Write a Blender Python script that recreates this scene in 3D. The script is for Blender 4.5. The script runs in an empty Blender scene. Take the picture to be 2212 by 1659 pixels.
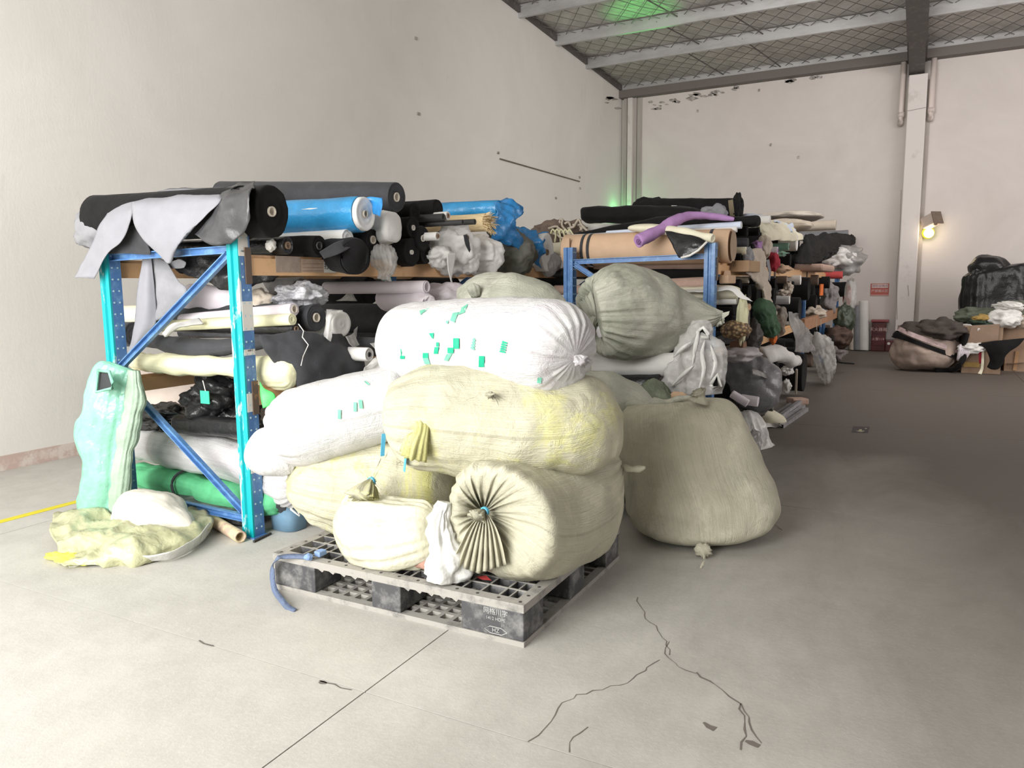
import bpy, bmesh, math, random
import numpy as np
from mathutils import Vector, Matrix, noise

random.seed(7)
SC = bpy.context.scene
COL = SC.collection
PI = math.pi

# ------------------------------------------------------------------ camera
F_PX, CX, CY, CAM_H = 1638.5, 1106.0, 829.5, 1.5
YAW, PITCH, ROLL = 0.4900, 0.1300, 0.0100
_f = np.array([-math.sin(YAW)*math.cos(PITCH), math.cos(YAW)*math.cos(PITCH), -math.sin(PITCH)])
_r = np.array([math.cos(YAW), math.sin(YAW), 0.0])
_d = -np.cross(_r, _f)
CR = math.cos(ROLL)*_r + math.sin(ROLL)*_d
CD = -math.sin(ROLL)*_r + math.cos(ROLL)*_d
CF = _f
EYE = np.array([0.0, 0.0, CAM_H])
cam_data = bpy.data.cameras.new('camera')
cam = bpy.data.objects.new('camera', cam_data)
COL.objects.link(cam)
cam_data.sensor_fit = 'HORIZONTAL'; cam_data.sensor_width = 36.0
cam_data.lens = F_PX/2212.0*36.0
cam_data.clip_start = 0.05; cam_data.clip_end = 200
m = Matrix(((CR[0], -CD[0], -CF[0], 0), (CR[1], -CD[1], -CF[1], 0), (CR[2], -CD[2], -CF[2], CAM_H), (0, 0, 0, 1)))
cam.matrix_world = m
SC.camera = cam

# ------------------------------------------------------------------ world, lamps, exposure
SC.view_settings.view_transform = 'Standard'
SC.view_settings.look = 'None'
SC.view_settings.gamma = 1.0
SC.view_settings.use_curve_mapping = False
SC.view_settings.exposure = 0.06
w = bpy.data.worlds.new('world'); SC.world = w; w.use_nodes = True
wb = w.node_tree.nodes['Background']
wb.inputs[0].default_value = (0.86, 0.93, 1.0, 1); wb.inputs[1].default_value = 0.8

def area(name, loc, aim, sx, sy, power, col=(1, 1, 1), spread=PI):
    l = bpy.data.lights.new(name, 'AREA'); l.shape = 'RECTANGLE'; l.size = sx; l.size_y = sy
    l.energy = power; l.color = col; l.spread = spread
    o = bpy.data.objects.new(name, l); COL.objects.link(o); o.location = loc
    o.rotation_euler = (Vector(aim)-Vector(loc)).to_track_quat('-Z', 'Y').to_euler()
    return o
area('door_daylight', (-3.3, -2.6, 2.9), (-5.2, 4.5, 0.9), 4.8, 4.4, 850, (1.0, 0.985, 0.945))
area('side_fill', (9.4, 9.5, 3.6), (-2.0, 15.0, 2.6), 8.0, 3.6, 480, (1.0, 0.93, 0.89))  # added fill from the right for the back wall, no known source
area('back_wall_fill', (1.2, 11.0, 6.05), (0.2, 18.4, 1.6), 9.0, 3.0, 330, (1.0, 0.95, 0.91))  # added unseen lamp under the roof, brightens the back wall

# ------------------------------------------------------------------ pixel -> place on a real plane
def C(px, py, x=None, y=None, z=None, d=None):
    ray = CR*(px-CX) + CD*(py-CY) + CF*F_PX
    if x is not None: t = (x-EYE[0])/ray[0]
    elif y is not None: t = (y-EYE[1])/ray[1]
    elif z is not None: t = (z-EYE[2])/ray[2]
    else: t = d/F_PX
    return Vector(EYE + ray*t)
def dep(p): return float((np.array(p)-EYE) @ CF)
def m_at(npx, p): return npx*dep(p)/F_PX
def project(P):
    q = np.asarray(P)-EYE
    zc = q @ CF
    return CX + F_PX*(q @ CR)/zc, CY + F_PX*(q @ CD)/zc

# ------------------------------------------------------------------ materials
MATS = {}
def nodemat(name):
    mt = bpy.data.materials.new(name); mt.use_nodes = True
    nt = mt.node_tree; return mt, nt, nt.nodes['Principled BSDF']
def N(nt, typ, **kw):
    n = nt.nodes.new(typ)
    for k, v in kw.items():
        if k.startswith('i_'): n.inputs[k[2:].replace('_', ' ')].default_value = v
        else: setattr(n, k, v)
    return n
def mixcol(nt, fac, a, b):
    mx = nt.nodes.new('ShaderNodeMix'); mx.data_type = 'RGBA'
    for s, v in ((0, fac), (6, a), (7, b)):
        if hasattr(v, 'links') or hasattr(v, 'is_linked'): nt.links.new(v, mx.inputs[s])
        elif s == 0: mx.inputs[0].default_value = v
        else: mx.inputs[s].default_value = (*v[:3], 1)
    return mx.outputs[2]
def ramp(nt, src, p0, p1):
    mr = nt.nodes.new('ShaderNodeMapRange'); mr.inputs[1].default_value = p0; mr.inputs[2].default_value = p1
    nt.links.new(src, mr.inputs[0]); return mr.outputs[0]
def tex(nt, scale, detail=4, rough=.6, stretch=(1, 1, 1), coord='Object', dist=0.0):
    tc = nt.nodes.new('ShaderNodeTexCoord'); mp = nt.nodes.new('ShaderNodeMapping')
    mp.inputs['Scale'].default_value = stretch
    nt.links.new(tc.outputs[coord], mp.inputs[0])
    n = N(nt, 'ShaderNodeTexNoise'); n.inputs['Scale'].default_value = scale
    n.inputs['Detail'].default_value = detail; n.inputs['Roughness'].default_value = rough
    n.inputs['Distortion'].default_value = dist
    nt.links.new(mp.outputs[0], n.inputs['Vector']); return n.outputs['Fac']
def bump(nt, bs, src, strength, dist=.01, prev=None):
    b = nt.nodes.new('ShaderNodeBump'); b.inputs['Strength'].default_value = strength; b.inputs['Distance'].default_value = dist
    nt.links.new(src, b.inputs['Height'])
    if prev is not None: nt.links.new(prev, b.inputs['Normal'])
    nt.links.new(b.outputs[0], bs.inputs['Normal']); return b.outputs[0]

def cloth_mat(name, col, rough=.85, var=.25, bs=18.0, bstr=.35, fine=220.0, sheen=0.0, spec=.3, stretch=(1, 1, 1)):
    if name in MATS: return MATS[name]
    mt, nt, b = nodemat(name)
    n1 = tex(nt, 5.0, 5, .65, stretch)
    dark = tuple(c*(1-var) for c in col); lite = tuple(min(1, c*(1+var*.6)) for c in col)
    nt.links.new(mixcol(nt, ramp(nt, n1, .3, .7), dark, lite), b.inputs['Base Color'])
    b.inputs['Roughness'].default_value = rough
    b.inputs['Specular IOR Level'].default_value = spec
    b.inputs['Sheen Weight'].default_value = sheen
    v = bump(nt, b, tex(nt, bs, 4, .6, stretch), bstr, .02)
    bump(nt, b, tex(nt, fine, 2, .5), bstr*.5, .002, v)
    MATS[name] = mt; return mt
def film_mat(name, col, alpha=.45, rough=.25):
    if name in MATS: return MATS[name]
    mt, nt, b = nodemat(name)
    b.inputs['Base Color'].default_value = (*col, 1); b.inputs['Roughness'].default_value = rough
    b.inputs['Specular IOR Level'].default_value = .6
    n1 = tex(nt, 6.0, 4, .6)
    bump(nt, b, n1, .8, .03)
    tr = nt.nodes.new('ShaderNodeBsdfTransparent'); tr.inputs[0].default_value = (*[min(1, .6+.4*c) for c in col], 1)
    mx = nt.nodes.new('ShaderNodeMixShader')
    mr = nt.nodes.new('ShaderNodeMapRange'); mr.inputs[1].default_value = .3; mr.inputs[2].default_value = .7
    mr.inputs[3].default_value = max(0, alpha-.16); mr.inputs[4].default_value = min(1, alpha+.16)
    nt.links.new(n1, mr.inputs[0]); nt.links.new(mr.outputs[0], mx.inputs[0])
    nt.links.new(tr.outputs[0], mx.inputs[1]); nt.links.new(b.outputs[0], mx.inputs[2])
    nt.links.new(mx.outputs[0], nt.nodes['Material Output'].inputs['Surface'])
    MATS[name] = mt; return mt
def sack_mat(name, col, col2=None, patch=.0, streak=60.0, var=.2):
    """woven polypropylene: fine lengthwise strips from the mesh UV, worn, faded and glare-yellow patches"""
    if name in MATS: return MATS[name]
    mt, nt, b = nodemat(name)
    n1 = tex(nt, 3.5, 5, .65)
    base = mixcol(nt, ramp(nt, n1, .3, .7), tuple(c*(1-var) for c in col), tuple(min(1, c*(1+var*.5)) for c in col))
    if col2 is not None:
        n2 = tex(nt, 2.2, 6, .75, dist=.6)
        base = mixcol(nt, ramp(nt, n2, .52-patch, .62-patch), base, col2)
    tc = nt.nodes.new('ShaderNodeTexCoord'); mp = nt.nodes.new('ShaderNodeMapping')
    mp.inputs['Scale'].default_value = (streak*6, 5, 1)
    nt.links.new(tc.outputs['UV'], mp.inputs[0])
    ns = N(nt, 'ShaderNodeTexNoise'); ns.inputs['Scale'].default_value = 1.0; ns.inputs['Detail'].default_value = 3
    nt.links.new(mp.outputs[0], ns.inputs['Vector'])
    fine = mixcol(nt, .12, base, (0, 0, 0)); 
    nt.links.new(mixcol(nt, ramp(nt, ns.outputs['Fac'], .35, .65), fine, base), b.inputs['Base Color'])
    b.inputs['Roughness'].default_value = .55; b.inputs['Specular IOR Level'].default_value = .35
    v = bump(nt, b, ns.outputs['Fac'], .5, .012)
    v = bump(nt, b, tex(nt, 9.0, 5, .7, dist=.8), .45, .03, v)
    MATS[name] = mt; return mt
def paint_mat(name, col, col2, amount=.5, scale=14.0, rough=.45, metal=0.0, stretch=(1, 1, 1), width=.06, bstr=.1):
    if name in MATS: return MATS[name]
    mt, nt, b = nodemat(name)
    n = tex(nt, scale, 6, .7, stretch)
    nt.links.new(mixcol(nt, ramp(nt, n, amount-width, amount+width), col, col2), b.inputs['Base Color'])
    b.inputs['Roughness'].default_value = rough; b.inputs['Metallic'].default_value = metal
    bump(nt, b, n, bstr, .005)
    MATS[name] = mt; return mt
def plain(name, col, rough=.6, metal=0.0, emit=0.0):
    if name in MATS: return MATS[name]
    mt, nt, b = nodemat(name)
    n = tex(nt, 30.0, 3, .6)
    nt.links.new(mixcol(nt, n, tuple(c*.88 for c in col), tuple(min(1, c*1.08) for c in col)), b.inputs['Base Color'])
    b.inputs['Roughness'].default_value = rough; b.inputs['Metallic'].default_value = metal
    if emit:
        b.inputs['Emission Color'].default_value = (*col, 1); b.inputs['Emission Strength'].default_value = emit
    MATS[name] = mt; return mt

# ------------------------------------------------------------------ objects
def link(o): COL.objects.link(o); return o
def tag(o, label=None, cat=None, group=None, kind=None):
    if label: o['label'] = label
    if cat: o['category'] = cat
    if group: o['group'] = group
    if kind: o['kind'] = kind
    return o
def thing(name, label, cat, loc=(0, 0, 0), group=None):
    o = link(bpy.data.objects.new(name, None)); o.location = loc; o.empty_display_size = .1
    return tag(o, label, cat, group)
def mesh(name, V, Fc, mat, parent=None, smooth=True, uv=None, loc=None):
    """V in world coordinates; the object origin sits at loc (or at the parent's origin)"""
    V = np.asarray(V, float)
    if parent is not None:
        q, off = parent, Vector((0, 0, 0))
        while q is not None: off = off + q.location; q = q.parent
        V = V - np.array(off); o_loc = Vector((0, 0, 0))
    else:
        o_loc = Vector(loc) if loc is not None else Vector((float((V[:, 0].min()+V[:, 0].max())/2), float((V[:, 1].min()+V[:, 1].max())/2), float(V[:, 2].min())))
        V = V - np.array(o_loc)
    me = bpy.data.meshes.new(name); me.from_pydata(V.tolist(), [], Fc)
    if uv is not None:
        l = me.uv_layers.new(name='UVMap')
        idx = np.zeros(len(me.loops), np.int32); me.loops.foreach_get('vertex_index', idx)
        l.data.foreach_set('uv', np.asarray(uv, float)[idx].ravel())
    if smooth: me.polygons.foreach_set('use_smooth', [True]*len(me.polygons))
    me.materials.append(mat); me.update()
    o = link(bpy.data.objects.new(name, me)); o.location = o_loc
    if parent is not None: o.parent = parent
    return o
class MB:
    """collects simple solids into one mesh"""
    def __init__(s): s.v = []; s.f = []
    def add(s, V, Fc):
        k = len(s.v); s.v += [tuple(p) for p in V]; s.f += [tuple(i+k for i in q) for q in Fc]; return s
    def box(s, x0, x1, y0, y1, z0, z1):
        return s.add([(x0, y0, z0), (x1, y0, z0), (x1, y1, z0), (x0, y1, z0), (x0, y0, z1), (x1, y0, z1), (x1, y1, z1), (x0, y1, z1)],
                     [(0, 3, 2, 1), (4, 5, 6, 7), (0, 1, 5, 4), (1, 2, 6, 5), (2, 3, 7, 6), (3, 0, 4, 7)])
    def bar(s, a, b, w, h, up=(0, 0, 1)):
        a, b = Vector(a), Vector(b); t = (b-a).normalized(); u = Vector(up)
        sd = t.cross(u)
        if sd.length < 1e-4: sd = t.cross(Vector((1, 0, 0)))
        sd.normalize(); u = sd.cross(t)
        V = [p + sd*sx*w/2 + u*sy*h/2 for p in (a, b) for sx, sy in ((-1, -1), (1, -1), (1, 1), (-1, 1))]
        return s.add(V, [(0, 1, 2, 3), (7, 6, 5, 4), (0, 4, 5, 1), (1, 5, 6, 2), (2, 6, 7, 3), (3, 7, 4, 0)])
    def prism(s, prof, a, b, xa, ya):
        """profile (list of 2D) swept from a to b; xa, ya the profile axes"""
        a, b, xa, ya = Vector(a), Vector(b), Vector(xa), Vector(ya); n = len(prof)
        V = [p + xa*q[0] + ya*q[1] for p in (a, b) for q in prof]
        return s.add(V, [tuple(range(n)), tuple(range(2*n-1, n-1, -1))] + [(i, i+n, (i+1) % n+n, (i+1) % n) for i in range(n)])
    def tube(s, pts, r, n=8):
        pts = [Vector(p) for p in pts]; k0 = len(s.v); rr = r if isinstance(r, (list, tuple)) else [r]*len(pts)
        for i, p in enumerate(pts):
            t = (pts[min(i+1, len(pts)-1)]-pts[max(i-1, 0)]).normalized()
            u = Vector((0, 0, 1)) if abs(t.z) < .9 else Vector((1, 0, 0))
            a = t.cross(u).normalized(); b = a.cross(t)
            s.v += [tuple(p + (a*math.cos(2*PI*j/n) + b*math.sin(2*PI*j/n))*rr[i]) for j in range(n)]
        for i in range(len(pts)-1):
            for j in range(n):
                q = k0+i*n; s.f.append((q+j, q+n+j, q+n+(j+1) % n, q+(j+1) % n))
        s.f.append(tuple(k0+j for j in range(n))); s.f.append(tuple(k0+(len(pts)-1)*n+j for j in reversed(range(n))))
        return s
    def ring(s, a, b, ro, ri, n=20):
        """open pipe from a to b with wall ro..ri"""
        a, b = Vector(a), Vector(b); t = (b-a).normalized(); u = Vector((0, 0, 1)) if abs(t.z) < .9 else Vector((1, 0, 0))
        p, q = t.cross(u).normalized(), None; q = p.cross(t); k = len(s.v)
        for c, r in ((a, ro), (b, ro), (b, ri), (a, ri)):
            s.v += [tuple(c+(p*math.cos(2*PI*j/n)+q*math.sin(2*PI*j/n))*r) for j in range(n)]
        for i in range(4):
            for j in range(n):
                s.f.append((k+i*n+j, k+((i+1) % 4)*n+j, k+((i+1) % 4)*n+(j+1) % n, k+i*n+(j+1) % n))
        return s
    def build(s, name, mat, parent=None, smooth=False, loc=None, bevel=0):
        o = mesh(name, s.v, s.f, mat, parent, smooth, None, loc)
        if bevel:
            md = o.modifiers.new('bevel', 'BEVEL'); md.width = bevel; md.segments = 2; md.limit_method = 'ANGLE'
        return o

def cr(pts, m):
    """Catmull-Rom resample of an (n,k) array to m rows"""
    P = np.asarray(pts, float); n = len(P)
    if n == 2: return P[0] + (P[1]-P[0])*np.linspace(0, 1, m)[:, None]
    E = np.vstack([2*P[0]-P[1], P, 2*P[-1]-P[-2]])
    t = np.linspace(0, n-1-1e-9, m); i = t.astype(int); f = (t-i)[:, None]
    p0, p1, p2, p3 = E[i], E[i+1], E[i+2], E[i+3]
    return .5*((2*p1)+(-p0+p2)*f+(2*p0-5*p1+4*p2-p3)*f*f+(-p0+3*p1-3*p2+p3)*f**3)
def nz(p, s, seed=0.0): return noise.noise(Vector((p[0]*s+seed*17.3, p[1]*s-seed*5.1, p[2]*s+seed*9.7)))
def ridged(p, s, seed=0.0, oct=4):
    v = 0; a = 1.0; q = Vector((p[0]*s+seed*13.1, p[1]*s+seed*3.7, p[2]*s-seed*7.9)); tot = 0
    for _ in range(oct):
        v += a*(1-2*abs(noise.noise(q))); tot += a; a *= .5; q = q*2.03
    return v/tot
GRIDS = {}
def loft(name, st, mat, parent=None, nu=64, nv=48, pleat=0.0, pk=18, amp=.012, ns=4.0, seed=1, e=2.0, zmin=None, side=None, rid=.0, rs=3.0, loc=None, cap=True, axes=None):
    """sack-like body: st = [(centre, a, b[, pleat])], a sideways, b across, swept along the centres"""
    A = np.array([[*s[0], s[1], s[2], (s[3] if len(s) > 3 else pleat)] for s in st], float)
    R = cr(A, nv); c = R[:, :3]; a = np.maximum(R[:, 3], .002); b = np.maximum(R[:, 4], .002); pl = R[:, 5]
    # frames from the straight chord so that flared or folded ends stay tidy
    V = []; UV = []
    rng = random.Random(seed); ph = [rng.uniform(0, 6.28) for _ in range(4)]
    for i in range(nv):
        w_ = max(3, nv//10); ii = min(max(i, int(nv*.16)), int(nv*.84))
        t = Vector(c[min(ii+w_, nv-1)]-c[max(ii-w_, 0)]).normalized()
        if axes is not None:
            g = i/(nv-1); g = g*g*(3-2*g); t = Vector(axes[0]).normalized().lerp(Vector(axes[1]).normalized(), g).normalized()
        if side is not None: sd = (Vector(side)-t*t.dot(Vector(side))).normalized()
        else:
            sd = t.cross(Vector((0, 0, 1))); sd = sd.normalized() if sd.length > .15 else Vector((1, 0, 0))
        up = sd.cross(t)
        for j in range(nu):
            th = 2*PI*j/nu; cs, sn = math.cos(th), math.sin(th)
            q = 2.0/e
            dx = math.copysign(abs(cs)**q, cs)*a[i]; dy = math.copysign(abs(sn)**q, sn)*b[i]
            p = Vector(c[i]) + sd*dx + up*dy
            k = 1.0
            if pl[i] > 0:
                k += pl[i]*(.55*math.sin(pk*th+ph[0]+2.2*math.sin(2*th+ph[1])) + .35*math.sin(pk*1.7*th//1+ph[2]) + .3*math.sin((pk+7)*th+ph[3]+i*.05))
            k += amp/max(.05, (a[i]+b[i])/2)*(nz(p, ns, seed)*1.2 + .5*nz(p, ns*2.7, seed+3))
            if rid: k -= rid/max(.05, (a[i]+b[i])/2)*max(0.0, ridged(p, rs, seed, 3)-.35)
            p = Vector(c[i]) + (sd*dx + up*dy)*k
            if zmin is not None and p.z < zmin: p.z = zmin + (p.z-zmin)*.03
            V.append(p); UV.append((j/nu, i/(nv-1)))
    Fc = [(i*nu+j, (i+1)*nu+j, (i+1)*nu+(j+1) % nu, i*nu+(j+1) % nu) for i in range(nv-1) for j in range(nu)]
    if cap:
        Fc.append(tuple(range(nu))); Fc.append(tuple((nv-1)*nu+j for j in reversed(range(nu))))
    o = mesh(name, V, [f[::-1] for f in Fc], mat, parent, True, UV, loc)
    GRIDS[o.name] = (np.array([tuple(p) for p in V]).reshape(nv, nu, 3))
    return o
def sheet(name, rows, mat, parent=None, mu=8, amp=.01, ns=6.0, seed=1, thick=.004, loc=None, rid=0.0, smooth=True):
    """hanging or lying cloth: a net of control points, resampled and wrinkled"""
    P = np.array([[tuple(p) for p in r] for r in rows], float); n, k, _ = P.shape
    M, K = (n-1)*mu+1, (k-1)*mu+1
    Q = np.stack([cr(P[:, j], M) for j in range(k)], 1)
    Q = np.stack([cr(Q[i], K) for i in range(M)], 0)
    nu_ = np.cross(np.gradient(Q, axis=0), np.gradient(Q, axis=1)); nu_ /= (np.linalg.norm(nu_, axis=2, keepdims=True)+1e-9)
    for i in range(M):
        for j in range(K):
            p = Q[i, j]; Q[i, j] = p + nu_[i, j]*(amp*(nz(p, ns, seed)+.5*nz(p, ns*2.3, seed+2)) + (rid*max(0, ridged(p, ns, seed, 3)-.3) if rid else 0))
    V = Q.reshape(-1, 3); Fc = [(i*K+j, (i+1)*K+j, (i+1)*K+j+1, i*K+j+1) for i in range(M-1) for j in range(K-1)]
    uv = [(j/(K-1), i/(M-1)) for i in range(M) for j in range(K)]
    o = mesh(name, V, Fc, mat, parent, smooth, uv, loc)
    md = o.modifiers.new('thickness', 'SOLIDIFY'); md.thickness = thick; md.offset = 0
    return o
def _ico(sub):
    bm = bmesh.new(); bmesh.ops.create_icosphere(bm, subdivisions=sub, radius=1)
    V = np.array([v.co[:] for v in bm.verts]); Fc = [tuple(v.index for v in f.verts) for f in bm.faces]; bm.free(); return V, Fc
ICO = {s: _ico(s) for s in (3, 4, 5)}
def lump(name, c, r, mat, parent=None, amp=.25, ns=3.0, seed=1, zmin=None, sub=4, rid=.3, rot=0.0, tilt=0.0, loc=None, e=1.0):
    """crumpled bag or heap of cloth"""
    V, Fc = ICO[sub]; out = []; c = Vector(c)
    Rm = Matrix.Rotation(rot, 3, 'Z') @ Matrix.Rotation(tilt, 3, 'Y')
    for v in V:
        if e != 1.0: v = np.sign(v)*np.abs(v)**e; 
        k = 1 + amp*(noise.noise(Vector(v)*ns*.6+Vector((seed*3.1, 0, seed*1.7)))) + rid*.5*(ridged(v, ns*.8, seed, 4)-.3)
        p = c + Rm @ Vector((v[0]*r[0]*k, v[1]*r[1]*k, v[2]*r[2]*k))
        if zmin is not None and p.z < zmin: p.z = zmin + (p.z-zmin)*.02
        out.append(p)
    return mesh(name, out, Fc, mat, parent, True, None, loc)

def roll_body(A, B, r, rc, lump_=.03, sag=0.0, seed=1, nu=32, nv=14, oval=0.0, flare=0.0):
    """wound cloth: ridged front face, body, plain back; returns verts, faces"""
    A, B = Vector(A), Vector(B); L = (B-A).length; t = (B-A)/L
    sd = t.cross(Vector((0, 0, 1))).normalized() if abs(t.z) < .95 else Vector((1, 0, 0)); up = sd.cross(t)
    rng = random.Random(seed); prof = []
    prof.append((.01, rc)); K = 6
    for k in range(1, K):
        prof.append((rng.uniform(-.004, .010)*min(1, r/.08), rc+(r-rc)*k/K))
    prof += [(.0, r*.965), (.006, r*.99), (.016, r)]
    nf = len(prof)
    for i in range(1, nv): prof.append((.016+(L-.03)*i/(nv-1), r))
    prof += [(L-.004, r*.97), (L, r*.6), (L, .004)]
    V = []
    for n_, (s, rr) in enumerate(prof):
        g = min(1, max(0, s/L)); fl = 1+flare*(1-g)**2
        cz = -sag*math.sin(PI*g)
        for j in range(nu):
            th = 2*PI*j/nu; cs, sn = math.cos(th), math.sin(th)
            k = 1.0
            if rr > rc*1.2:
                q = (cs*1.3, sn*1.3, s*2.2)
                k += lump_*(nz(q, 1.6, seed)+.5*nz(q, 4.0, seed+2))*(min(1, rr/r))
            V.append(A + t*s + (sd*cs*(1+oval) + up*sn*(1-oval))*rr*k*fl + Vector((0, 0, cz)))
    n = len(prof)
    Fc = [(i*nu+j, i*nu+(j+1) % nu, (i+1)*nu+(j+1) % nu, (i+1)*nu+j) for i in range(n-1) for j in range(nu)]
    Fc.append(tuple((n-1)*nu+j for j in range(nu)))
    if rc < .006: Fc.append(tuple(reversed(range(nu))))
    return V, Fc, t, sd, up
SEED = [100]
def roll(label, A, B, r, mat, core=0.0, cmat=None, cat='fabric roll', name='fabric_roll', group=None, sag=0.0, lump_=.04, wrap=None, oval=0.0, flare=0.0, nu=32):
    SEED[0] += 1; sd_ = SEED[0]
    A, B = Vector(A), Vector(B)
    base = (A+B)/2 - Vector((0, 0, r))
    o = thing(name, label, cat, base, group)
    rc = core if core else .004
    V, Fc, t, sd, up = roll_body(A, B, r, rc, lump_, sag, sd_, nu, 14, oval, flare)
    mesh('cloth', V, [f[::-1] for f in Fc], mat, o)
    if core:
        ri = core*.76; prof = [(.012, core), (-.004, core), (-.004, ri), (min(.7, (B-A).length*.8), ri), (min(.7, (B-A).length*.8), .002)]; n = 20; V = []
        for s, rr in prof:
            V += [A+t*s+(sd*math.cos(2*PI*j/n)+up*math.sin(2*PI*j/n))*rr for j in range(n)]
        Fc = [(i*n+j, (i+1)*n+j, (i+1)*n+(j+1) % n, i*n+(j+1) % n) for i in range(len(prof)-1) for j in range(n)] + [tuple((len(prof)-1)*n+j for j in range(n))]
        mesh('core_tube', V, Fc, cmat or plain('cardboard_core', (.42, .33, .25), .8), o)
    if wrap is not None:
        V, Fc, *_ = roll_body(A+t*.03, B-t*.02, r+.008, r*.8, .07, sag, sd_+50, 32, 20, oval, flare)
        mesh('plastic_wrap', V, [f[::-1] for f in Fc], wrap, o)
    return o
def text_mesh(name, body, size, loc, rot, mat, parent=None, extrude=.001, align='CENTER'):
    cu = bpy.data.curves.new(name, 'FONT'); cu.body = body; cu.size = size; cu.extrude = extrude
    cu.align_x = align; cu.align_y = 'CENTER'; cu.resolution_u = 3
    tmp = link(bpy.data.objects.new('tmp', cu)); bpy.context.view_layer.update()
    me = bpy.data.meshes.new_from_object(tmp.evaluated_get(bpy.context.evaluated_depsgraph_get()))
    bpy.data.objects.remove(tmp); me.name = name
    if not me.materials: me.materials.append(mat)
    else: me.materials[0] = mat
    o = link(bpy.data.objects.new(name, me))
    off = Vector((0, 0, 0)); q = parent
    while q is not None: off += q.location; q = q.parent
    o.location = Vector(loc)-off; o.rotation_euler = rot
    if parent is not None: o.parent = parent
    return o

from mathutils.bvhtree import BVHTree
def _off(o):
    q, v = o, Vector((0, 0, 0))
    while q is not None: v = v + q.location; q = q.parent
    return v
def press(a, b, gap=.004, soft=.0):
    """soft body a is dented where body b sits in it"""
    ob = _off(b); oa = _off(a)
    V = [v.co+ob for v in b.data.vertices]; F_ = [tuple(p.vertices) for p in b.data.polygons]
    tree = BVHTree.FromPolygons(V, F_)
    for v in a.data.vertices:
        p = v.co+oa
        hit = tree.find_nearest(p)
        if hit[0] is None: continue
        loc, nor, idx, dist = hit
        if (p-loc).dot(nor) < gap*.5 and dist < .6:
            # confirm with a ray that p is inside
            r = tree.ray_cast(p, Vector((.31, .17, .93)))
            n = 0; q = p
            while r[0] is not None and n < 9:
                n += 1; q = r[0]+Vector((.31, .17, .93))*1e-4; r = tree.ray_cast(q, Vector((.31, .17, .93)))
            if n % 2 == 1: v.co = loc + nor*gap - oa
    a.data.update()
def surf(grid_name):
    """looks up the point of a body's own front surface under a photo point"""
    G = GRIDS[grid_name]; qx, qy = project(G.reshape(-1, 3)); dz_ = (G.reshape(-1, 3)-EYE) @ CF
    out = (G-G.mean(1, keepdims=True)).reshape(-1, 3); fac = ((G.reshape(-1, 3)-EYE)*out).sum(1) < 0
    def at(px, py, lift=0.0):
        d = (qx-px)**2+(qy-py)**2 + np.where(fac, 0, 1e6); k = np.argsort(d)[:4]
        return C(px, py, d=dz_[k].mean()-lift)
    return at
def creases(par, grid_name, cx, cy, arms, mat, r=.008, name='gathered_folds'):
    """folds that run from a tie over the sack: arms = (angle in degrees, length in photo pixels)"""
    at = surf(grid_name); tb = MB()
    for k, (a, L) in enumerate(arms):
        a = math.radians(a); n = 6; b_ = .18*math.sin(k*2.3)
        pts = [at(cx+math.cos(a+b_*i/n)*L*i/n, cy+math.sin(a+b_*i/n)*L*i/n, -r*.2) for i in range(n+1)]
        tb.tube(pts, [r*1.3]+[r*(1.2-i/n) for i in range(1, n)]+[r*.15], 6)
    o = tb.build(name, mat, par, True); o['kind'] = 'stuff'; return o
# ------------------------------------------------------------------ setting
WX, BY = -6.69, 18.47            # left wall, back wall
def roof_z(y): return 6.42 + .044*(16.11-y)      # underside of the roof foil

def concrete():
    mt, nt, b = nodemat('concrete')
    n1 = tex(nt, .55, 6, .65, dist=.5); n2 = tex(nt, 4.0, 8, .75, (1, 1, 1)); n3 = tex(nt, 60.0, 3, .7)
    c = mixcol(nt, ramp(nt, n1, .34, .66), (.47, .455, .42), (.535, .52, .485))
    c = mixcol(nt, ramp(nt, n2, .40, .80), c, (.40, .385, .355))
    c = mixcol(nt, ramp(nt, n3, .5, .9), c, (.57, .555, .52))
    # trodden dirt of the aisle beside the racks: streaky, with ragged edges, plus painted light falloff to the right and back
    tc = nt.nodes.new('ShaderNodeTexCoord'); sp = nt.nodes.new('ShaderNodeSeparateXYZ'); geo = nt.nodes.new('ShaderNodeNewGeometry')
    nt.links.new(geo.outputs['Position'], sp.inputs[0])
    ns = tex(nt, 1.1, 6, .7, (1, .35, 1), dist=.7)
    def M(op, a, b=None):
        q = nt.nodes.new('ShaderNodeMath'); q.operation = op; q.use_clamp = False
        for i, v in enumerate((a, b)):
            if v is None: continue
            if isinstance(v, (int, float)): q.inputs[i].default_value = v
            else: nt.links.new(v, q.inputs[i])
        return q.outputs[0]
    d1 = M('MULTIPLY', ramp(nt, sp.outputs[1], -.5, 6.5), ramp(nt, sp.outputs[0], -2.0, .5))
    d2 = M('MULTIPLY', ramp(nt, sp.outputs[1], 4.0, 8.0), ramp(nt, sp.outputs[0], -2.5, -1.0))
    dirt_falloff = M('ADD', M('MAXIMUM', d1, d2), M('MULTIPLY', M('SUBTRACT', ns, .5), .55)); dirt_falloff = ramp(nt, dirt_falloff, .05, .85)
    c = mixcol(nt, dirt_falloff, c, (.135, .117, .103))
    nt.links.new(c, b.inputs['Base Color']); b.inputs['Roughness'].default_value = .62
    b.inputs['Specular IOR Level'].default_value = .3
    v = bump(nt, b, n2, .25, .01); bump(nt, b, n3, .2, .003, v); return mt
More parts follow.
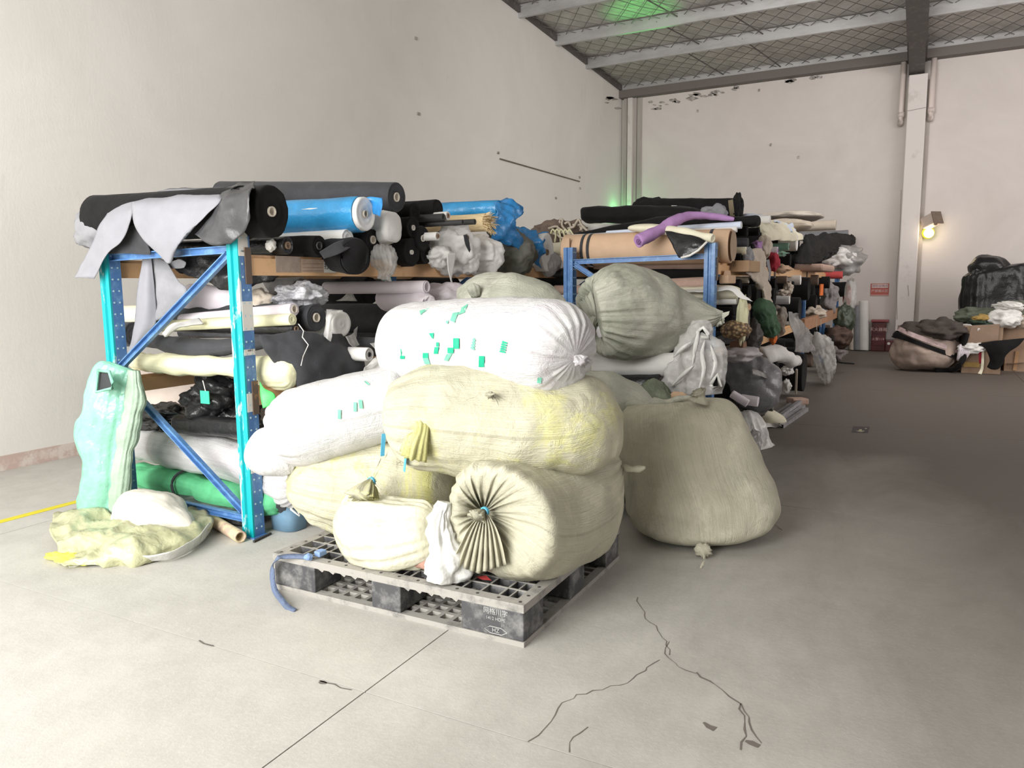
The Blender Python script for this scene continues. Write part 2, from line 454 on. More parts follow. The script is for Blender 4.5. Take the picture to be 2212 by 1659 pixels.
def plaster(name, c0, c1, stain, s_lo=.62, s_hi=.72):
    mt, nt, b = nodemat(name)
    n1 = tex(nt, .5, 6, .65, dist=.8); n2 = tex(nt, 2.6, 7, .7, (1, 1, .35), dist=.4); n3 = tex(nt, 30.0, 4, .6)
    c = mixcol(nt, ramp(nt, n1, .3, .7), c0, c1)
    c = mixcol(nt, ramp(nt, n2, s_lo, s_hi+.15), c, stain)
    nt.links.new(c, b.inputs['Base Color']); b.inputs['Roughness'].default_value = .9
    b.inputs['Specular IOR Level'].default_value = .15
    v = bump(nt, b, n2, .18, .02); bump(nt, b, n3, .15, .004, v); return mt
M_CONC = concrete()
M_WALL = plaster('plaster_left', (.66, .64, .605), (.73, .71, .675), (.55, .525, .485))
M_BACK = plaster('plaster_back', (.62, .57, .545), (.70, .65, .625), (.55, .50, .47), .66, .75)
M_PEEL = paint_mat('peeled_plaster', (.20, .18, .165), (.45, .42, .39), .5, 9)
M_DARK = plain('dark_gap', (.05, .047, .045), .9)

fl = MB().box(WX, 9.6, -4.0, BY, -.10, -.012).build('floor', M_DARK); tag(fl, kind='structure')
xs = [WX, -4.94, -1.745, 1.45, 4.65, 7.85, 9.6]; ys = [-4.0, -1.10, 2.08, 5.257, 8.44, 11.62, 14.80, BY]
for i in range(len(xs)-1):
    for j in range(len(ys)-1):
        g = .0028
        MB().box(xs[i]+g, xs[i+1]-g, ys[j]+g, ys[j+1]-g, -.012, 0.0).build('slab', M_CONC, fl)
def crack(pts, w=.0034):
    P = [C(a, b, z=.0012) for a, b in pts]; Q = [P[0]]; rng = random.Random(int(pts[0][0]))
    for a, b in zip(P[:-1], P[1:]):
        n = max(2, int((b-a).length/.035)); 
        for k in range(1, n+1):
            p = a.lerp(b, k/n); Q.append(p + Vector((rng.uniform(-.010, .010), rng.uniform(-.010, .010), 0)) if k < n else p)
    V = []; 
    for i, p in enumerate(Q):
        t = (Q[min(i+1, len(Q)-1)]-Q[max(i-1, 0)]).normalized(); s = Vector((-t.y, t.x, 0))*w*rng.uniform(.25, .8)
        V += [p-s, p+s]
    mesh('crack', V, [(2*i, 2*i+1, 2*i+3, 2*i+2) for i in range(len(Q)-1)], M_CRACK, fl, False)
M_CRACK = plain('crack_dirt', (.15, .13, .115), .95)
crack([(1378, 1290), (1392, 1330), (1440, 1385), (1446, 1415)])
crack([(1446, 1385), (1436, 1412), (1465, 1440), (1505, 1455)])
crack([(1425, 1425), (1340, 1480), (1245, 1500), (1205, 1530), (1175, 1575), (1140, 1602)])
crack([(1505, 1452), (1560, 1490), (1600, 1520), (1618, 1560), (1645, 1605)], .006)
crack([(1600, 1520), (1612, 1590), (1600, 1620)], .005)
crack([(1270, 1570), (1238, 1592), (1230, 1625)])
crack([(690, 1470), (760, 1490)], .005)
crack([(1520, 1560), (1545, 1575)], .02); crack([(1610, 1600), (1640, 1612)], .018); crack([(690, 1472), (705, 1476)], .02)
crack([(1290, 1110), (1340, 1130)]); crack([(1640, 1100), (1690, 1145)])
ln = MB().box(-5.245, -5.175, -2.0, 3.30, .0005, .0022).build('painted_line', plain('yellow_line', (.72, .62, .02), .6), fl)
crack([(430, 1383), (460, 1395)], .012)

top = roof_z(-4)+.2
wl = MB().prism([(-4, 0), (BY, 0), (BY, roof_z(BY)), (-4, roof_z(-4))], (WX-.22, 0, 0), (WX, 0, 0), (0, 1, 0), (0, 0, 1)).build('wall_left', M_WALL); tag(wl, kind='structure')
wb_ = MB().box(WX-.22, 9.8, BY, BY+.22, 0, 6.6).build('wall_back', M_BACK); tag(wb_, kind='structure')
wr = MB().box(9.6, 9.8, -4, 5, 0, 7).box(9.6, 9.8, 14, BY, 0, 7).box(9.6, 9.8, 5, 14, 0, 1.2).box(9.6, 9.8, 5, 14, 5.4, 7).build('wall_right', M_BACK); tag(wr, kind='structure')
wf = MB().box(WX-.2, -6.3, -4.2, -4, 0, 7.5).box(-1.4, 9.8, -4.2, -4, 0, 7.5).box(-6.3, -1.4, -4.2, -4, 4.9, 7.5).build('wall_front', M_WALL); tag(wf, kind='structure')
bb = MB().box(WX, WX+.012, -4, BY, 0, .125).build('baseboard_left', paint_mat('skirting_paint', (.50, .38, .34), (.62, .55, .50), .55, 6)); tag(bb, kind='structure')
# peeled plaster flakes near the skirting and at the head of the back wall: thin broken patches
def patch(pts, mat, parent, name='peeled_patch', axis='y', off=.003):
    """flat irregular patch of missing paint on a wall; pts are photo points on that wall"""
    V = [C(a, b, y=BY-off) if axis == 'y' else C(a, b, x=WX+off) for a, b in pts]
    return mesh(name, V, [tuple(range(len(V)))], mat, parent, False)
rng = random.Random(5)
def flakes(x0, x1, f, n, s, axis, par):
    for _ in range(n):
        px = rng.uniform(x0, x1); py = f(px)+rng.uniform(-s, s); k = rng.randint(5, 8)
        r0 = rng.uniform(2.5, 7)
        patch([(px+math.cos(2*PI*i/k)*r0*rng.uniform(.8, 2.4), py+math.sin(2*PI*i/k)*r0*rng.uniform(.35, .9)) for i in range(k)], M_PEEL, par, 'peeled_patch', axis)
flakes(1440, 1595, lambda x: 218-.16*(x-1440), 15, 5, 'y', wb_)
flakes(1385, 1440, lambda x: 232-.12*(x-1385), 7, 10, 'y', wb_)
flakes(1700, 1775, lambda x: 176-.12*(x-1700), 5, 5, 'y', wb_)
flakes(1310, 1335, lambda x: 225, 5, 16, 'x', wl)
for p in ((903, 246), (897, 83), (1075, 330), (1252, 407), (1200, 428), (1251, 383)):
    c = C(*p, x=WX); MB().box(WX, WX+.02, c.y-.03, c.y+.03, c.z-.02, c.z+.02).build('plaster_pock', M_PEEL, wl)
for p in ((1665, 313), (1725, 340), (1507, 240), (1640, 195)):
    c = C(*p, y=BY); MB().box(c.x-.02, c.x+.02, BY-.015, BY, c.z-.03, c.z+.03).build('plaster_pock', M_PEEL, wb_)
a, b = C(1080, 343, x=WX+.015), C(1252, 392, x=WX+.015)
rod = MB().tube([a, b], .012, 6).build('wall_rod', plain('rusty_iron', (.16, .13, .11), .8)); tag(rod, 'thin dark iron rod fixed slanting on the left wall', 'rod')

# corner strips
def vstrip(name, px0, px1, d, mat, z1=6.05, kind='structure', z0=0.0):
    a, b = C(px0, 400, y=BY-d), C(px1, 400, y=BY-d)
    o = MB().box(a.x, b.x, BY-d, BY, z0, z1).build(name, mat, bevel=.004)
    return tag(o, kind=kind)
M_STAIN_SHADE = paint_mat('stain_and_shade', (.36, .325, .30), (.50, .465, .435), .55, 3, .9, 0, (1, 1, .12), .15)  # brown corner streaks, also the shade painted right of the column
M_STRIP = paint_mat('strip_paint', (.66, .62, .59), (.40, .37, .35), .62, 5, .8, 0, (1, 1, .2))
vstrip('trim_1', 1346, 1353, .10, M_STAIN_SHADE); vstrip('trim_2', 1354, 1364, .14, M_STRIP)
vstrip('trim_3', 1366, 1373, .06, M_STAIN_SHADE); vstrip('trim_4', 1375, 1385, .03, M_STAIN_SHADE)

# column and down-pipes at the back wall
col = MB().box(-.40, -.055, 18.17, BY, 0, 5.68).build('column', paint_mat('column_paint', (.70, .655, .635), (.60, .55, .53), .62, 3, .85), bevel=.015); tag(col, kind='structure')
def ccrack(par, pts, yy):
    P = [C(a, b, y=yy) for a, b in pts]; b = MB()
    for p, q in zip(P[:-1], P[1:]): b.bar(p, q, .008, .004, (0, 1, 0))
    b.build('crack', M_CRACK, par)
ccrack(col, [(1960, 240), (1975, 237), (2000, 232)], 18.168)
ccrack(col, [(1947, 410), (1943, 520), (1936, 600), (1938, 690)], 18.168); ccrack(col, [(1961, 616), (1963, 640)], 18.168)
ds = MB().box(-.055, .02, 18.40, BY, 0, 5.6).build('column_shade', M_STAIN_SHADE); tag(ds, kind='structure')  # dark strip painted in for the shadow beside the column
def pipe(px, p0, p1, label, r=.055):
    a, b = C(px, p0, y=18.30), C(px-3, p1, y=18.30)
    o = thing('drain_pipe', label, 'pipe', (a.x, 18.30, b.z))
    M = paint_mat('pipe_plastic', (.66, .58, .54), (.45, .38, .34), .60, 4, .5, 0, (1, 1, .3))
    MB().tube([(a.x, 18.30, 5.98), (a.x, 18.30, b.z+.08), (a.x-.005, 18.32, b.z), (a.x-.01, 18.38, b.z-.05)], r, 14).build('pipe', M, o, True)
    MB().tube([(a.x, 18.30, b.z+.18), (a.x, 18.30, b.z+.08)], r*1.2, 14).build('collar', M, o, True)
    return o
pipe(1953, 130, 262, 'pale drain pipe left of the column under the eaves beam')
pipe(2018, 130, 252, 'grimy drain pipe right of the column under the eaves beam')

# ------------------------------------------------------------------ roof
def foil():
    mt, nt, b = nodemat('roof_foil')
    n1 = tex(nt, 1.2, 5, .7, dist=1.0); n2 = tex(nt, 9.0, 6, .7)
    nt.links.new(mixcol(nt, ramp(nt, n1, .3, .7), (.42, .395, .37), (.68, .65, .61)), b.inputs['Base Color'])
    b.inputs['Metallic'].default_value = .35; b.inputs['Roughness'].default_value = .42
    v = bump(nt, b, n1, .6, .08); bump(nt, b, n2, .5, .03, v); return mt
nx, ny = 110, 90; V = []
for i in range(ny+1):
    y = -4 + (BY+4)*i/ny
    for j in range(nx+1):
        x = WX + (9.6-WX)*j/nx
        d = (y-16.11)/1.595; sag = .035*math.sin(PI*(d-math.floor(d)))
        V.append((x, y, roof_z(y)-sag+.02*nz((x, y, 0), 2.2, 3)))
ce = mesh('ceiling', V, [(i*(nx+1)+j, (i+1)*(nx+1)+j, (i+1)*(nx+1)+j+1, i*(nx+1)+j+1) for i in range(ny) for j in range(nx)], foil(), None, True); tag(ce, kind='structure')
M_GALV = paint_mat('galvanised_steel', (.50, .50, .50), (.36, .35, .345), .56, 3, .42, .3, (.3, 1, 1), .12)
M_RAFT = paint_mat('rafter_paint', (.085, .075, .07), (.14, .125, .115), .58, 6, .6)
prof = [(0, 0), (.07, 0), (.07, .02), (.012, .02), (.012, .20), (.07, .20), (.07, .22), (0, .22)]
for k in range(0, 12):
    y = 16.11-1.595*k
    MB().prism(prof, (WX, y, roof_z(y)-.24), (9.6, y, roof_z(y)-.24), (0, 1, 0), (0, 0, 1)).build('purlin', M_GALV, ce)
MB().prism([(0, 0), (.16, 0), (.16, .03), (.02, .03), (.02, .17), (.16, .17), (.16, .20), (0, .20)], (WX, 18.30, 6.16), (9.6, 18.30, 6.16), (0, 1, 0), (0, 0, 1)).build('eaves_beam', M_GALV, ce)
MB().box(WX, 9.6, 18.22, BY, 5.985, 6.16).build('eaves_channel', plain('eaves_brown', (.16, .14, .128), .7), ce)
rf = MB()
for x0 in (-.44, 7.0):
    zb = lambda y: 5.95+.044*(18.2-y)
    ya, yb = 18.35, -4.0
    for (u0, u1, h0, h1) in ((x0, x0+.35, 0, .025), (x0, x0+.35, .20, .225), (x0+.165, x0+.185, .02, .21)):
        rf.add([(u0, ya, zb(ya)+h0), (u1, ya, zb(ya)+h0), (u1, ya, zb(ya)+h1), (u0, ya, zb(ya)+h1), (u0, yb, zb(yb)+h0), (u1, yb, zb(yb)+h0), (u1, yb, zb(yb)+h1), (u0, yb, zb(yb)+h1)],
               [(0, 1, 2, 3), (7, 6, 5, 4), (0, 4, 5, 1), (1, 5, 6, 2), (2, 6, 7, 3), (3, 7, 4, 0)])
    rf.prism([(18.35, 5.68), (18.35, 5.96), (16.9, 6.02)], (x0+.03, 0, 0), (x0+.32, 0, 0), (0, 1, 0), (0, 0, 1))
rf.build('rafter', M_RAFT, ce)
# wire net that carries the foil
wn = MB()
def wire(a, b):
    n = 10; pts = []
    for k in range(n+1):
        q = Vector(a).lerp(Vector(b), k/n); d = (q.y-16.11)/1.595; q.z = roof_z(q.y)-.05-.045*math.sin(PI*(d-math.floor(d))); pts.append(q)
    for p, q in zip(pts[:-1], pts[1:]): wn.bar(p, q, .012, .008)
for k in range(64):
    x = WX-5.0+.34*k
    for s in (1, -1):
        x0, x1 = (x, x+5.6) if s > 0 else (x+5.6, x)
        ya, yb = 18.3, 9.9
        ta, tb = 0.0, 1.0
        f = lambda t: x0+(x1-x0)*t
        lo, hi = WX+.02, 9.5
        if f(0) < lo: ta = (lo-x0)/(x1-x0)
        if f(1) < lo: tb = (lo-x0)/(x1-x0)
        if f(0) > hi: ta = (hi-x0)/(x1-x0)
        if f(1) > hi: tb = (hi-x0)/(x1-x0)
        if tb > ta: wire((f(ta), ya+(yb-ya)*ta, 0), (f(tb), ya+(yb-ya)*tb, 0))
o = wn.build('wire_net', plain('net_wire', (.20, .19, .18), .5, .5), ce); o['kind'] = 'stuff'
for x in (-4.35, -3.1, 1.6):
    for k in range(4):
        ya, yb = 16.11-1.595*k, 16.11-1.595*(k-1)
        if k == 0: yb = 18.3
        MB().tube([(x-.25, ya, roof_z(ya)-.13), (x+.15, yb, roof_z(yb)-.10)], .012, 6).build('sag_rod', M_RAFT, ce)
MB().bar((WX+.03, 18.4, roof_z(18.4)-.10), (WX+.03, 9, roof_z(9)-.10), .05, .12).build('edge_angle', M_RAFT, ce)

# ------------------------------------------------------------------ pallet racks
M_BLUE = paint_mat('rack_blue', (.075, .185, .42), (.14, .29, .52), .55, 10, .4)
M_BLUE_GLARE = paint_mat('rack_blue_glare_worn', (.0, .36, .40), (.58, .64, .64), .60, 7, .45, 0, (2.2, 1, .55), .03)  # worn blue post fronts, overexposure put into the colour as turquoise
M_BEAM = paint_mat('beam_orange', (.68, .42, .22), (.58, .34, .17), .62, 8, .5)
M_BRKT = paint_mat('bracket_brown', (.11, .075, .055), (.30, .16, .07), .62, 20, .6)
M_STICK = plain('sticker_white', (.74, .72, .68), .7)
M_INK = plain('ink', (.05, .05, .05), .8)
M_HOLE = plain('hole_rim', (.45, .62, .68), .5)
def post(rack, x, y, h, web, w=.09, d=.09, holes=True):
    p = MB().prism([(0, .012), (0, d), (w, d), (w, .012), (w*.62, .012), (w*.56, .022), (w*.44, .022), (w*.38, .012)], (x, y, 0), (x, y, h), (1, 0, 0), (0, 1, 0)).build('post', M_BLUE, rack)
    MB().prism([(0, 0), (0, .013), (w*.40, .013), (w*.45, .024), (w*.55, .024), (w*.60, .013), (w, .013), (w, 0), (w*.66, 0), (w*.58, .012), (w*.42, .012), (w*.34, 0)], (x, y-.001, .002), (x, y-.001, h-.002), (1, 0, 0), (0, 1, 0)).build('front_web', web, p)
    MB().box(x-.015, x+w+.015, y-.01, y+d+.01, 0, .008).build('foot_plate', M_BLUE, p)
    if holes:
        hb = MB()
        for k in range(int(h/.075)):
            z = .06+.075*k
            for yy in (y+d*.30, y+d*.74):
                hb.tube([(x+w+.0005, yy, z), (x+w+.003, yy, z)], .006, 8)
        hb.build('perforations', M_HOLE, p)['kind'] = 'stuff'
    return p
def brace(rack, a, b, w=.045, web=None):
    a, b = Vector(a), Vector(b); t = (b-a).normalized(); up = t.cross(Vector((0, 1, 0)))
    return MB().prism([(-w/2, 0), (w/2, 0), (w/2, .03), (w/2-.006, .03), (w/2-.006, .006), (-w/2+.006, .006), (-w/2+.006, .03), (-w/2, .03)], a, b, up, (0, -1, 0)).build('brace', M_BLUE, rack)
def beam(rack, x, y0, y1, z0, z1, mat, t=.045):
    b = MB().prism([(0, 0), (t, 0), (t, z1-z0-.02), (t*.55, z1-z0-.02), (t*.55, z1-z0), (0, z1-z0)], (x, y0, z0), (x, y1, z0), (1, 0, 0), (0, 0, 1)).build('beam', mat, rack)
    for yy in (y0-.045, y1+.0):
        k = MB().box(x+t+.001, x+t+.009, yy, yy+.045, z0-.05, z1+.04).build('end_bracket', M_BRKT, b)
    return b
def rack(label, xl, xr, yfs, h, zs, web, front_only=False):
    """frames across x at the depths yfs, beams along y between them"""
    r = thing('pallet_rack', label, 'rack', ((xl+xr)/2+.045, yfs[0]+.045, 0))
    for i, y in enumerate(yfs):
        post(r, xl, y, h, web, holes=(i == 0)); post(r, xr, y, h, web, holes=True)
        ym = y+.045; xa, xb = xl+.09, xr
        brace(r, (xa, ym, h-.13), (xb, ym, h-.11))
        brace(r, (xa, ym, .13), (xb, ym, .11))
        if label.startswith('near'):
            brace(r, (xb-.01, ym-.01, h-.14), (xa+.01, ym-.01, .98)); brace(r, (xa+.01, ym-.01, .92), (xb-.01, ym-.01, .16))
        else:
            brace(r, (xa+.01, ym-.01, h-.15), (xb-.01, ym-.01, .95)); brace(r, (xb-.01, ym-.01, .90), (xa+.01, ym-.01, .16))
    for a, b in zip(yfs[:-1], yfs[1:]):
        for z0, z1 in zs:
            for x in (xr+.045, xl):
                beam(r, x, a+.09, b, z0, z1, M_BEAM)
    return r
R1 = rack('near rack with glare turquoise post fronts and orange beams stacked with black fabric rolls', -4.72, -3.54, [3.15, 6.15, 9.15], 1.83, [(1.57, 1.69), (.80, .91)], M_BLUE_GLARE)
R2 = rack('second blue rack standing behind the big grey green sack', -2.86, -1.585, [6.38, 9.3, 12.2, 15.1, 17.6], 1.83, [(1.57, 1.67), (.82, .92)], M_BLUE)
# stickers on the near post
def sticker(par, y0, y1, z0, z1, txt=None):
    s = MB().box(-3.4495, -3.4475, y0, y1, z0, z1).build('sticker', M_STICK, par)
    if txt: text_mesh('sticker_text', txt, .016, (-3.447, (y0+y1)/2, z0+.028), (PI/2, 0, PI/2), M_INK, s, .0004)
sticker(R1, 3.155, 3.225, 1.68, 1.815, '-668-3'); sticker(R1, 3.157, 3.238, 1.25, 1.42)
sticker(R1, 3.157, 3.238, 1.105, 1.14, '-668-3'); sticker(R1, 3.157, 3.238, .40, .52); sticker(R1, 3.157, 3.215, .77, .88)
# cardboard cards and a handwritten note on the orange beam
xb_ = -3.54+.045+.045
def card(px0, px1, py0, py1, mat, name='card'):
    a, b = C(px0, py1, x=xb_), C(px1, py0, x=xb_)
    return MB().box(xb_+.0005, xb_+.003, a.y, b.y, max(1.578, a.z), min(1.688, b.z)).build(name, mat, R1)
M_CARD = cloth_mat('card_grey', (.36, .29, .24), .8, .25, 12)
card(596, 648, 553, 588, M_CARD); cd = card(651, 698, 561, 588, cloth_mat('card_tan', (.47, .35, .27), .8, .15, 12))
for pz in (570, 578, 585):
    a, b = C(653, pz, x=xb_+.004), C(697, pz, x=xb_+.004)
    MB().bar(a, b, .002, .0015).build('ruled_line', M_BRKT, R1)
nt_ = card(699, 725, 566, 589, M_STICK, 'note'); q = C(712, 576, x=xb_+.006)
text_mesh('note_text', '打(杂', .045, q, (PI/2, 0, PI/2), M_INK, R1, .0004)

# ------------------------------------------------------------------ black plastic pallet
M_PAL = paint_mat('pallet_plastic', (.060, .060, .065), (.30, .295, .285), .60, 9, .6, 0, (1, 1, 1), .14)
M_PALT = paint_mat('pallet_dust', (.34, .325, .30), (.12, .118, .115), .60, 7, .75, 0, (1, 1, 1), .10)
X0, X1, Y0, Y1, PH = -2.78, -1.372, 2.655, 3.80, .185
pal = thing('pallet', 'black plastic pallet with slotted deck lying under the stacked sacks', 'pallet', ((X0+X1)/2, (Y0+Y1)/2, 0))
dk = MB()
for (a, b, c, d) in ((X0, X1, Y0, Y0+.055), (X0, X1, Y1-.055, Y1), (X0, X0+.055, Y0+.055, Y1-.055), (X1-.055, X1, Y0+.055, Y1-.055)): dk.box(a, b, c, d, PH-.035, PH)
dk.build('deck_rim', M_PALT, pal)
gr = MB(); cp_ = MB(); nxb, nyb = 14, 12
def rib(a, b, c, d, zt):
    gr.box(a, b, c, d, PH-.034, zt-.003); cp_.box(a-.0012, b+.0012, c-.0012, d+.0012, zt-.003, zt)
for i in range(1, nxb):
    x = X0+.055+(X1-X0-.11)*i/nxb; rib(x-.0035, x+.0035, Y0+.055, Y1-.055, PH-.002)
for j in range(1, nyb):
    y = Y0+.055+(Y1-Y0-.11)*j/nyb; rib(X0+.055, X1-.055, y-.0035, y+.0035, PH-.001)
for i in range(nxb):        # doubled ribs in every third bay
    if i % 3 == 1:
        x = X0+.055+(X1-X0-.11)*(i+.5)/nxb; rib(x-.002, x+.002, Y0+.055, Y1-.055, PH-.004)
gr.build('deck_grid', M_PAL, pal); cp_.build('dusty_rib_tops', M_PALT, pal)
bx = [(X0, X0+.27), ((X0+X1)/2-.095, (X0+X1)/2+.075), (X1-.31, X1)]; byy = [(Y0, Y0+.20), ((Y0+Y1)/2-.09, (Y0+Y1)/2+.09), (Y1-.20, Y1)]
for a, b in bx:
    for c, d in byy:
        MB().box(a+.003, b-.003, c+.003, d-.003, .022, PH-.034).build('block', M_PAL, pal, bevel=.006)
bd = MB()
for (a, b, c, d) in ((X0, X1, Y0, Y0+.045), (X0, X1, Y1-.045, Y1), (X0, X0+.045, Y0+.045, Y1-.045), (X1-.045, X1, Y0+.045, Y1-.045)): bd.box(a, b, c, d, 0, .023)
for k in range(1, 19):
    x = X0+.045+(X1-X0-.09)*k/19; bd.box(x-.010, x+.010, Y0+.045, Y1-.045, .002, .021)
for k in range(1, 17):
    y = Y0+.045+(Y1-Y0-.09)*k/17; bd.box(X0+.045, X1-.045, y-.011, y+.011, .003, .0205)
bd.build('bottom_deck', M_PALT, pal)
for (a, b) in ((bx[0][1], bx[1][0]), (bx[1][1], bx[2][0])):       # triangular stiffeners under the front rim
    tb = MB()
    for k in range(5):
        x = a+(b-a)*(k+.5)/5; w_ = (b-a)/5*.36
        tb.prism([(-w_, 0), (w_, 0), (w_*.4, -.016)], (x, Y0+.006, PH-.034), (x, Y0+.05, PH-.034), (1, 0, 0), (0, 0, 1))
    tb.build('rim_stiffener', M_PALT, pal)
hb = MB()
for x in [X0+.03+(X1-X0-.06)*k/13 for k in range(14)]:
    hb.tube([(x, Y0+.028, PH-.001), (x, Y0+.028, PH+.0008)], .008, 8)
for y in [Y0+.1+(Y1-Y0-.2)*k/9 for k in range(10)]:
    for x in (X0+.028, X1-.028): hb.tube([(x, y, PH-.001), (x, y, PH+.0008)], .008, 8)
hb.build('rim_holes', M_DARK, pal)['kind'] = 'stuff'
M_EMB = plain('pallet_emboss', (.40, .40, .39), .6)
text_mesh('moulded_text', '网格川字', .030, (X1-.135, Y0+.002, .128), (PI/2, 0, 0), M_EMB, pal, .001)
text_mesh('moulded_text', '1412 HDPE', .020, (X1-.135, Y0+.002, .098), (PI/2, 0, 0), M_EMB, pal, .001)
text_mesh('moulded_text', '川', .018, (X1-.10, Y0+.002, .074), (PI/2, 0, 0), M_EMB, pal, .001)
text_mesh('moulded_logo', 'HZ', .026, (X1-.135, Y0+.002, .047), (PI/2, 0, 0), M_EMB, pal, .001)
rg = MB(); pts = [(X1-.135+.055*math.cos(t)*(1 if abs(math.cos(t)) > .5 else 1), Y0+.002, .047+.017*math.sin(t)) for t in [2*PI*k/6 for k in range(7)]]
rg.tube(pts, .0018, 5).build('moulded_logo', M_EMB, pal)
# ------------------------------------------------------------------ big sacks
def st(px, py, ra, rb, pl=0.0, **kw):
    p = C(px, py, **kw); return (p, m_at(ra, p), m_at(rb, p), pl)
CAMX = Vector(CR)
M_SACKY = sack_mat('sack_glare_yellow', (.60, .575, .43), (.62, .60, .26), .06)  # overexposed areas put into the colour as yellow patches
M_SACKB = sack_mat('sack_beige', (.50, .475, .37), (.58, .555, .44), .0)
M_SACKG = sack_mat('sack_grey_green', (.42, .43, .355), (.52, .52, .44), .02, var=.28)
M_SACKW = sack_mat('sack_white', (.64, .635, .635), (.62, .585, .62), .0, var=.05)
M_SACKC = sack_mat('sack_cream', (.52, .50, .385), (.58, .55, .42), .0, var=.14)
M_FILMW = film_mat('film_white', (.85, .85, .83), .80)
M_FILMC = film_mat('film_clear', (.80, .79, .77), .40)
M_FILMY = film_mat('film_yellowish', (.80, .78, .62), .75)
M_AQUA = plain('aqua_fold', (.30, .62, .55), .6)
M_CORD = plain('blue_cord', (.10, .45, .70), .6)

def tuft(par, p, dirv, r, ln, mat, seed=1, name='tied_neck', k=9):
    """gathered cloth that flares out beyond a tie"""
    d = Vector(dirv).normalized(); p = Vector(p)
    s = [(p-d*.01, r*.30, r*.30, .25), (p+d*ln*.15, r*.26, r*.26, .3), (p+d*ln*.5+Vector((0, 0, -.15*ln)), r*.65, r*.5, .4), (p+d*ln+Vector((0, 0, -.45*ln)), r, r*.7, .5)]
    return loft(name, s, mat, par, 40, 14, pk=k, amp=.004, seed=seed, cap=True)
def tie(par, p, dirv, r, mat, name='tie_cord'):
    d = Vector(dirv).normalized(); u = d.cross(Vector((0, 0, 1))); u = u.normalized() if u.length > .1 else Vector((1, 0, 0)); w_ = u.cross(d)
    b = MB()
    for o_ in (-.004, .005): b.tube([Vector(p)+d*o_+(u*math.cos(2*PI*k/14)+w_*math.sin(2*PI*k/14))*r for k in range(15)], .004, 6)
    return b.build(name, mat, par, True)
def marks(par, grid_name, rects, mat, name='printed_mark'):
    """ink marks that lie on a sack: corner pixels of the photo looked up on the sack's own surface"""
    G = GRIDS[grid_name]; nv, nu, _ = G.shape
    qx, qy = project(G.reshape(-1, 3)); dz_ = (G.reshape(-1, 3)-EYE) @ CF
    cen = G.mean(1, keepdims=True); out = (G-cen).reshape(-1, 3); fac = ((G.reshape(-1, 3)-EYE)*out).sum(1) < 0
    def at(px, py):
        d = (qx-px)**2+(qy-py)**2 + np.where(fac, 0, 1e6); k = np.argsort(d)[:3]
        P = G.reshape(-1, 3)[k]; zc = dz_[k].mean()
        return C(px, py, d=zc-.008)
    for r in rects:
        n = 5; (ax, ay), (bx_, by_), (cx_, cy_), (dx, dy) = r; V = []
        for i in range(n):
            for j in range(n):
                u, v = j/(n-1), i/(n-1)
                V.append(at((1-v)*((1-u)*ax+u*bx_)+v*((1-u)*dx+u*cx_), (1-v)*((1-u)*ay+u*by_)+v*((1-u)*dy+u*cy_)))
        mesh(name, V, [(i*n+j, i*n+j+1, (i+1)*n+j+1, (i+1)*n+j) for i in range(n-1) for j in range(n-1)], mat, par, True)
def Rq(x, y, w_, h, sk=0): return ((x-w_/2+sk, y-h/2), (x+w_/2+sk, y-h/2), (x+w_/2-sk, y+h/2), (x-w_/2-sk, y+h/2))

# --- lower right sack on the pallet, tied front and right
o = thing('sack', 'fat pale beige sack on the right front of the pallet, pleated tied end facing out', 'sack', (-1.53, 3.1, .185))
s = [st(1046, 1108, 7, 7, .0, y=2.93), st(1047, 1109, 24, 24, .30, y=2.86), st(1052, 1111, 58, 56, .16, y=2.79), st(1064, 1116, 105, 100, .07, y=2.755), st(1078, 1124, 140, 130, .02, y=2.80),
     st(1108, 1122, 152, 138, .003, y=2.95), st(1160, 1112, 152, 138, 0, y=3.2), st(1222, 1088, 150, 132, 0, y=3.42), st(1272, 1072, 128, 118, .01, y=3.56), st(1312, 1045, 84, 82, .05, y=3.62), st(1332, 1020, 36, 38, .12, y=3.62), st(1341, 1010, 7, 7, 0, y=3.60)]
B1 = loft('sack_body', s, M_SACKC, o, 200, 110, axes=((-.12, 1, .02), (.75, .65, .05)), pk=17, amp=.016, ns=3.2, seed=11, zmin=.187, rid=.02, rs=2.5, e=2.2)
p = C(1046, 1106, y=2.80); tuft(o, p, (-.2, -1, .3), .04, .06, M_SACKC, 3); tie(o, p, (0, -1, 0), .02, M_CORD)
p = C(1338, 1010, y=3.58)
MB().tube([p, C(1352, 1011, y=3.56), C(1366, 1014, y=3.55), C(1380, 1013, y=3.55), C(1393, 1010, y=3.54)], [.012, .02, .014, .02, .008], 8).build('twisted_neck', M_SACKC, o, True)
n = 17; rows = []
for f_, yy in ((0, 2.80), (.25, 2.735), (.6, 2.72), (1.0, 2.735)):
    r = []
    for k in range(n):
        u = k/(n-1)-.5; cx = 1046+(-12*f_)+u*(14+104*f_**.7); cy = 1110+128*f_-18*f_*abs(u)*2
        r.append(C(cx, cy, y=yy+(.018*(.35+.65*f_))*(1 if k % 2 else -1)))
    rows.append(r)
sheet('hanging_pleats', rows, M_SACKC, o, mu=6, amp=.006, seed=17, thick=.003)
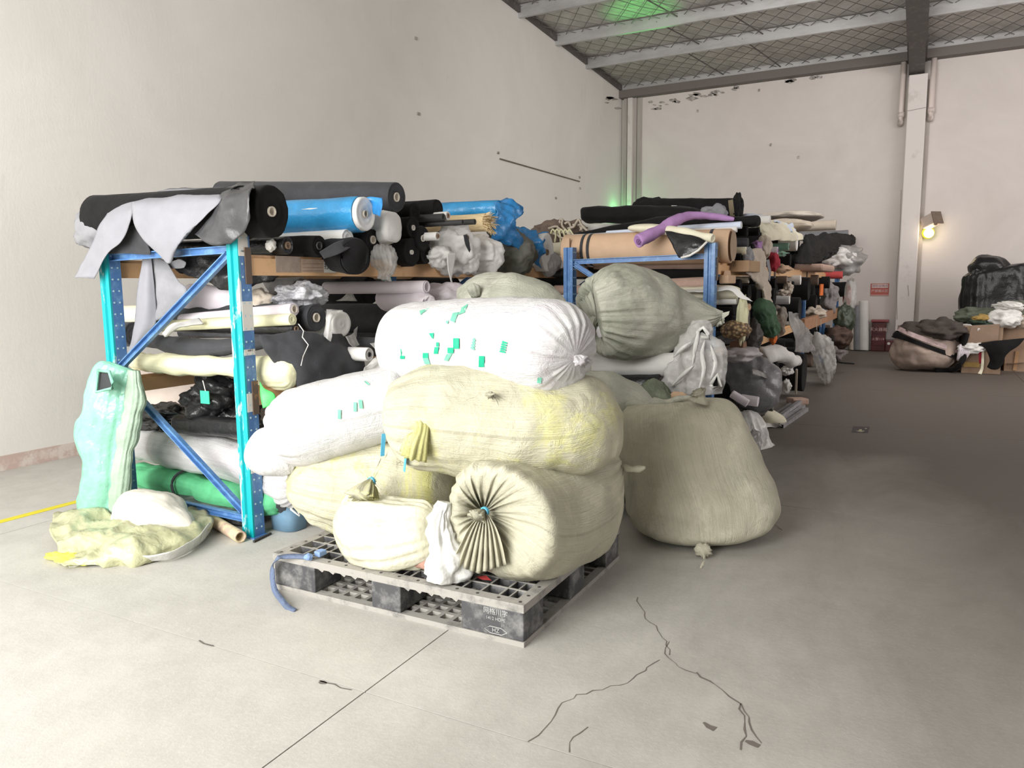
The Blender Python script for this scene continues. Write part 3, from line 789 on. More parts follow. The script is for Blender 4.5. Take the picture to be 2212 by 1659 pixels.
# --- lower left sack, its yellow patches painted overexposure
o = thing('sack', 'bulging glare yellowed sack gathered in a knot, left half of the pallet', 'sack', (-2.25, 3.15, .185))
s = [st(632, 1036, 5, 10, 0, y=3.08), st(645, 1038, 40, 48, .04, y=3.08), st(690, 1046, 75, 78, .03, y=3.08), st(738, 1055, 92, 96, .05, y=3.12), st(790, 1062, 120, 128, .03, y=3.2), st(850, 1070, 138, 140, 0, y=3.28),
     st(915, 1080, 130, 135, 0, y=3.3), st(965, 1085, 90, 110, 0, y=3.3), st(990, 1090, 10, 10, 0, y=3.3)]
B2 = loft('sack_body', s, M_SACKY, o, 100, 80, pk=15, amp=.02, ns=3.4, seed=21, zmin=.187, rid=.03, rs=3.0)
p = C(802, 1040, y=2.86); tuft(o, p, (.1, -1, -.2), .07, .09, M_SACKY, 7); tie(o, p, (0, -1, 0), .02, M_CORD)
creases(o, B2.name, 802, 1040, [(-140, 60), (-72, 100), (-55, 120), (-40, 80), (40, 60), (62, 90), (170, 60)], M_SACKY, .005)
c0 = C(828, 940, y=2.9); MB().bar(C(829, 937, y=2.93), C(826, 985, y=2.95), .02, .004).build('blue_strap', M_CORD, o)

# --- clear film sack in front, full of pale scraps
o = thing('plastic_bag', 'white translucent plastic bag slumped at the foot of the glare yellowed sack', 'bag', C(835, 1225, z=.187))
s = [st(742, 1090, 12, 30, 0, y=2.90), st(760, 1120, 50, 62, .05, y=2.88), st(810, 1148, 84, 82, .04, y=2.86), st(870, 1152, 84, 80, .05, y=2.84), st(925, 1150, 55, 70, .06, y=2.83), st(950, 1150, 10, 40, 0, y=2.83)]
F1 = loft('film', s, M_FILMY, o, 90, 60, pk=13, amp=.018, ns=4, seed=31, zmin=.188, rid=.022, rs=5)
o = thing('plastic_bag', 'small glossy white plastic bag drooping onto the pallet between the two lower sacks', 'bag', C(960, 1255, z=.187))
s = [st(962, 1085, 18, 14, .1, y=2.76), st(950, 1130, 34, 30, .1, y=2.74), st(955, 1180, 40, 36, .08, y=2.735), st(962, 1225, 58, 44, .06, y=2.735), st(962, 1248, 50, 36, .05, y=2.735), st(962, 1254, 6, 6, 0, y=2.735)]
F2 = loft('film', s, M_FILMW, o, 60, 50, pk=9, amp=.02, ns=8, seed=33, zmin=.188, rid=.05, rs=7, side=CR)
lump('scrap', C(915, 1215, y=2.78), (.05, .03, .03), cloth_mat('scrap_rust', (.45, .26, .2)), o, seed=4, sub=3)
MB().add([C(1028, 1246, z=.190), C(1050, 1243, z=.194), C(1062, 1254, z=.190), C(1040, 1252, z=.189)], [(0, 1, 2, 3)]).build('red_scrap', plain('red_film', (.6, .07, .07), .5), pal)

# --- middle sack lying across the two
o = thing('sack', 'long beige sack, glare yellow patches, lying across the lower sacks under the printed white roll', 'sack', (-1.75, 3.15, .62))
s = [st(838, 915, 6, 20, 0, y=2.98), st(850, 905, 50, 62, .05, y=2.98), st(885, 903, 92, 98, .05, y=3.0), st(950, 905, 112, 118, .02, y=3.03), st(1040, 912, 120, 126, 0, y=3.08),
     st(1140, 920, 120, 126, 0, y=3.15), st(1225, 918, 118, 122, 0, y=3.22), st(1290, 908, 98, 108, 0, y=3.27), st(1330, 900, 60, 70, .0, y=3.3), st(1346, 895, 6, 8, 0, y=3.3)]
B3 = loft('sack_body', s, sack_mat('sack_mixed', (.56, .535, .405), (.60, .58, .30), .01), o, 110, 90, pk=15, amp=.02, ns=3.0, seed=41, rid=.03, rs=2.6)  # yellow patches carry overexposure in the sack colour
p = C(1064, 850, y=2.90); tuft(o, p, (.2, -1, .3), .022, .03, M_SACKC, 5)
p = C(905, 930, y=2.80)
s = [st(905, 905, 30, 20, .1, y=2.86), st(912, 930, 16, 14, .2, y=2.80), st(900, 955, 24, 20, .3, y=2.78), st(892, 985, 26, 18, .4, y=2.79)]
loft('tied_neck', s, M_SACKY, o, 44, 16, pk=8, amp=.004, seed=43, side=CR)
MB().bar(C(878, 968, y=2.83), C(873, 1018, y=2.82), .035, .004).build('blue_strap', M_CORD, o)
MB().bar(C(1100, 1025, y=2.85), C(1094, 1060, y=2.85), .012, .004).build('blue_strap', M_CORD, o)

# --- printed white roll on top
o = thing('wrapped_roll', 'big white wrapped roll with green printed marks lying on top of the sack pile', 'roll', (-1.80, 3.15, .98))
s = [st(842, 735, 6, 20, 0, y=3.40), st(848, 738, 42, 56, .0, y=3.40), st(868, 742, 74, 84, .0, y=3.38), st(910, 748, 92, 98, .0, y=3.35), st(980, 748, 101, 103, .0, y=3.30), st(1060, 747, 104, 104, 0, y=3.24),
     st(1130, 747, 106, 106, .0, y=3.18), st(1180, 747, 106, 107, .0, y=3.13), st(1215, 752, 96, 99, .02, y=3.09), st(1232, 760, 70, 76, .06, y=3.06), st(1240, 767, 36, 40, .16, y=3.05), st(1244, 771, 6, 7, 0, y=3.05)]
wbody = loft('wrapping', s, M_SACKW, o, 110, 100, pk=16, amp=.010, ns=3.0, seed=51, rid=.012, rs=4)
p = C(1246, 772, y=3.03); tuft(o, p, (.8, -.6, .1), .035, .05, M_SACKW, 8, k=7)
M_GRN = plain('green_print', (.0, .36, .21), .6); M_GRNP = plain('green_print_faded', (.15, .46, .33), .6)
marks(o, wbody.name, [Rq(985, 742, 13, 23, 0), Rq(1040, 781, 12, 24, .5), Rq(942, 757, 9, 15, 1), Rq(945, 744, 6, 9), Rq(919, 768, 12, 11), Rq(869, 772, 10, 7), ((926, 720), (937, 719), (936, 732), (933, 731)), ((865, 754), (867, 754), (868, 770), (866, 770)), Rq(973, 757, 13, 12)], M_GRN)
marks(o, wbody.name, [Rq(921, 780, 12, 13, -2), ((997, 664), (1011, 656), (1004, 675), (988, 680)), ((978, 676), (990, 674), (982, 697), (972, 692)), ((965, 765), (978, 763), (968, 780), (958, 778)), ((962, 694), (970, 691), (967, 700), (965, 699)), ((906, 671), (930, 664), (914, 676), (908, 680)), Rq(1165, 822, 9, 12, 1)], M_GRNP)
for k in range(4): marks(o, wbody.name, [((1015+k*1.5, 752-6*k), (1020+k*1.5, 747-6*k), (1026+k*.5, 754-6*k), (1024+k*.5, 757-6*k))], M_GRNP)
for k in range(5): marks(o, wbody.name, [((1078+k*1.2, 760-5*k), (1081+k*1.2, 756-5*k), (1092+k, 760-5*k), (1091+k, 763-5*k))], M_GRN)

# --- long white roll at the left, gathered end with flap
o = thing('wrapped_roll', 'plain white wrapped roll propped between the rack post and the glare yellowed sack', 'roll', (-2.62, 3.2, .62))
s = [st(590, 925, 6, 8, 0, y=3.02), st(598, 924, 30, 34, .1, y=3.0), st(615, 924, 62, 70, .05, y=3.0), st(650, 922, 78, 84, .02, y=3.02), st(700, 908, 84, 85, 0, y=3.06), st(760, 892, 84, 84, 0, y=3.12), st(830, 876, 84, 82, 0, y=3.2), st(880, 868, 70, 70, 0, y=3.25), st(895, 866, 6, 6, 0, y=3.26)]
b5 = loft('wrapping', s, M_SACKW, o, 100, 70, pk=16, amp=.010, ns=3.0, seed=61, rid=.01, rs=4)
s = [st(600, 922, 16, 10, .15, y=2.985), st(590, 935, 36, 20, .06, y=2.965), st(584, 962, 50, 30, .03, y=2.95), st(586, 990, 52, 32, .02, y=2.945), st(600, 1012, 40, 26, .03, y=2.95), st(622, 1026, 10, 8, .05, y=2.96)]
loft('gathered_flap', s, M_SACKW, o, 90, 40, pk=9, amp=.012, seed=62, side=tuple(CR), axes=((-.2, 0, -1), (.35, 0, -1)))
MB().tube([C(612, 932, y=2.93), C(625, 945, y=2.92), C(632, 965, y=2.92), C(640, 990, y=2.93)], [.010, .016, .012, .003], 8).build('aqua_fold', M_AQUA, o, True)
marks(o, b5.name, [Rq(733, 895, 7, 20), Rq(767, 879, 7, 20), Rq(779, 873, 8, 19, -1), ((786, 823), (791, 823), (799, 830), (795, 832))], M_GRNP)

# --- tall standing sack at the right of the pallet
o = thing('sack', 'tall square cream sack standing on the floor to the right of the pallet', 'sack', (-1.05, 4.5, 0))
s = [(Vector((-1.085, 4.44, 0)), .20, .24, 0), (Vector((-1.085, 4.44, .012)), .30, .33, 0), (Vector((-1.088, 4.45, .045)), .385, .40, 0), (Vector((-1.095, 4.465, .10)), .428, .42, 0), (Vector((-1.112, 4.50, .19)), .446, .42, 0), st(1503, 1045, 156, 144, 0, y=4.55), st(1486, 1000, 148, 140, 0, y=4.60),
     st(1476, 950, 142, 130, 0, y=4.64), st(1470, 910, 134, 112, 0, y=4.67), st(1466, 878, 118, 78, 0, y=4.70), st(1464, 864, 90, 44, 0, y=4.71), st(1465, 860, 6, 5, 0, y=4.71)]
B9 = loft('sack_body', s, M_SACKB, o, 110, 90, amp=.022, ns=2.6, seed=71, e=2.8, zmin=.002, side=tuple(CR), rid=.03, rs=2.2, axes=((-.06, .05, 1), (-.12, .12, 1)))
p = C(1518, 1190, y=4.01); MB().tube([p, C(1523, 1212, y=4.02), C(1514, 1226, z=.004)], [.02, .012, .006], 8).build('corner_knot', M_SACKB, o, True)
lump('corner_tuft', C(1518, 1188, y=4.03), (.045, .03, .035), M_SACKB, o, .5, 6, 5, sub=3)
tb = MB(); tb.tube([C(1345, 878, y=4.55), C(1370, 872, y=4.5), C(1395, 877, y=4.5), C(1415, 868, y=4.5), C(1440, 872, y=4.52), C(1462, 862, y=4.55), C(1500, 856, y=4.6)], [.018, .03, .022, .03, .022, .02, .012], 8)
tb.build('twisted_hem', M_SACKG, o, True)
s = [st(1508, 868, 22, 18, .1, y=4.52), st(1512, 855, 10, 9, .15, y=4.52), st(1508, 846, 16, 10, .3, y=4.50)]
loft('tied_neck', s, M_SACKB, o, 36, 12, pk=8, amp=.003, seed=73, side=tuple(CR))

# --- big grey-green sack above, knot towards the camera, long tail to the right
o = thing('sack', 'huge grey green sack with a starry knot and long tapering tail below blue posts', 'sack', (-2.05, 5.5, .98))
s = [st(1286, 682, 6, 6, 0, y=5.12), st(1288, 680, 40, 42, .16, y=5.06), st(1300, 678, 76, 86, .06, y=5.08), st(1322, 676, 96, 101, .018, y=5.2), st(1360, 676, 104, 102, .005, y=5.4), st(1405, 682, 104, 96, .003, y=5.6),
     st(1455, 684, 84, 72, .006, y=5.72), st(1505, 684, 58, 42, .02, y=5.78), st(1540, 684, 36, 22, .10, y=5.8), st(1562, 680, 14, 9, .1, y=5.8)]
B7 = loft('sack_body', s, M_SACKG, o, 120, 100, pk=21, amp=.018, ns=3.0, seed=81, rid=.025, rs=2.5)
p = C(1284, 680, y=5.06)
s = [st(1290, 682, 8, 8, .2, y=5.07), st(1278, 670, 16, 18, .3, y=5.03), st(1266, 655, 20, 26, .4, y=5.05)]
loft('tied_neck', s, M_SACKG, o, 40, 12, pk=7, amp=.006, seed=83, side=tuple(CR))
s = [st(1288, 684, 8, 8, .2, y=5.06), st(1274, 692, 16, 14, .3, y=5.03), st(1262, 702, 22, 14, .4, y=5.05)]
loft('tied_neck', s, M_SACKG, o, 40, 12, pk=7, amp=.006, seed=84, side=tuple(CR))
lump('torn_end', C(1550, 688, y=5.78), (.045, .03, .05), M_SACKG, o, .5, 5, 3, sub=4, rid=.6)
MB().add([C(1560, 676, y=5.75), C(1576, 672, y=5.73), C(1574, 680, y=5.73), C(1560, 690, y=5.75)], [(0, 1, 2, 3)]).build('torn_corner', M_SACKG, o)
lump('white_patch', C(1296, 716, y=5.02), (.028, .01, .045), M_SACKW, o, .2, 4, 2, sub=3, rid=.1)

# --- grey sack behind the printed roll
o = thing('sack', 'grey green sack heaped behind the printed white roll, only its round top showing', 'sack', (-2.15, 4.5, .9))
s = [st(1000, 668, 5, 10, 0, y=4.55), st(1010, 655, 40, 44, .03, y=4.55), st(1045, 655, 62, 64, .02, y=4.55), st(1100, 664, 76, 76, 0, y=4.55), st(1160, 680, 72, 72, 0, y=4.6), st(1200, 700, 50, 50, 0, y=4.6), st(1215, 710, 5, 5, 0, y=4.6)]
B8 = loft('sack_body', s, M_SACKG, o, 90, 60, pk=14, amp=.018, ns=3, seed=91, rid=.025)
s = [st(1028, 640, 10, 6, .1, y=4.33), st(1022, 622, 14, 8, .2, y=4.3), st(1020, 612, 5, 3, .2, y=4.3)]
loft('loose_corner', s, M_SACKG, o, 30, 10, pk=5, amp=.004, seed=92, side=tuple(CR))
# sack added underneath as a support for it
o = thing('sack', 'grey green sack added low behind the pallet, carrying the round topped sack above it', 'sack', (-2.15, 4.6, 0))
s = [(Vector((-2.75, 4.65, .45)), .02, .02), (Vector((-2.68, 4.65, .45)), .26, .3), (Vector((-2.2, 4.65, .47)), .34, .46), (Vector((-1.75, 4.68, .46)), .33, .44), (Vector((-1.5, 4.7, .45)), .2, .3), (Vector((-1.45, 4.7, .45)), .02, .02)]
B10 = loft('sack_body', s, M_SACKG, o, 60, 40, amp=.02, seed=95, zmin=.002)

creases(bpy.data.objects[B3.name].parent, B3.name, 1064, 850, [(-150, 40), (15, 60), (35, 70), (60, 40), (150, 40), (175, 60)], M_SACKC, .004)
press(B8, B7); press(B10, B8); press(B10, B9); press(B8, wbody)
press(B3, wbody); press(B1, B3); press(B2, B3); press(B2, b5); press(B2, B1); press(F1, B2); press(F1, B1); press(F2, F1); press(F2, B1); press(F2, B2); press(b5, B3); press(b5, wbody)
press(B9, B1); press(B9, B3)
# ------------------------------------------------------------------ cloth palette
K_BLK = cloth_mat('cloth_black', (.011, .0105, .011), .85, .3, 14, .3, 200, .04, .15)
K_BLK2 = cloth_mat('cloth_soft_black', (.014, .0135, .0145), .9, .35, 9, .45, 150, .05, .12)
K_CHAR = cloth_mat('cloth_charcoal', (.045, .046, .052), .75, .3, 8, .4, 160, .08)
K_GREY = cloth_mat('cloth_grey', (.26, .26, .28), .8, .2, 8, .3)
K_LGREY = cloth_mat('cloth_light_grey', (.27, .27, .30), .85, .10, 6, .2)
K_WHITE = cloth_mat('cloth_white', (.74, .73, .71), .8, .06, 8, .35)
K_PINKW = cloth_mat('cloth_pinkish_white', (.76, .70, .75), .8, .08, 7, .3)
K_CREAM = cloth_mat('cloth_cream', (.74, .70, .55), .85, .12, 8, .35)
K_LEMON = cloth_mat('cloth_lemon', (.76, .74, .50), .85, .12, 8, .35)
K_FRINGE = cloth_mat('cloth_straw', (.78, .62, .38), .9, .25, 30, .9, 120, 0, .2, (.3, 1, 1))
K_OLIVE = cloth_mat('cloth_olive', (.17, .17, .145), .8, .3, 7, .5)
K_TAN = cloth_mat('wrap_tan', (.58, .40, .27), .7, .10, 5, .25)
K_TAN2 = cloth_mat('cloth_rose_tan', (.46, .32, .26), .85, .18, 6, .4)
K_BEIGE = cloth_mat('cloth_beige', (.55, .48, .40), .85, .15, 7, .4)
K_BROWN = cloth_mat('cloth_brown', (.20, .15, .12), .85, .3, 9, .5)
K_PURPLE = cloth_mat('cloth_lilac', (.42, .24, .48), .85, .15, 9, .4)
K_PALEB = cloth_mat('cloth_pale_blue', (.62, .68, .80), .85, .08, 8, .3)
K_RED = cloth_mat('cloth_crimson', (.38, .03, .05), .8, .25, 9, .4)
K_RED2 = cloth_mat('cloth_red', (.60, .09, .09), .75, .15, 9, .3)
K_GREEN = cloth_mat('cloth_mint', (.22, .36, .28), .85, .25, 12, .5)
K_GRNFAB = cloth_mat('cloth_green', (.12, .50, .24), .7, .25, 6, .4)
K_ORANGE = cloth_mat('cloth_orange', (.80, .20, .05), .75, .15, 9, .3)
F_BLUE = cloth_mat('film_blue', (.035, .26, .62), .28, .35, 12, .6, 90, 0, .6)
F_BLUE2 = cloth_mat('film_light_blue', (.035, .29, .60), .30, .25, 12, .5, 90, 0, .6)
F_BLKP = cloth_mat('film_black', (.016, .016, .0175), .32, .3, 10, .6, 90, 0, .5)
F_GREYP = film_mat('film_grey', (.45, .44, .43), .62)
F_GREENP = film_mat('film_green', (.30, .66, .50), .78)
CORE_L = plain('core_pale', (.62, .56, .48), .8); CORE_W = plain('core_white', (.74, .71, .66), .7); CORE_B = plain('core_brown', (.30, .21, .15), .8)
CORE_K = plain('core_black', (.05, .05, .05), .6)

def rx(label, px, py, rp, mat, x=-3.38, L=1.45, core=0, cmat=None, dy=0.0, dz=0.0, **kw):
    """a roll whose front end shows at the photo point, on the plane x"""
    A = C(px, py, x=x); r = m_at(rp, A)
    return roll(label, A, A+Vector((-L, dy, dz)), r, mat, m_at(core, A), cmat, **kw)
def rl(label, pa, pb, rp, mat, y, core=0, cmat=None, yb=None, **kw):
    """a roll seen along its side, from right end pa to left end pb"""
    A = C(*pa, y=y); B = C(*pb, y=y if yb is None else yb); r = m_at(rp, A)
    return roll(label, A, B, r, mat, m_at(core, A), cmat, **kw)
def px_net(rows): return [[C(a, b, y=y) for a, b, y in r] for r in rows]
def band(par, A, B, f, r, mat, name='tie_band', w_=.012):
    A, B = Vector(A), Vector(B); t = (B-A).normalized(); c = A.lerp(B, f)
    b = MB(); b.ring(c-t*w_/2, c+t*w_/2, r+.006, r-.002, 28); return b.build(name, mat, par, True)
G1 = 'fabric rolls on the top tier of the near rack'; G2 = 'fabric rolls on the middle tier of the near rack'; G0 = 'rolls on the bottom tier of the near rack'

# ------------------------------------------------------------------ near rack, top tier
A = C(588, 457, x=-3.30); yA = A.y; r_ = m_at(53, A)
big = roll('biggest black roll on top of the near rack, draped with grey cloth', A, C(210, 472, y=yA), r_, K_BLK, m_at(11, A), CORE_L, group=G1, lump_=.05, oval=-.06)
yF = yA-r_-.03
sheet('draped_cloth', px_net([[(290, 424, yA+.05), (345, 413, yA+.05), (410, 406, yA+.05), (484, 404, yA+.05)], [(286, 440, yA-.13), (345, 432, yA-.13), (410, 426, yA-.13), (480, 424, yA-.13)], [(288, 462, yF), (345, 458, yF-.01), (408, 452, yF-.01), (472, 440, yF)], [(294, 488, yF-.02), (345, 488, yF-.02), (403, 484, yF-.02), (446, 462, yF-.02)],
      [(308, 518, yF-.03), (350, 522, yF-.03), (392, 517, yF-.03), (415, 492, yF-.03)], [(332, 540, 3.10), (355, 548, 3.09), (374, 545, 3.09), (388, 520, 3.10)], [(358, 560, 3.10), (364, 567, 3.10), (367, 567, 3.10), (372, 552, 3.10)]]), K_LGREY, big, amp=.012, ns=5, seed=2)
sheet('draped_cloth', px_net([[(244, 440, yA+.04), (268, 430, yA+.04), (292, 424, yA+.04)], [(232, 460, yA-.13), (258, 450, yA-.13), (287, 442, yA-.13)], [(214, 490, yF), (246, 478, yF-.01), (284, 468, yF-.01)], [(198, 530, yF-.01), (226, 528, yF-.03), (262, 520, yF-.03)], [(182, 560, yF-.01), (205, 562, yF-.03), (232, 548, yF-.03)], [(160, 600, yF-.01), (180, 600, yF-.04), (204, 602, yF-.03)]]), K_LGREY, big, amp=.012, ns=5, seed=4)
sheet('cloth_flap', px_net([[(203, 428, yA), (222, 436, yA), (248, 446, yA)], [(199, 445, yA-.02), (212, 452, yA-.04), (240, 455, yA-.03)]]), K_CHAR, big, amp=.008, seed=5)
lump('crumpled_end', C(215, 492, y=yA), (.17, .12, .16), K_GREY, big, .25, 3, 6, rid=.5)
sheet('dark_lining', px_net([[(262, 500, yF+.05), (290, 480, yF+.05), (310, 500, yF+.05)], [(250, 530, yF+.05), (285, 530, yF+.05), (325, 540, yF+.05)], [(225, 548, yF+.04), (280, 548, yF+.04), (325, 550, yF+.04)]]), K_CHAR, big, seed=7)
sheet('loose_wrap', px_net([[(486, 405, yA+.05), (522, 400, yA+.05), (552, 398, yA+.05)], [(470, 430, yA-.14), (512, 420, yA-.14), (549, 415, yA-.14)], [(452, 458, yF-.01), (500, 445, yF-.015), (546, 445, yF-.015)], [(432, 486, yF-.02), (480, 492, yF-.03), (538, 488, yF-.02)], [(420, 506, yF-.02), (460, 530, yF-.03), (502, 525, yF-.01)]]), cloth_mat('cloth_sheen_black', (.05, .05, .055), .35, .3, 6, .5, 120, 0, .6), big, amp=.03, ns=4, seed=8, rid=.03)
band(big, A, C(210, 472, y=yA), .14, r_*1.06, K_BLK)

lb = rl('longest black roll lying behind the biggest one on the near rack', (857, 426), (478, 420), 32, K_CHAR, C(857, 426, x=-3.3).y, 10, CORE_L, group=G1)
bl = rx('blue film wrapped roll with open white end beside the biggest black roll', 790, 462, 36, K_WHITE, x=-3.28, L=1.35, core=8, cmat=CORE_L, group=G1, wrap=F_BLUE2, dy=-.08)
A = C(800, 445, x=-3.2)
sheet('film_flap', [[C(785, 428, x=-3.34), C(805, 426, x=-3.28), C(826, 428, x=-3.2)], [C(800, 440, x=-3.30), C(812, 442, x=-3.24), C(825, 446, x=-3.16)], [C(806, 462, x=-3.28), C(814, 465, x=-3.24), C(820, 468, x=-3.18)]], F_BLUE, bl, amp=.015, ns=8, seed=9)
p4 = rx('shiny black film roll under the biggest black roll', 622, 530, 19, F_BLKP, L=1.45, core=8, cmat=CORE_B, group=G1, lump_=.06, dy=-.15)
lump('knotted_film', C(585, 530, x=-3.42), (.03, .03, .035), M_STICK, p4, .4, 4, 3, sub=3)
rx('ribbed black roll right of the shiny black film roll', 690, 531, 23, K_BLK, L=1.4, core=9, cmat=CORE_K, group=G1, lump_=.12)
cone = thing('fabric_roll', 'loosely wound black roll flaring open above the handwritten note', 'fabric roll', C(700, 575, x=-3.6), G1)
s = [(C(650, 548, x=-3.9), .02, .02), (C(668, 548, x=-3.75), .07, .07), (C(705, 550, x=-3.55), .10, .10), (C(740, 553, x=-3.38), .115, .12), (C(765, 556, x=-3.25), .12, .125), (C(767, 556, x=-3.24), .11, .115), (C(755, 556, x=-3.30), .10, .10), (C(735, 555, x=-3.42), .06, .06)]
loft('cloth', s, K_BLK2, cone, 50, 50, amp=.012, ns=6, seed=12, side=(0, 1, 0), rid=.01)
sheet('loose_edge', [[C(690, 545, x=-3.36), C(725, 525, x=-3.3), C(762, 515, x=-3.3)], [C(700, 560, x=-3.28), C(735, 548, x=-3.24), C(762, 532, x=-3.24)]], K_CHAR, cone, seed=6)
rx('white roll squeezed under the blue wrapped roll', 752, 514, 19, K_WHITE, L=1.3, group=G1, lump_=.1)
rx('black roll with a pale core below the white drum end', 806, 518, 23, K_BLK2, core=9, cmat=CORE_L, group=G1)
ws = thing('wrapped_roll', 'white cloth wrapped drum with creased end right of the blue roll', 'roll', C(850, 535, x=-3.5), G1)
A = C(850, 492, x=-3.30); r_ = m_at(38, A); 
s = [(A+Vector((-1.1, 0, 0)), .02, .02), (A+Vector((-1.08, 0, 0)), r_*.9, r_*.95), (A+Vector((-.3, 0, 0)), r_*.85, r_), (A+Vector((-.04, 0, 0)), r_*.82, r_), (A+Vector((.002, 0, 0)), r_*.74, r_*.9), (A+Vector((.016, 0, 0)), r_*.45, r_*.55), (A+Vector((.02, 0, 0)), .01, .01)]
loft('wrapping', s, K_WHITE, ws, 56, 40, amp=.02, ns=7, seed=14, side=(0, 1, 0), rid=.02, e=2.4)
fb = thing('plastic_bag', 'clear plastic bag hanging over the orange beam under the white drum', 'bag', C(832, 600, x=-3.4))
s = [st(826, 538, 26, 20, .1, x=-3.36), st(828, 555, 34, 24, .12, x=-3.33), st(832, 572, 33, 22, .12, x=-3.32), st(832, 586, 18, 14, .25, x=-3.32), st(830, 594, 12, 8, .3, x=-3.32), st(829, 604, 16, 9, .5, x=-3.32)]
loft('film', s, M_FILMC, fb, 60, 40, pk=11, amp=.02, ns=9, seed=15, side=(0, 1, 0), rid=.03, rs=9)
# cluster of three black rolls and the pair above
rx('black roll with keyhole shaped pale core, top of the soft black cluster', 893, 492, 24, K_BLK2, x=-3.36, core=6, cmat=CORE_W, group=G1, lump_=.08)
rx('black roll with torn pale core in the middle of the soft black cluster', 914, 515, 26, K_BLK2, x=-3.33, core=7, cmat=CORE_W, group=G1, lump_=.08)
rx('black roll with narrow slit core lowest in the soft black cluster', 890, 545, 30, K_BLK2, x=-3.35, core=5, cmat=CORE_W, group=G1, lump_=.1)
rx('plain black roll without core behind the soft black cluster', 920, 548, 22, K_BLK2, x=-3.36, group=G1, lump_=.12)
rx('upper black roll with square cut end above the white rags', 946, 452, 21, K_BLK, x=-3.42, L=1.3, group=G1)
rx('black roll wedged between the longest black roll and the soft cluster', 896, 458, 20, K_BLK, x=-3.45, L=1.3, group=G1)
# blue film roll two with its crumpled tail
b2 = rx('second blue film roll, crumpled blue tail hanging at its right', 1078, 452, 20, F_BLUE2, x=-3.42, L=1.5, group=G1, lump_=.08, dy=-.2)
sheet('crumpled_tail', [[C(1065, 437, x=-3.5), C(1095, 436, x=-3.4), C(1127, 442, x=-3.3)], [C(1068, 455, x=-3.36), C(1098, 456, x=-3.3), C(1127, 464, x=-3.25)], [C(1062, 480, x=-3.34), C(1092, 478, x=-3.28), C(1112, 480, x=-3.24)], [C(1055, 502, x=-3.34), C(1090, 508, x=-3.28), C(1125, 512, x=-3.26)], [C(1060, 520, x=-3.36), C(1105, 530, x=-3.3), C(1150, 555, x=-3.28)]], F_BLUE, b2, amp=.05, ns=7, seed=16, rid=.06)
sheet('crumpled_tail', [[C(1110, 490, x=-3.5), C(1140, 498, x=-3.45), C(1178, 506, x=-3.4)], [C(1110, 510, x=-3.4), C(1142, 520, x=-3.36), C(1172, 530, x=-3.34)], [C(1120, 530, x=-3.4), C(1146, 545, x=-3.36), C(1165, 555, x=-3.34)], [C(1140, 550, x=-3.4), C(1152, 566, x=-3.36), C(1166, 580, x=-3.34)]], F_BLUE, b2, amp=.05, ns=8, seed=17, rid=.06)
fr = rx('straw coloured roll with frayed fringe end under the second blue roll', 1052, 480, 19, K_FRINGE, x=-3.30, L=.9, group=G1, lump_=.10)
A = C(1052, 480, x=-3.30); fb_ = MB(); rr = m_at(19, A)
for k in range(70):
    a = rng.uniform(0, 2*PI); q = rr*math.sqrt(rng.uniform(.05, 1)); p = A+Vector((-.02, math.cos(a)*q, math.sin(a)*q))
    fb_.tube([p, p+Vector((.05, math.cos(a)*.012, math.sin(a)*.012)), p+Vector((.06+rng.uniform(0, .03), math.cos(a)*.03+rng.uniform(-.02, .02), math.sin(a)*.03-.01))], [.005, .004, .002], 4)
fb_.build('fringe', K_FRINGE, fr)['kind'] = 'stuff'
for i, (lbl, px, py, rp) in enumerate([('slim black tube sticking out above the white rags', 1000, 480, 6), ('slim black tube with cut end right above the straw roll', 1012, 479, 6), ('slim black tube left of the white rag heap', 958, 469, 8)]):
    A = C(px+(14 if i == 1 else 0), py, x=-3.15 if i < 2 else -3.3); t_ = thing('tube', lbl, 'tube', A+Vector((-.5, 0, -.03)))
    MB().ring(A, A+Vector((-1.0, 0, 0)), m_at(rp, A), m_at(rp*.6, A), 16).build('tube_wall', CORE_K, t_, True)
# white rags and rolls
wr_ = thing('fabric_bundle', 'heap of white rags bursting over the beam beside the soft black cluster', 'fabric', C(978, 575, x=-3.4))
lump('rag_heap', C(975, 540, x=-3.42), (.20, .22, .19), K_WHITE, wr_, .25, 4, 5, sub=5, rid=.35)
lump('rag_fold', C(985, 503, x=-3.38), (.10, .13, .09), K_WHITE, wr_, .3, 4, 8, rid=.5)
lump('rag_fold', C(950, 556, x=-3.33), (.10, .13, .08), K_WHITE, wr_, .3, 4, 9, rid=.4)
sheet('hanging_strip', [[C(965, 548, x=-3.2), C(985, 546, x=-3.2)], [C(968, 580, x=-3.2), C(980, 578, x=-3.2)], [C(971, 600, x=-3.2), C(975, 600, x=-3.2)], [C(974, 611, x=-3.2), C(977, 611, x=-3.2)]], K_WHITE, wr_, amp=.006, seed=4)
for lbl, px, py, rp, x in [('small white roll with dark core left of the white rags', 946, 510, 9, -3.22), ('small white roll with fat brown core right of the rags', 1010, 514, 10, -3.25), ('small white roll with brown core above the rags', 968, 466, 9, -3.3), ('white ribbed roll under the straw coloured roll', 1046, 520, 13, -3.3)]:
    rx(lbl, px, py, rp, K_WHITE, x=x, L=.8, core=rp*.55 if 'ribbed' not in lbl else 0, cmat=CORE_B, group=G1, lump_=.1)
wb2 = thing('fabric_bundle', 'lumpy white sack of rags right of the rag heap with drooping tip', 'fabric', C(1042, 580, x=-3.4))
lump('cloth', C(1038, 552, x=-3.38), (.20, .19, .16), K_WHITE, wb2, .25, 3, 15, sub=5, rid=.3)
lump('loose_corner', C(1070, 545, x=-3.28), (.06, .10, .05), K_WHITE, wb2, .35, 4, 16, rid=.4)
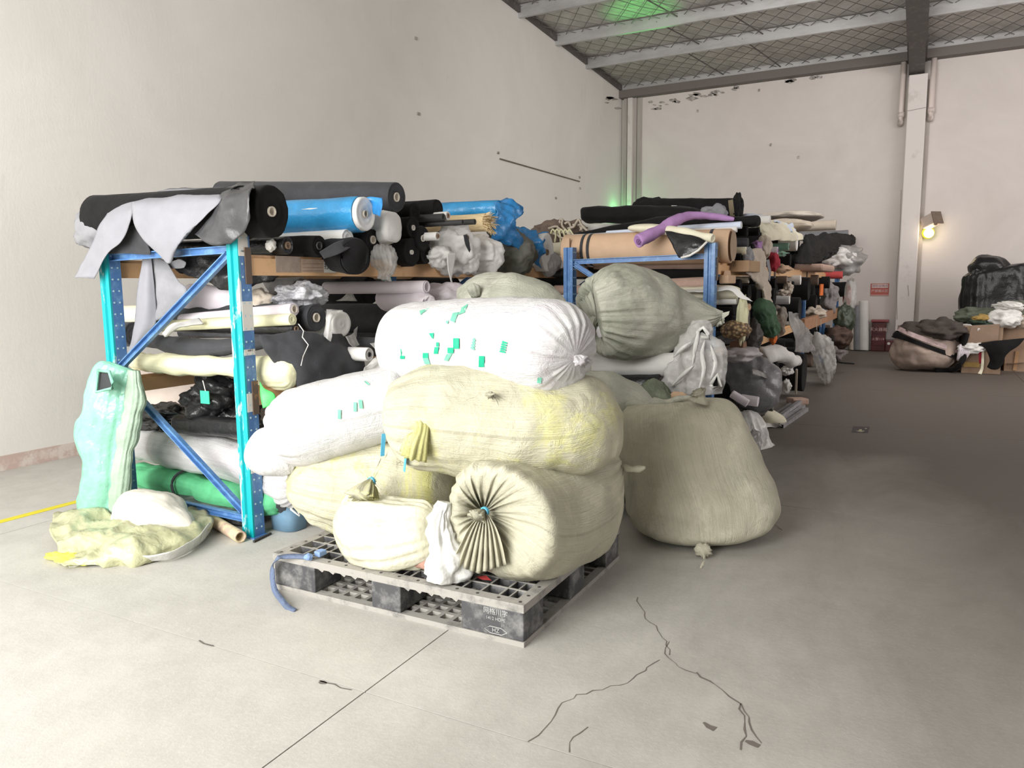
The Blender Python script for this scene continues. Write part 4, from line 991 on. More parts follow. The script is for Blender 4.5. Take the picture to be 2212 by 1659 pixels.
lump('cloth_fold', C(1012, 565, x=-3.3), (.08, .12, .1), K_WHITE, wb2, .3, 4, 19, rid=.4)
sheet('dark_ribbon', [[C(1000, 508, x=-3.16), C(1008, 506, x=-3.16)], [C(1006, 530, x=-3.15), C(1014, 526, x=-3.15)], [C(1015, 545, x=-3.15), C(1017, 540, x=-3.15)]], K_CHAR, wb2, seed=3)
og = thing('sack', 'dark olive bag slumped on the near rack under the blue film tail', 'sack', C(1105, 588, x=-3.4))
lump('cloth', C(1105, 550, x=-3.42), (.22, .26, .20), K_OLIVE, og, .3, 2.5, 22, sub=5, rid=.35)
lump('gathered_top', C(1085, 510, x=-3.45), (.14, .10, .08), K_OLIVE, og, .4, 3, 23, rid=.5)
wsr = rx('white roll with spiral end and oval hole beside the tan roll', 1183, 545, 35, K_WHITE, x=-3.34, L=1.2, core=6, cmat=CORE_B, group=G1, oval=-.12, lump_=.05, flare=.06)
s = [st(1186, 560, 30, 24, .04, x=-3.42), st(1187, 578, 26, 20, .08, x=-3.38), st(1190, 590, 14, 10, .1, x=-3.38), st(1190, 594, 3, 3, 0, x=-3.38)]
loft('film_sling', s, F_GREYP, wsr, 44, 20, amp=.015, seed=26, side=(0, 1, 0))
rx('white ribbed roll between the spiral roll and the tan roll', 1216, 540, 16, K_CREAM, x=-3.5, L=1.0, group=G1, lump_=.12)
rx('short white roll lowest beside the tan roll', 1212, 566, 14, K_WHITE, x=-3.45, L=1.0, group=G1)
# heap of webbing and cords
hp = thing('webbing_heap', 'tangled heap of brown webbing and yellow cords on top of the racks', 'webbing', C(1205, 515, y=8.2))
lump('webbing', C(1205, 502, y=8.3), (.26, .2, .13), K_BROWN, hp, .5, 4, 27, rid=.7)
tb = MB(); r2 = random.Random(9)
for k in range(9):
    a = C(1178+r2.uniform(0, 60), 485+r2.uniform(-3, 20), y=8.05); pts = [a]
    for j in range(5): pts.append(pts[-1]+Vector((r2.uniform(-.02, .12), r2.uniform(-.03, .03), r2.uniform(-.09, .05))))
    tb.tube([tuple(p) for p in cr(pts, 16)], .014, 6)
tb.build('webbing_loops', K_BEIGE, hp, True)['kind'] = 'stuff'
tb = MB()
for k in range(5):
    a = C(1190+k*9, 505, y=8.0); pts = [a, a+Vector((.02, 0, .05)), a+Vector((.06, 0, .0)), a+Vector((.05+.02*k, 0, -.1))]
    tb.tube([tuple(p) for p in cr(pts, 14)], .010, 6)
tb.build('yellow_cords', K_LEMON, hp, True)['kind'] = 'stuff'
pb = MB().box(*[C(1215, 500, y=8.6).x, C(1350, 485, y=8.6).x], 8.6, 9.6, C(1300, 502, y=8.6).z, C(1300, 484, y=8.6).z).build('foam_board', K_WHITE, bevel=.01); tag(pb, 'long white foam board lying under the black rolls on the racks', 'board')

# hanging black film below the top beam, seen through the frame
hf = thing('plastic_sheet', 'torn black film hanging below the top tier inside the near frame', 'sheet', C(440, 610, y=3.5))
sheet('film', px_net([[(360, 548, 3.45), (420, 552, 3.45), (500, 556, 3.5), (560, 560, 3.6), (620, 585, 3.7)], [(375, 565, 3.42), (425, 580, 3.42), (500, 590, 3.45), (545, 600, 3.55), (600, 600, 3.65)], [(392, 590, 3.42), (440, 606, 3.42), (480, 625, 3.45), (520, 625, 3.5), (570, 605, 3.6)]]), F_BLKP, hf, amp=.05, ns=5, seed=28, rid=.05)
sheet('film_scrap', px_net([[(372, 566, 3.36), (390, 560, 3.36), (402, 566, 3.36)], [(362, 580, 3.36), (385, 580, 3.36), (400, 578, 3.36)]]), K_GREY, hf, amp=.03, ns=9, seed=29, rid=.03)
sheet('film', px_net([[(560, 600, 4.0), (600, 600, 4.0), (660, 598, 4.0)], [(590, 640, 4.0), (610, 625, 4.0), (640, 605, 4.0)]]), F_GREYP, hf, amp=.03, seed=30)
# grey strip of cloth that hangs down the frame
hs = thing('hanging_cloth', 'long pale grey strip of cloth hanging down inside the near frame', 'cloth', C(300, 785, y=3.27))
sheet('pale_strip', px_net([[(310, 552, 3.25), (318, 551, 3.25), (326, 551, 3.26)], [(300, 610, 3.24), (315, 620, 3.22), (335, 630, 3.26)], [(293, 670, 3.24), (312, 680, 3.22), (338, 692, 3.27)], [(285, 730, 3.24), (300, 725, 3.23), (322, 716, 3.26)], [(272, 786, 3.25), (276, 780, 3.25), (284, 768, 3.26)]]), K_LGREY, hs, amp=.012, seed=31)
sheet('dark_face', px_net([[(322, 550, 3.28), (342, 556, 3.30), (360, 564, 3.32)], [(324, 590, 3.27), (355, 596, 3.30), (385, 606, 3.33)], [(328, 635, 3.27), (365, 640, 3.29), (404, 630, 3.33)], [(336, 694, 3.28), (345, 690, 3.28), (358, 682, 3.29)]]), K_GREY, hs, amp=.012, seed=32, rid=.008)
sheet('dark_tail', px_net([[(336, 694, 3.29), (350, 690, 3.29)], [(305, 735, 3.28), (330, 712, 3.29)], [(273, 788, 3.27), (292, 766, 3.28)]]), K_CHAR, hs, amp=.008, seed=33)

# ------------------------------------------------------------------ near rack, middle tier
rl('pinkish white roll with pale open core left of the fat black roll', (636, 668), (392, 692), 14, K_PINKW, 3.5, 9, CORE_L, group=G2, lump_=.09)
rl('lemon white roll under the pinkish one on the near rack', (632, 690), (340, 705), 13, K_LEMON, 3.45, group=G2, lump_=.08)
mt_ = thing('fabric_bundle', 'thick folded pinkish white cloth lying inside the near frame', 'fabric', C(450, 690, y=3.6))
s = [st(345, 655, 4, 14, 0, y=3.7), st(365, 655, 28, 24, .02, y=3.7), st(430, 648, 34, 30, .02, y=3.7), st(500, 650, 32, 29, .02, y=3.7), st(560, 652, 20, 22, .02, y=3.7), st(572, 652, 3, 3, 0, y=3.7)]
loft('cloth', s, K_PINKW, mt_, 50, 40, amp=.03, ns=4, seed=35, rid=.02, e=2.5)
lump('folded_end', C(562, 648, y=3.68), (.10, .06, .07), K_BEIGE, mt_, .3, 3, 36, rid=.4)
sheet('cloth_tongue', px_net([[(352, 720, 3.30), (358, 728, 3.30)], [(375, 700, 3.29), (385, 708, 3.28)], [(400, 696, 3.31), (405, 705, 3.31)], [(430, 690, 3.38), (440, 700, 3.38)]]), K_WHITE, mt_, seed=34, thick=.02)
rx('fat black roll with pale ringed core on the middle tier', 684, 686, 30, K_CHAR, x=-3.35, L=1.3, core=10, cmat=CORE_L, group=G2)
rx('small black roll in shiny film under the pinkish white roll', 640, 710, 14, F_BLKP, x=-3.36, L=1.3, core=6, cmat=CORE_B, group=G2, lump_=.05)
wt = rx('white roll in loose clear film right of the fat black roll', 738, 700, 30, K_WHITE, x=-3.30, L=1.2, group=G2, oval=.05)
sheet('film_tail', [[C(705, 668, x=-3.32), C(722, 665, x=-3.28), C(742, 670, x=-3.26)], [C(706, 690, x=-3.28), C(712, 690, x=-3.24), C(716, 690, x=-3.24)], [C(700, 715, x=-3.28), C(708, 718, x=-3.24), C(714, 722, x=-3.24)], [C(698, 726, x=-3.28), C(706, 732, x=-3.24), C(712, 738, x=-3.24)]], M_FILMC, wt, amp=.02, ns=9, seed=37)
sheet('film_tail', [[C(745, 728, x=-3.24), C(762, 720, x=-3.28), C(772, 705, x=-3.34)], [C(755, 740, x=-3.22), C(766, 734, x=-3.26), C(773, 725, x=-3.32)], [C(765, 752, x=-3.22), C(769, 749, x=-3.24), C(773, 745, x=-3.28)]], M_FILMC, wt, amp=.02, ns=9, seed=38)
cf = thing('plastic_sheet', 'crumpled glossy film heaped on the pinkish white roll', 'film', C(650, 655, x=-3.6))
lump('film', C(648, 642, x=-3.5), (.14, .15, .085), cloth_mat('film_silver', (.42, .42, .45), .25, .7, 22, .9, 90, 0, .7), cf, .5, 3.5, 39, sub=5, rid=.6)
sag = thing('fabric_roll', 'sagging charcoal roll bending down inside the near frame', 'fabric roll', C(440, 770, y=3.5), G2)
s = [st(316, 735, 3, 3, 0, y=3.5), st(320, 735, 14, 16, .03, y=3.5), st(360, 742, 20, 20, .02, y=3.46), st(430, 752, 23, 22, .02, y=3.44), st(500, 747, 22, 22, .02, y=3.46), st(560, 737, 20, 20, .02, y=3.5), st(600, 732, 16, 16, 0, y=3.52), st(603, 732, 2, 2, 0, y=3.52)]
loft('cloth', s, K_CHAR, sag, 48, 44, pk=8, amp=.015, seed=40, rid=.02)
rl('grey film wrapped roll just above the sagging charcoal roll', (640, 716), (392, 718), 14, cloth_mat('film_pewter', (.13, .13, .14), .22, .3, 8, .6, 90, 0, .7), 3.56, group=G2, lump_=.07)
dc = thing('hanging_cloth', 'big black cloth hanging in folds below the fat black roll', 'cloth', C(680, 850, x=-3.2))
sheet('cloth', [[C(560, 722, x=-3.42), C(600, 722, x=-3.38), C(645, 715, x=-3.32), C(690, 722, x=-3.28), C(735, 722, x=-3.3)], [C(565, 745, x=-3.40), C(612, 755, x=-3.32), C(655, 745, x=-3.25), C(705, 752, x=-3.22), C(760, 748, x=-3.27)], [C(590, 780, x=-3.38), C(630, 790, x=-3.28), C(672, 785, x=-3.22), C(725, 785, x=-3.2), C(782, 778, x=-3.24)], [C(615, 810, x=-3.36), C(645, 825, x=-3.26), C(690, 825, x=-3.22), C(738, 822, x=-3.2), C(790, 800, x=-3.22)], [C(640, 838, x=-3.34), C(655, 850, x=-3.26), C(700, 852, x=-3.22), C(745, 850, x=-3.2), C(785, 840, x=-3.2)]], K_CHAR, dc, amp=.03, ns=5, seed=41, rid=.02)
MB().tube([C(645, 700, x=-3.27), C(656, 715, x=-3.23), C(653, 728, x=-3.22), C(666, 745, x=-3.2), C(655, 770, x=-3.19), C(650, 790, x=-3.19)], .0032, 6).build('pale_selvedge', M_STICK, dc, True)
# deeper part of the tier
rl('wide charcoal roll lying behind the printed white roll', (895, 690), (690, 688), 34, K_CHAR, 5.3, group=G2, lump_=.04)
rl('second wide charcoal roll under the first behind the printed roll', (868, 745), (690, 742), 26, K_CHAR, 5.2, group=G2, lump_=.04)
rl('black roll filling the dark space below the orange beam', (800, 628), (600, 626), 30, K_BLK, 5.5, group=G2, lump_=.05)
rl('black roll below the beam right of the dark space', (985, 622), (800, 620), 22, K_BLK, 6.6, group=G2, lump_=.06)
rl('black roll far along the middle tier under the olive bag', (1235, 600), (1100, 600), 20, K_BLK, 7.6, group=G2, lump_=.05)
rl('second black roll far along the middle tier under the spiral roll', (1240, 635), (1150, 633), 18, K_BLK, 7.5, group=G2, lump_=.05)
cf2 = thing('plastic_sheet', 'small peak of clear film below the middle of the orange beam', 'film', C(750, 650, y=5.1))
sheet('film', px_net([[(755, 632, 5.0), (762, 630, 5.0)], [(735, 645, 5.0), (768, 642, 4.95)], [(725, 650, 5.0), (772, 650, 4.95)]]), M_FILMC, cf2, amp=.02, seed=42)
rx('white pinkish roll with open tube end under the beam', 922, 620, 14, K_PINKW, x=-3.28, L=1.0, core=12, cmat=K_PINKW, group=G2)
pk_ = thing('fabric_bundle', 'loosely rolled pinkish white cloth below the open tube roll', 'fabric', C(905, 665, x=-3.4))
s = [(C(825, 648, x=-3.9), .02, .02), (C(832, 646, x=-3.85), .07, .08), (C(870, 645, x=-3.6), .09, .09), (C(905, 650, x=-3.4), .085, .075), (C(925, 655, x=-3.26), .07, .06), (C(927, 655, x=-3.25), .05, .04), (C(920, 655, x=-3.3), .02, .02)]
loft('cloth', s, K_PINKW, pk_, 44, 36, pk=7, pleat=.02, amp=.02, seed=43, side=(0, 1, 0))
lump('cloth_fold', C(925, 665, x=-3.26), (.05, .06, .06), K_PINKW, pk_, .3, 3, 44, rid=.3)
pk2 = thing('fabric_bundle', 'soft pink blanket pile between the open tube roll and the grey sack', 'fabric', C(965, 660, x=-3.4))
lump('cloth', C(965, 645, x=-3.42), (.2, .24, .13), K_PINKW, pk2, .25, 2.5, 45, sub=5, rid=.25)
rx('slim black roll with rounded end left of the printed white roll', 826, 741, 11, K_CHAR, x=-3.15, L=.9, group=G2, dy=.1)
rx('small white roll with black hole under the slim black roll', 798, 766, 15, K_WHITE, x=-3.1, L=.8, core=5, cmat=CORE_K, group=G2)
cp = thing('plastic_sheet', 'creased clear film draped around the small white roll', 'film', C(815, 800, x=-3.1))
sheet('film', [[C(800, 745, x=-3.1), C(825, 735, x=-3.05), C(850, 728, x=-3.0)], [C(815, 765, x=-3.02), C(832, 758, x=-2.98), C(852, 750, x=-2.95)], [C(795, 785, x=-3.0), C(825, 782, x=-2.96), C(852, 775, x=-2.93)], [C(785, 802, x=-3.0), C(810, 802, x=-2.97), C(845, 800, x=-2.94)]], M_FILMC, cp, amp=.04, ns=7, seed=46, rid=.03)
# left ends at the back of the tier
rl('charcoal roll end peeping left of the hanging strip', (292, 722), (262, 722), 27, K_CHAR, 3.9, group=G2)
rl('cream roll peeping at the left back of the near frame', (340, 680), (268, 682), 22, K_CREAM, 4.1, group=G2)
lm = thing('fabric_roll', 'long lemon cream roll along the lower beam of the near rack', 'fabric roll', C(450, 818, y=3.5), G2)
s = [st(292, 782, 4, 4, 0, y=3.45), st(297, 782, 20, 20, .04, y=3.45), st(340, 785, 25, 24, .02, y=3.42), st(430, 790, 25, 23, .01, y=3.4), st(520, 793, 25, 24, .01, y=3.4), st(570, 797, 32, 34, .02, y=3.4), st(612, 802, 36, 42, .03, y=3.38), st(632, 806, 24, 30, .03, y=3.36), st(637, 808, 3, 3, 0, y=3.36)]
loft('cloth', s, K_LEMON, lm, 60, 50, pk=9, amp=.02, seed=47, rid=.025)

# ------------------------------------------------------------------ near rack, bottom tier
bxm = cloth_mat('carton_pale', (.56, .48, .43), .8, .08, 6, .2)
ct = thing('carton', 'large pale cardboard carton behind the black bags on the bottom tier', 'carton', C(420, 900, y=4.15))
a, b = C(308, 870, y=3.95), C(512, 812, y=3.95); MB().box(a.x, b.x, 3.95, 4.4, .42, b.z).build('carton_body', bxm, ct, bevel=.01)
MB().add([(a.x, 3.94, b.z), (a.x+.5, 3.94, b.z+.02), (a.x+.5, 3.75, b.z-.02), (a.x, 3.72, b.z-.10)], [(0, 1, 2, 3), (3, 2, 1, 0)]).build('carton_flap', bxm, ct)
MB().add([(b.x-.4, 3.94, b.z), (b.x, 3.94, b.z), (b.x, 3.80, b.z+.09), (b.x-.36, 3.80, b.z+.07)], [(0, 1, 2, 3), (3, 2, 1, 0)]).build('carton_flap', bxm, ct)
bg_ = thing('plastic_bag', 'crumpled shiny black bag on the bottom tier left of the near post', 'bag', C(470, 925, y=3.6))
lump('film', C(478, 873, y=3.6), (.24, .18, .17), F_BLKP, bg_, .5, 3.5, 48, sub=5, rid=.6)
bg2 = thing('plastic_bag', 'low crumpled black bag beside the green net on the bottom tier', 'bag', C(360, 930, y=3.6))
lump('film', C(360, 905, y=3.6), (.32, .16, .10), F_BLKP, bg2, .5, 4, 49, sub=5, rid=.6)
gt = thing('tag', 'small green tag on a white string inside the near frame', 'tag', C(443, 872, y=3.36))
a, b = C(435, 871, y=3.36), C(452, 845, y=3.36); MB().box(a.x, b.x, 3.355, 3.36, a.z, b.z).build('card', plain('tag_green', (.05, .62, .35), .5), gt)
MB().tube([C(444, 845, y=3.357), C(438, 822, y=3.36)], .003, 5).build('string', M_STICK, gt)
rl('black leather like roll above the fat white roll on the bottom tier', (560, 928), (385, 915), 22, F_BLKP, 3.42, group=G0, lump_=.10)
w1 = thing('wrapped_roll', 'fat white film wrapped roll along the bottom tier of the near rack', 'roll', C(420, 1030, y=3.5), G0)
s = [st(282, 955, 4, 4, 0, y=3.55), st(288, 955, 34, 34, .03, y=3.55), st(330, 960, 40, 40, .01, y=3.52), st(420, 975, 44, 43, .01, y=3.5), st(520, 1000, 46, 46, .01, y=3.47), st(580, 1020, 50, 52, .02, y=3.42), st(625, 1045, 50, 58, .04, y=3.36), st(642, 1055, 30, 40, .08, y=3.33), st(648, 1058, 4, 4, 0, y=3.33)]
loft('wrapping', s, M_SACKW, w1, 70, 60, pk=13, amp=.018, seed=50, rid=.02)
fb_ = MB(); r2 = random.Random(3)
for k in range(34):
    p = C(632+r2.uniform(0, 55), 1085+r2.uniform(-8, 4), y=3.34+r2.uniform(-.03, .05)); fb_.tube([p+Vector((0, 0, .08)), p, p+Vector((r2.uniform(-.03, .03), 0, -.04)), p+Vector((r2.uniform(-.05, .05), r2.uniform(-.02, .02), -.075))], [.014, .016, .010, .003], 5)
fb_.build('shredded_film', M_FILMW, w1, True)['kind'] = 'stuff'
lump('film_tail', C(662, 1062, y=3.38), (.10, .08, .12), M_FILMW, w1, .4, 4, 51, rid=.5)
gr_ = thing('fabric_roll', 'green cloth roll tied with a dark cord on the bottom tier', 'fabric roll', C(440, 1100, y=3.45), G0)
s = [st(294, 1022, 4, 4, 0, y=3.55), st(300, 1024, 30, 24, .03, y=3.55), st(350, 1034, 36, 29, .02, y=3.52), st(415, 1050, 36, 28, .02, y=3.48), st(500, 1072, 38, 30, .02, y=3.42), st(560, 1076, 38, 34, .02, y=3.38), st(600, 1078, 34, 32, .03, y=3.34), st(606, 1079, 22, 22, 0, y=3.34), st(600, 1079, 3, 3, 0, y=3.36)]
loft('cloth', s, K_GRNFAB, gr_, 60, 50, pk=8, amp=.025, seed=52, rid=.03)
p = C(408, 1048, y=3.47); b = MB(); rr = m_at(37, p)
b.tube([p+Vector((.02*math.sin(2*a), math.cos(a)*rr*1.12, math.sin(a)*rr*.92)) for a in [2*PI*k/24 for k in range(25)]], .010, 6); b.build('cord', K_CHAR, gr_, True)
lump('dark_core', C(606, 1080, y=3.33), (.06, .05, .07), K_CHAR, gr_, .3, 3, 53)
gt2 = thing('plastic_sheet', 'bright green plastic scrap beside the lower orange bracket', 'scrap', C(580, 880, x=-3.3))
sheet('film', [[C(562, 825, x=-3.36), C(570, 840, x=-3.3)], [C(563, 855, x=-3.34), C(592, 850, x=-3.26)], [C(568, 882, x=-3.32), C(598, 872, x=-3.26)]], plain('film_vivid_green', (.08, .62, .14), .4), gt2, amp=.004)
pl_ = MB().box(-4.55, -3.62, 3.26, 3.9, .02, .10)
for k in range(14): pl_.box(-4.5+.066*k, -4.47+.066*k, 3.245, 3.262, .06, .10)
o = pl_.build('pallet_slab', M_PAL); tag(o, 'black ribbed plastic slab on the floor under the green roll', 'slab')
# bucket
bk = thing('bucket', 'small slate blue plastic bucket behind the near post', 'bucket', C(600, 1152, z=0))
c = C(600, 1150, z=0)+Vector((0, .10, 0)); prof = [(0.001, .004), (.096, .004), (.102, .10), (.108, .185), (.112, .186), (.112, .200), (.104, .200), (.095, .10), (.080, .012), (.001, .012)]
n = 32; V = [(c.x+r*1.05*math.copysign(abs(math.cos(t))**.7, math.cos(t)), c.y+r*.9*math.copysign(abs(math.sin(t))**.7, math.sin(t)), z) for r, z in prof for t in [2*PI*k/n for k in range(n)]]
mesh('bucket_body', V, [(i*n+j, i*n+(j+1) % n, (i+1)*n+(j+1) % n, (i+1)*n+j) for i in range(len(prof)-1) for j in range(n)], plain('bucket_blue', (.16, .28, .40), .45), bk)
# cardboard tube at the post foot
a, b = C(520, 1160, z=.036), C(470, 1130, z=.036)
tbm = MB().ring(a, b+(b-a)*.8, .036, .026, 24).build('cardboard_tube', paint_mat('tube_board', (.66, .56, .34), (.50, .36, .28), .55, 8, .8), None, True); tag(tbm, 'cardboard tube on the floor at the foot of the near post', 'tube')
st_ = MB().bar(C(548, 1170, z=.008), C(585, 1152, z=.008), .012, .012).build('floor_strip', M_DARK); tag(st_, 'thin dark strip lying on the floor beside the blue bucket', 'strip')

# ------------------------------------------------------------------ green net and floor heap at the far left
nb = thing('net_bag', 'pale green net cloth bag hanging on the left post of the near frame', 'bag', C(230, 1140, y=3.0))
s = [st(268, 792, 36, 4, .1, y=3.04), st(258, 800, 46, 12, .08, y=3.02), st(246, 840, 58, 22, .06, y=3.0), st(236, 900, 66, 28, .06, y=2.98), st(228, 950, 66, 28, .07, y=2.97), st(226, 1000, 54, 26, .08, y=2.96), st(226, 1050, 50, 24, .07, y=2.95), st(220, 1100, 50, 24, .07, y=2.94), st(216, 1135, 46, 22, .07, y=2.94), st(214, 1144, 20, 8, 0, y=2.94)]
loft('net_cloth', s, F_GREENP, nb, 80, 70, pk=10, amp=.02, ns=5, seed=54, rid=.03, side=tuple(CR))
s = [st(290, 800, 16, 10, .1, y=3.02), st(292, 850, 20, 12, .12, y=3.0), st(284, 900, 22, 14, .12, y=2.99), st(272, 960, 24, 14, .1, y=2.97), st(262, 1020, 20, 12, .1, y=2.96), st(255, 1080, 20, 12, .1, y=2.95), st(250, 1130, 16, 8, .1, y=2.95)]
loft('outer_fold', s, cloth_mat('net_sage', (.36, .47, .37), .6, .2, 14, .6), nb, 50, 50, pk=8, amp=.02, ns=6, seed=55, rid=.02, side=tuple(CR))
sheet('opening_shade', px_net([[(212, 800, 2.90), (225, 800, 2.90), (236, 803, 2.90)], [(210, 822, 2.885), (228, 824, 2.885), (243, 828, 2.885)], [(208, 846, 2.87), (225, 844, 2.87), (244, 838, 2.87)]]), K_CHAR, nb, amp=.004)  # charcoal sheet put in for the dark inside the bag
MB().tube([C(212, 800, y=2.88), C(208, 847, y=2.85), C(242, 839, y=2.85), C(243, 826, y=2.86), C(236, 803, y=2.88), C(212, 800, y=2.88)], .010, 6).build('opening_hem', F_GREENP, nb, True)
hp = thing('plastic_sheet', 'crumpled yellowish and clear plastic sheet spread on the floor at the left', 'sheet', C(290, 1190, z=0))
zf = lambda px, py, h: C(px, py, z=h)
rows = [[zf(118, 1120, .02), zf(190, 1105, .06), zf(260, 1120, .08), zf(360, 1110, .10), zf(430, 1105, .06)],
        [zf(112, 1155, .05), zf(170, 1140, .10), zf(250, 1150, .10), zf(350, 1145, .12), zf(452, 1112, .10)],
        [zf(128, 1185, .03), zf(185, 1175, .06), zf(260, 1180, .09), zf(360, 1175, .08), zf(458, 1140, .06)],
        [zf(122, 1212, .008), zf(185, 1205, .04), zf(265, 1205, .05), zf(350, 1195, .04), zf(425, 1165, .02)],
        [zf(140, 1230, .004), zf(190, 1222, .010), zf(260, 1216, .010), zf(345, 1210, .008), zf(405, 1185, .005)]]
sheet('film', rows, film_mat('film_straw', (.60, .60, .38), .78), hp, mu=14, amp=.035, ns=5, seed=56, rid=.05)
sheet('film_edge', [[zf(300, 1200, .06), zf(360, 1195, .07), zf(420, 1165, .08), zf(455, 1130, .10)], [zf(300, 1212, .01), zf(365, 1208, .012), zf(428, 1178, .012), zf(460, 1140, .03)]], M_FILMW, hp, amp=.012, seed=57)
sheet('film_tail', [[zf(135, 1195, .03), zf(150, 1200, .03), zf(185, 1208, .03)], [zf(150, 1225, .006), zf(165, 1222, .006), zf(190, 1216, .006)]], M_FILMW, hp, amp=.02, seed=58)
lump('yellow_scrap', zf(150, 1205, .02), (.16, .06, .02), cloth_mat('scrap_yellow', (.80, .76, .12), .5, .3, 20, .7), hp, .4, 4, 59, zmin=.004, rid=.5)
cu_ = thing('cushion', 'round pale beige stuffed bag resting on the plastic sheet by the rack', 'cushion', C(335, 1170, z=.03))
s = [st(262, 1125, 4, 4, 0, y=2.92), st(268, 1122, 34, 40, .02, y=2.92), st(300, 1112, 52, 56, .02, y=2.92), st(345, 1118, 56, 56, .02, y=2.92), st(385, 1132, 42, 40, .02, y=2.92), st(408, 1142, 18, 20, .02, y=2.92), st(415, 1145, 3, 3, 0, y=2.92)]
loft('cover', s, cloth_mat('cover_beige', (.66, .63, .56), .85, .08, 8, .3), cu_, 60, 50, amp=.03, seed=60, rid=.02, zmin=.02)
sc_ = sheet('film_scrap', [[zf(112, 1135, .01), zf(130, 1125, .02), zf(150, 1118, .01)], [zf(115, 1142, .006), zf(132, 1134, .02), zf(148, 1126, .006)]], cloth_mat('scrap_lilac', (.50, .50, .60), .5), None, amp=.02, seed=61); tag(sc_, 'small lilac grey scrap on the floor left of the green net', 'scrap')
# ------------------------------------------------------------------ second rack: lengthwise rolls behind its front frame
H1 = 'rolls on the top tier of the second rack'; H2 = 'rolls on the middle tier of the second rack'; H0 = 'rolls low in the second rack'
yT = 6.72
A, B = C(1580, 531, y=yT), C(1222, 541, y=yT)
tan = roll('thick tan paper wrapped roll lying on the second blue rack', A, B, m_at(36, A), K_TAN, 0, group=H1, lump_=.015, oval=-.03)
t_ = (B-A).normalized()
for f_ in (.10, .82, .86): band(tan, A, B, f_, m_at(36, A), K_CHAR, 'strapping', .025)
MB().bar(C(1227, 515, y=yT-.17), C(1227, 574, y=yT-.15), .035, .02, (0, 1, 0)).build('paper_flap', K_TAN, tan)
V = []; n = 26; r_ = m_at(33, A)
mesh('end_disc', [A-t_*.018+Vector((0, math.cos(2*PI*k/n)*r_, math.sin(2*PI*k/n)*r_)) for k in range(n)], [tuple(range(n))], cloth_mat('paper_end', (.42, .31, .22), .85, .15, 30), tan, False)
rl('rose tan roll just under the blue top brace of the second frame', (1560, 569), (1285, 572), 15, K_TAN2, 6.9, group=H1, lump_=.08)
rl('black roll under the rose tan one behind the second frame', (1535, 592), (1240, 590), 14, K_BLK, 6.9, group=H2, lump_=.08)
rl('rose coloured roll above the cream cloth behind the second frame', (1530, 612), (1400, 616), 14, K_TAN2, 6.75, group=H2, lump_=.10)
rl('rosy roll end left of the second frame behind the huge sack', (1262, 626), (1198, 626), 10, K_TAN2, 7.2, group=H2, lump_=.08)
rl('thin pale roll under the rosy roll end left of the second frame', (1262, 640), (1196, 641), 4, K_PINKW, 7.1, group=H2)
rl('dark film roll between the spiral roll and the second frame', (1250, 588), (1195, 590), 10, F_BLKP, 7.4, group=H2, lump_=.1)
cc = thing('fabric_bundle', 'folded cream and white cloths crossing the right post of the second frame', 'fabric', C(1540, 640, y=6.7))
s = [(C(1440, 638, y=6.7), .02, .02), (C(1446, 637, y=6.7), .05, .05), (C(1500, 634, y=6.68), .06, .06), (C(1560, 630, y=6.66), .07, .06), (C(1592, 632, y=6.66), .06, .05), (C(1598, 634, y=6.66), .01, .01)]
loft('cream_cloth', s, K_CREAM, cc, 40, 36, pk=6, pleat=.02, amp=.015, seed=62)
sheet('white_cloth', px_net([[(1470, 628, 6.60), (1530, 622, 6.58), (1570, 618, 6.56), (1590, 622, 6.5), (1612, 640, 6.45)], [(1475, 632, 6.55), (1530, 627, 6.52), (1580, 622, 6.5), (1600, 634, 6.45), (1620, 646, 6.42)], [(1490, 632, 6.53), (1530, 630, 6.5), (1575, 626, 6.47), (1596, 642, 6.42), (1626, 650, 6.40)]]), K_WHITE, cc, amp=.015, seed=63)
rl('white roll beneath the cream cloths right of the second frame', (1593, 648), (1475, 650), 10, K_WHITE, 6.7, group=H2, core=0)
bc = thing('carton', 'small rough wooden block end sticking out right of the second frame', 'block', C(1565, 612, y=6.6))
a, b = C(1553, 613, y=6.6), C(1574, 594, y=6.6); MB().box(a.x, b.x, 6.6, 6.9, a.z, b.z).build('block_body', K_TAN, bc, bevel=.01)
MB().prism([(a.x+.03, b.z-.01), (b.x-.03, b.z-.01), ((a.x+b.x)/2, b.z+.04)], (0, 6.62, 0), (0, 6.85, 0), (1, 0, 0), (0, 0, 1)).build('torn_flap', K_TAN, bc)
bx_ = thing('carton', 'brown cardboard carton with printed mark right of the second blue frame', 'carton', C(1588, 588, x=-1.45))
a, b = C(1562, 588, y=6.95), C(1618, 562, y=6.95); MB().box(a.x, b.x, 6.95, 7.5, a.z, b.z).build('carton_body', cloth_mat('carton_brown', (.42, .28, .17), .8, .1, 6, .2), bx_, bevel=.008)
text_mesh('printed_mark', '易碎', .07, C(1573, 573, y=6.94), (PI/2, 0, 0), K_BROWN, bx_, .001)
MB().bar(C(1566, 579, y=6.945), C(1580, 580, y=6.945), .004, .012, (0, 1, 0)).build('printed_rule', K_BROWN, bx_)
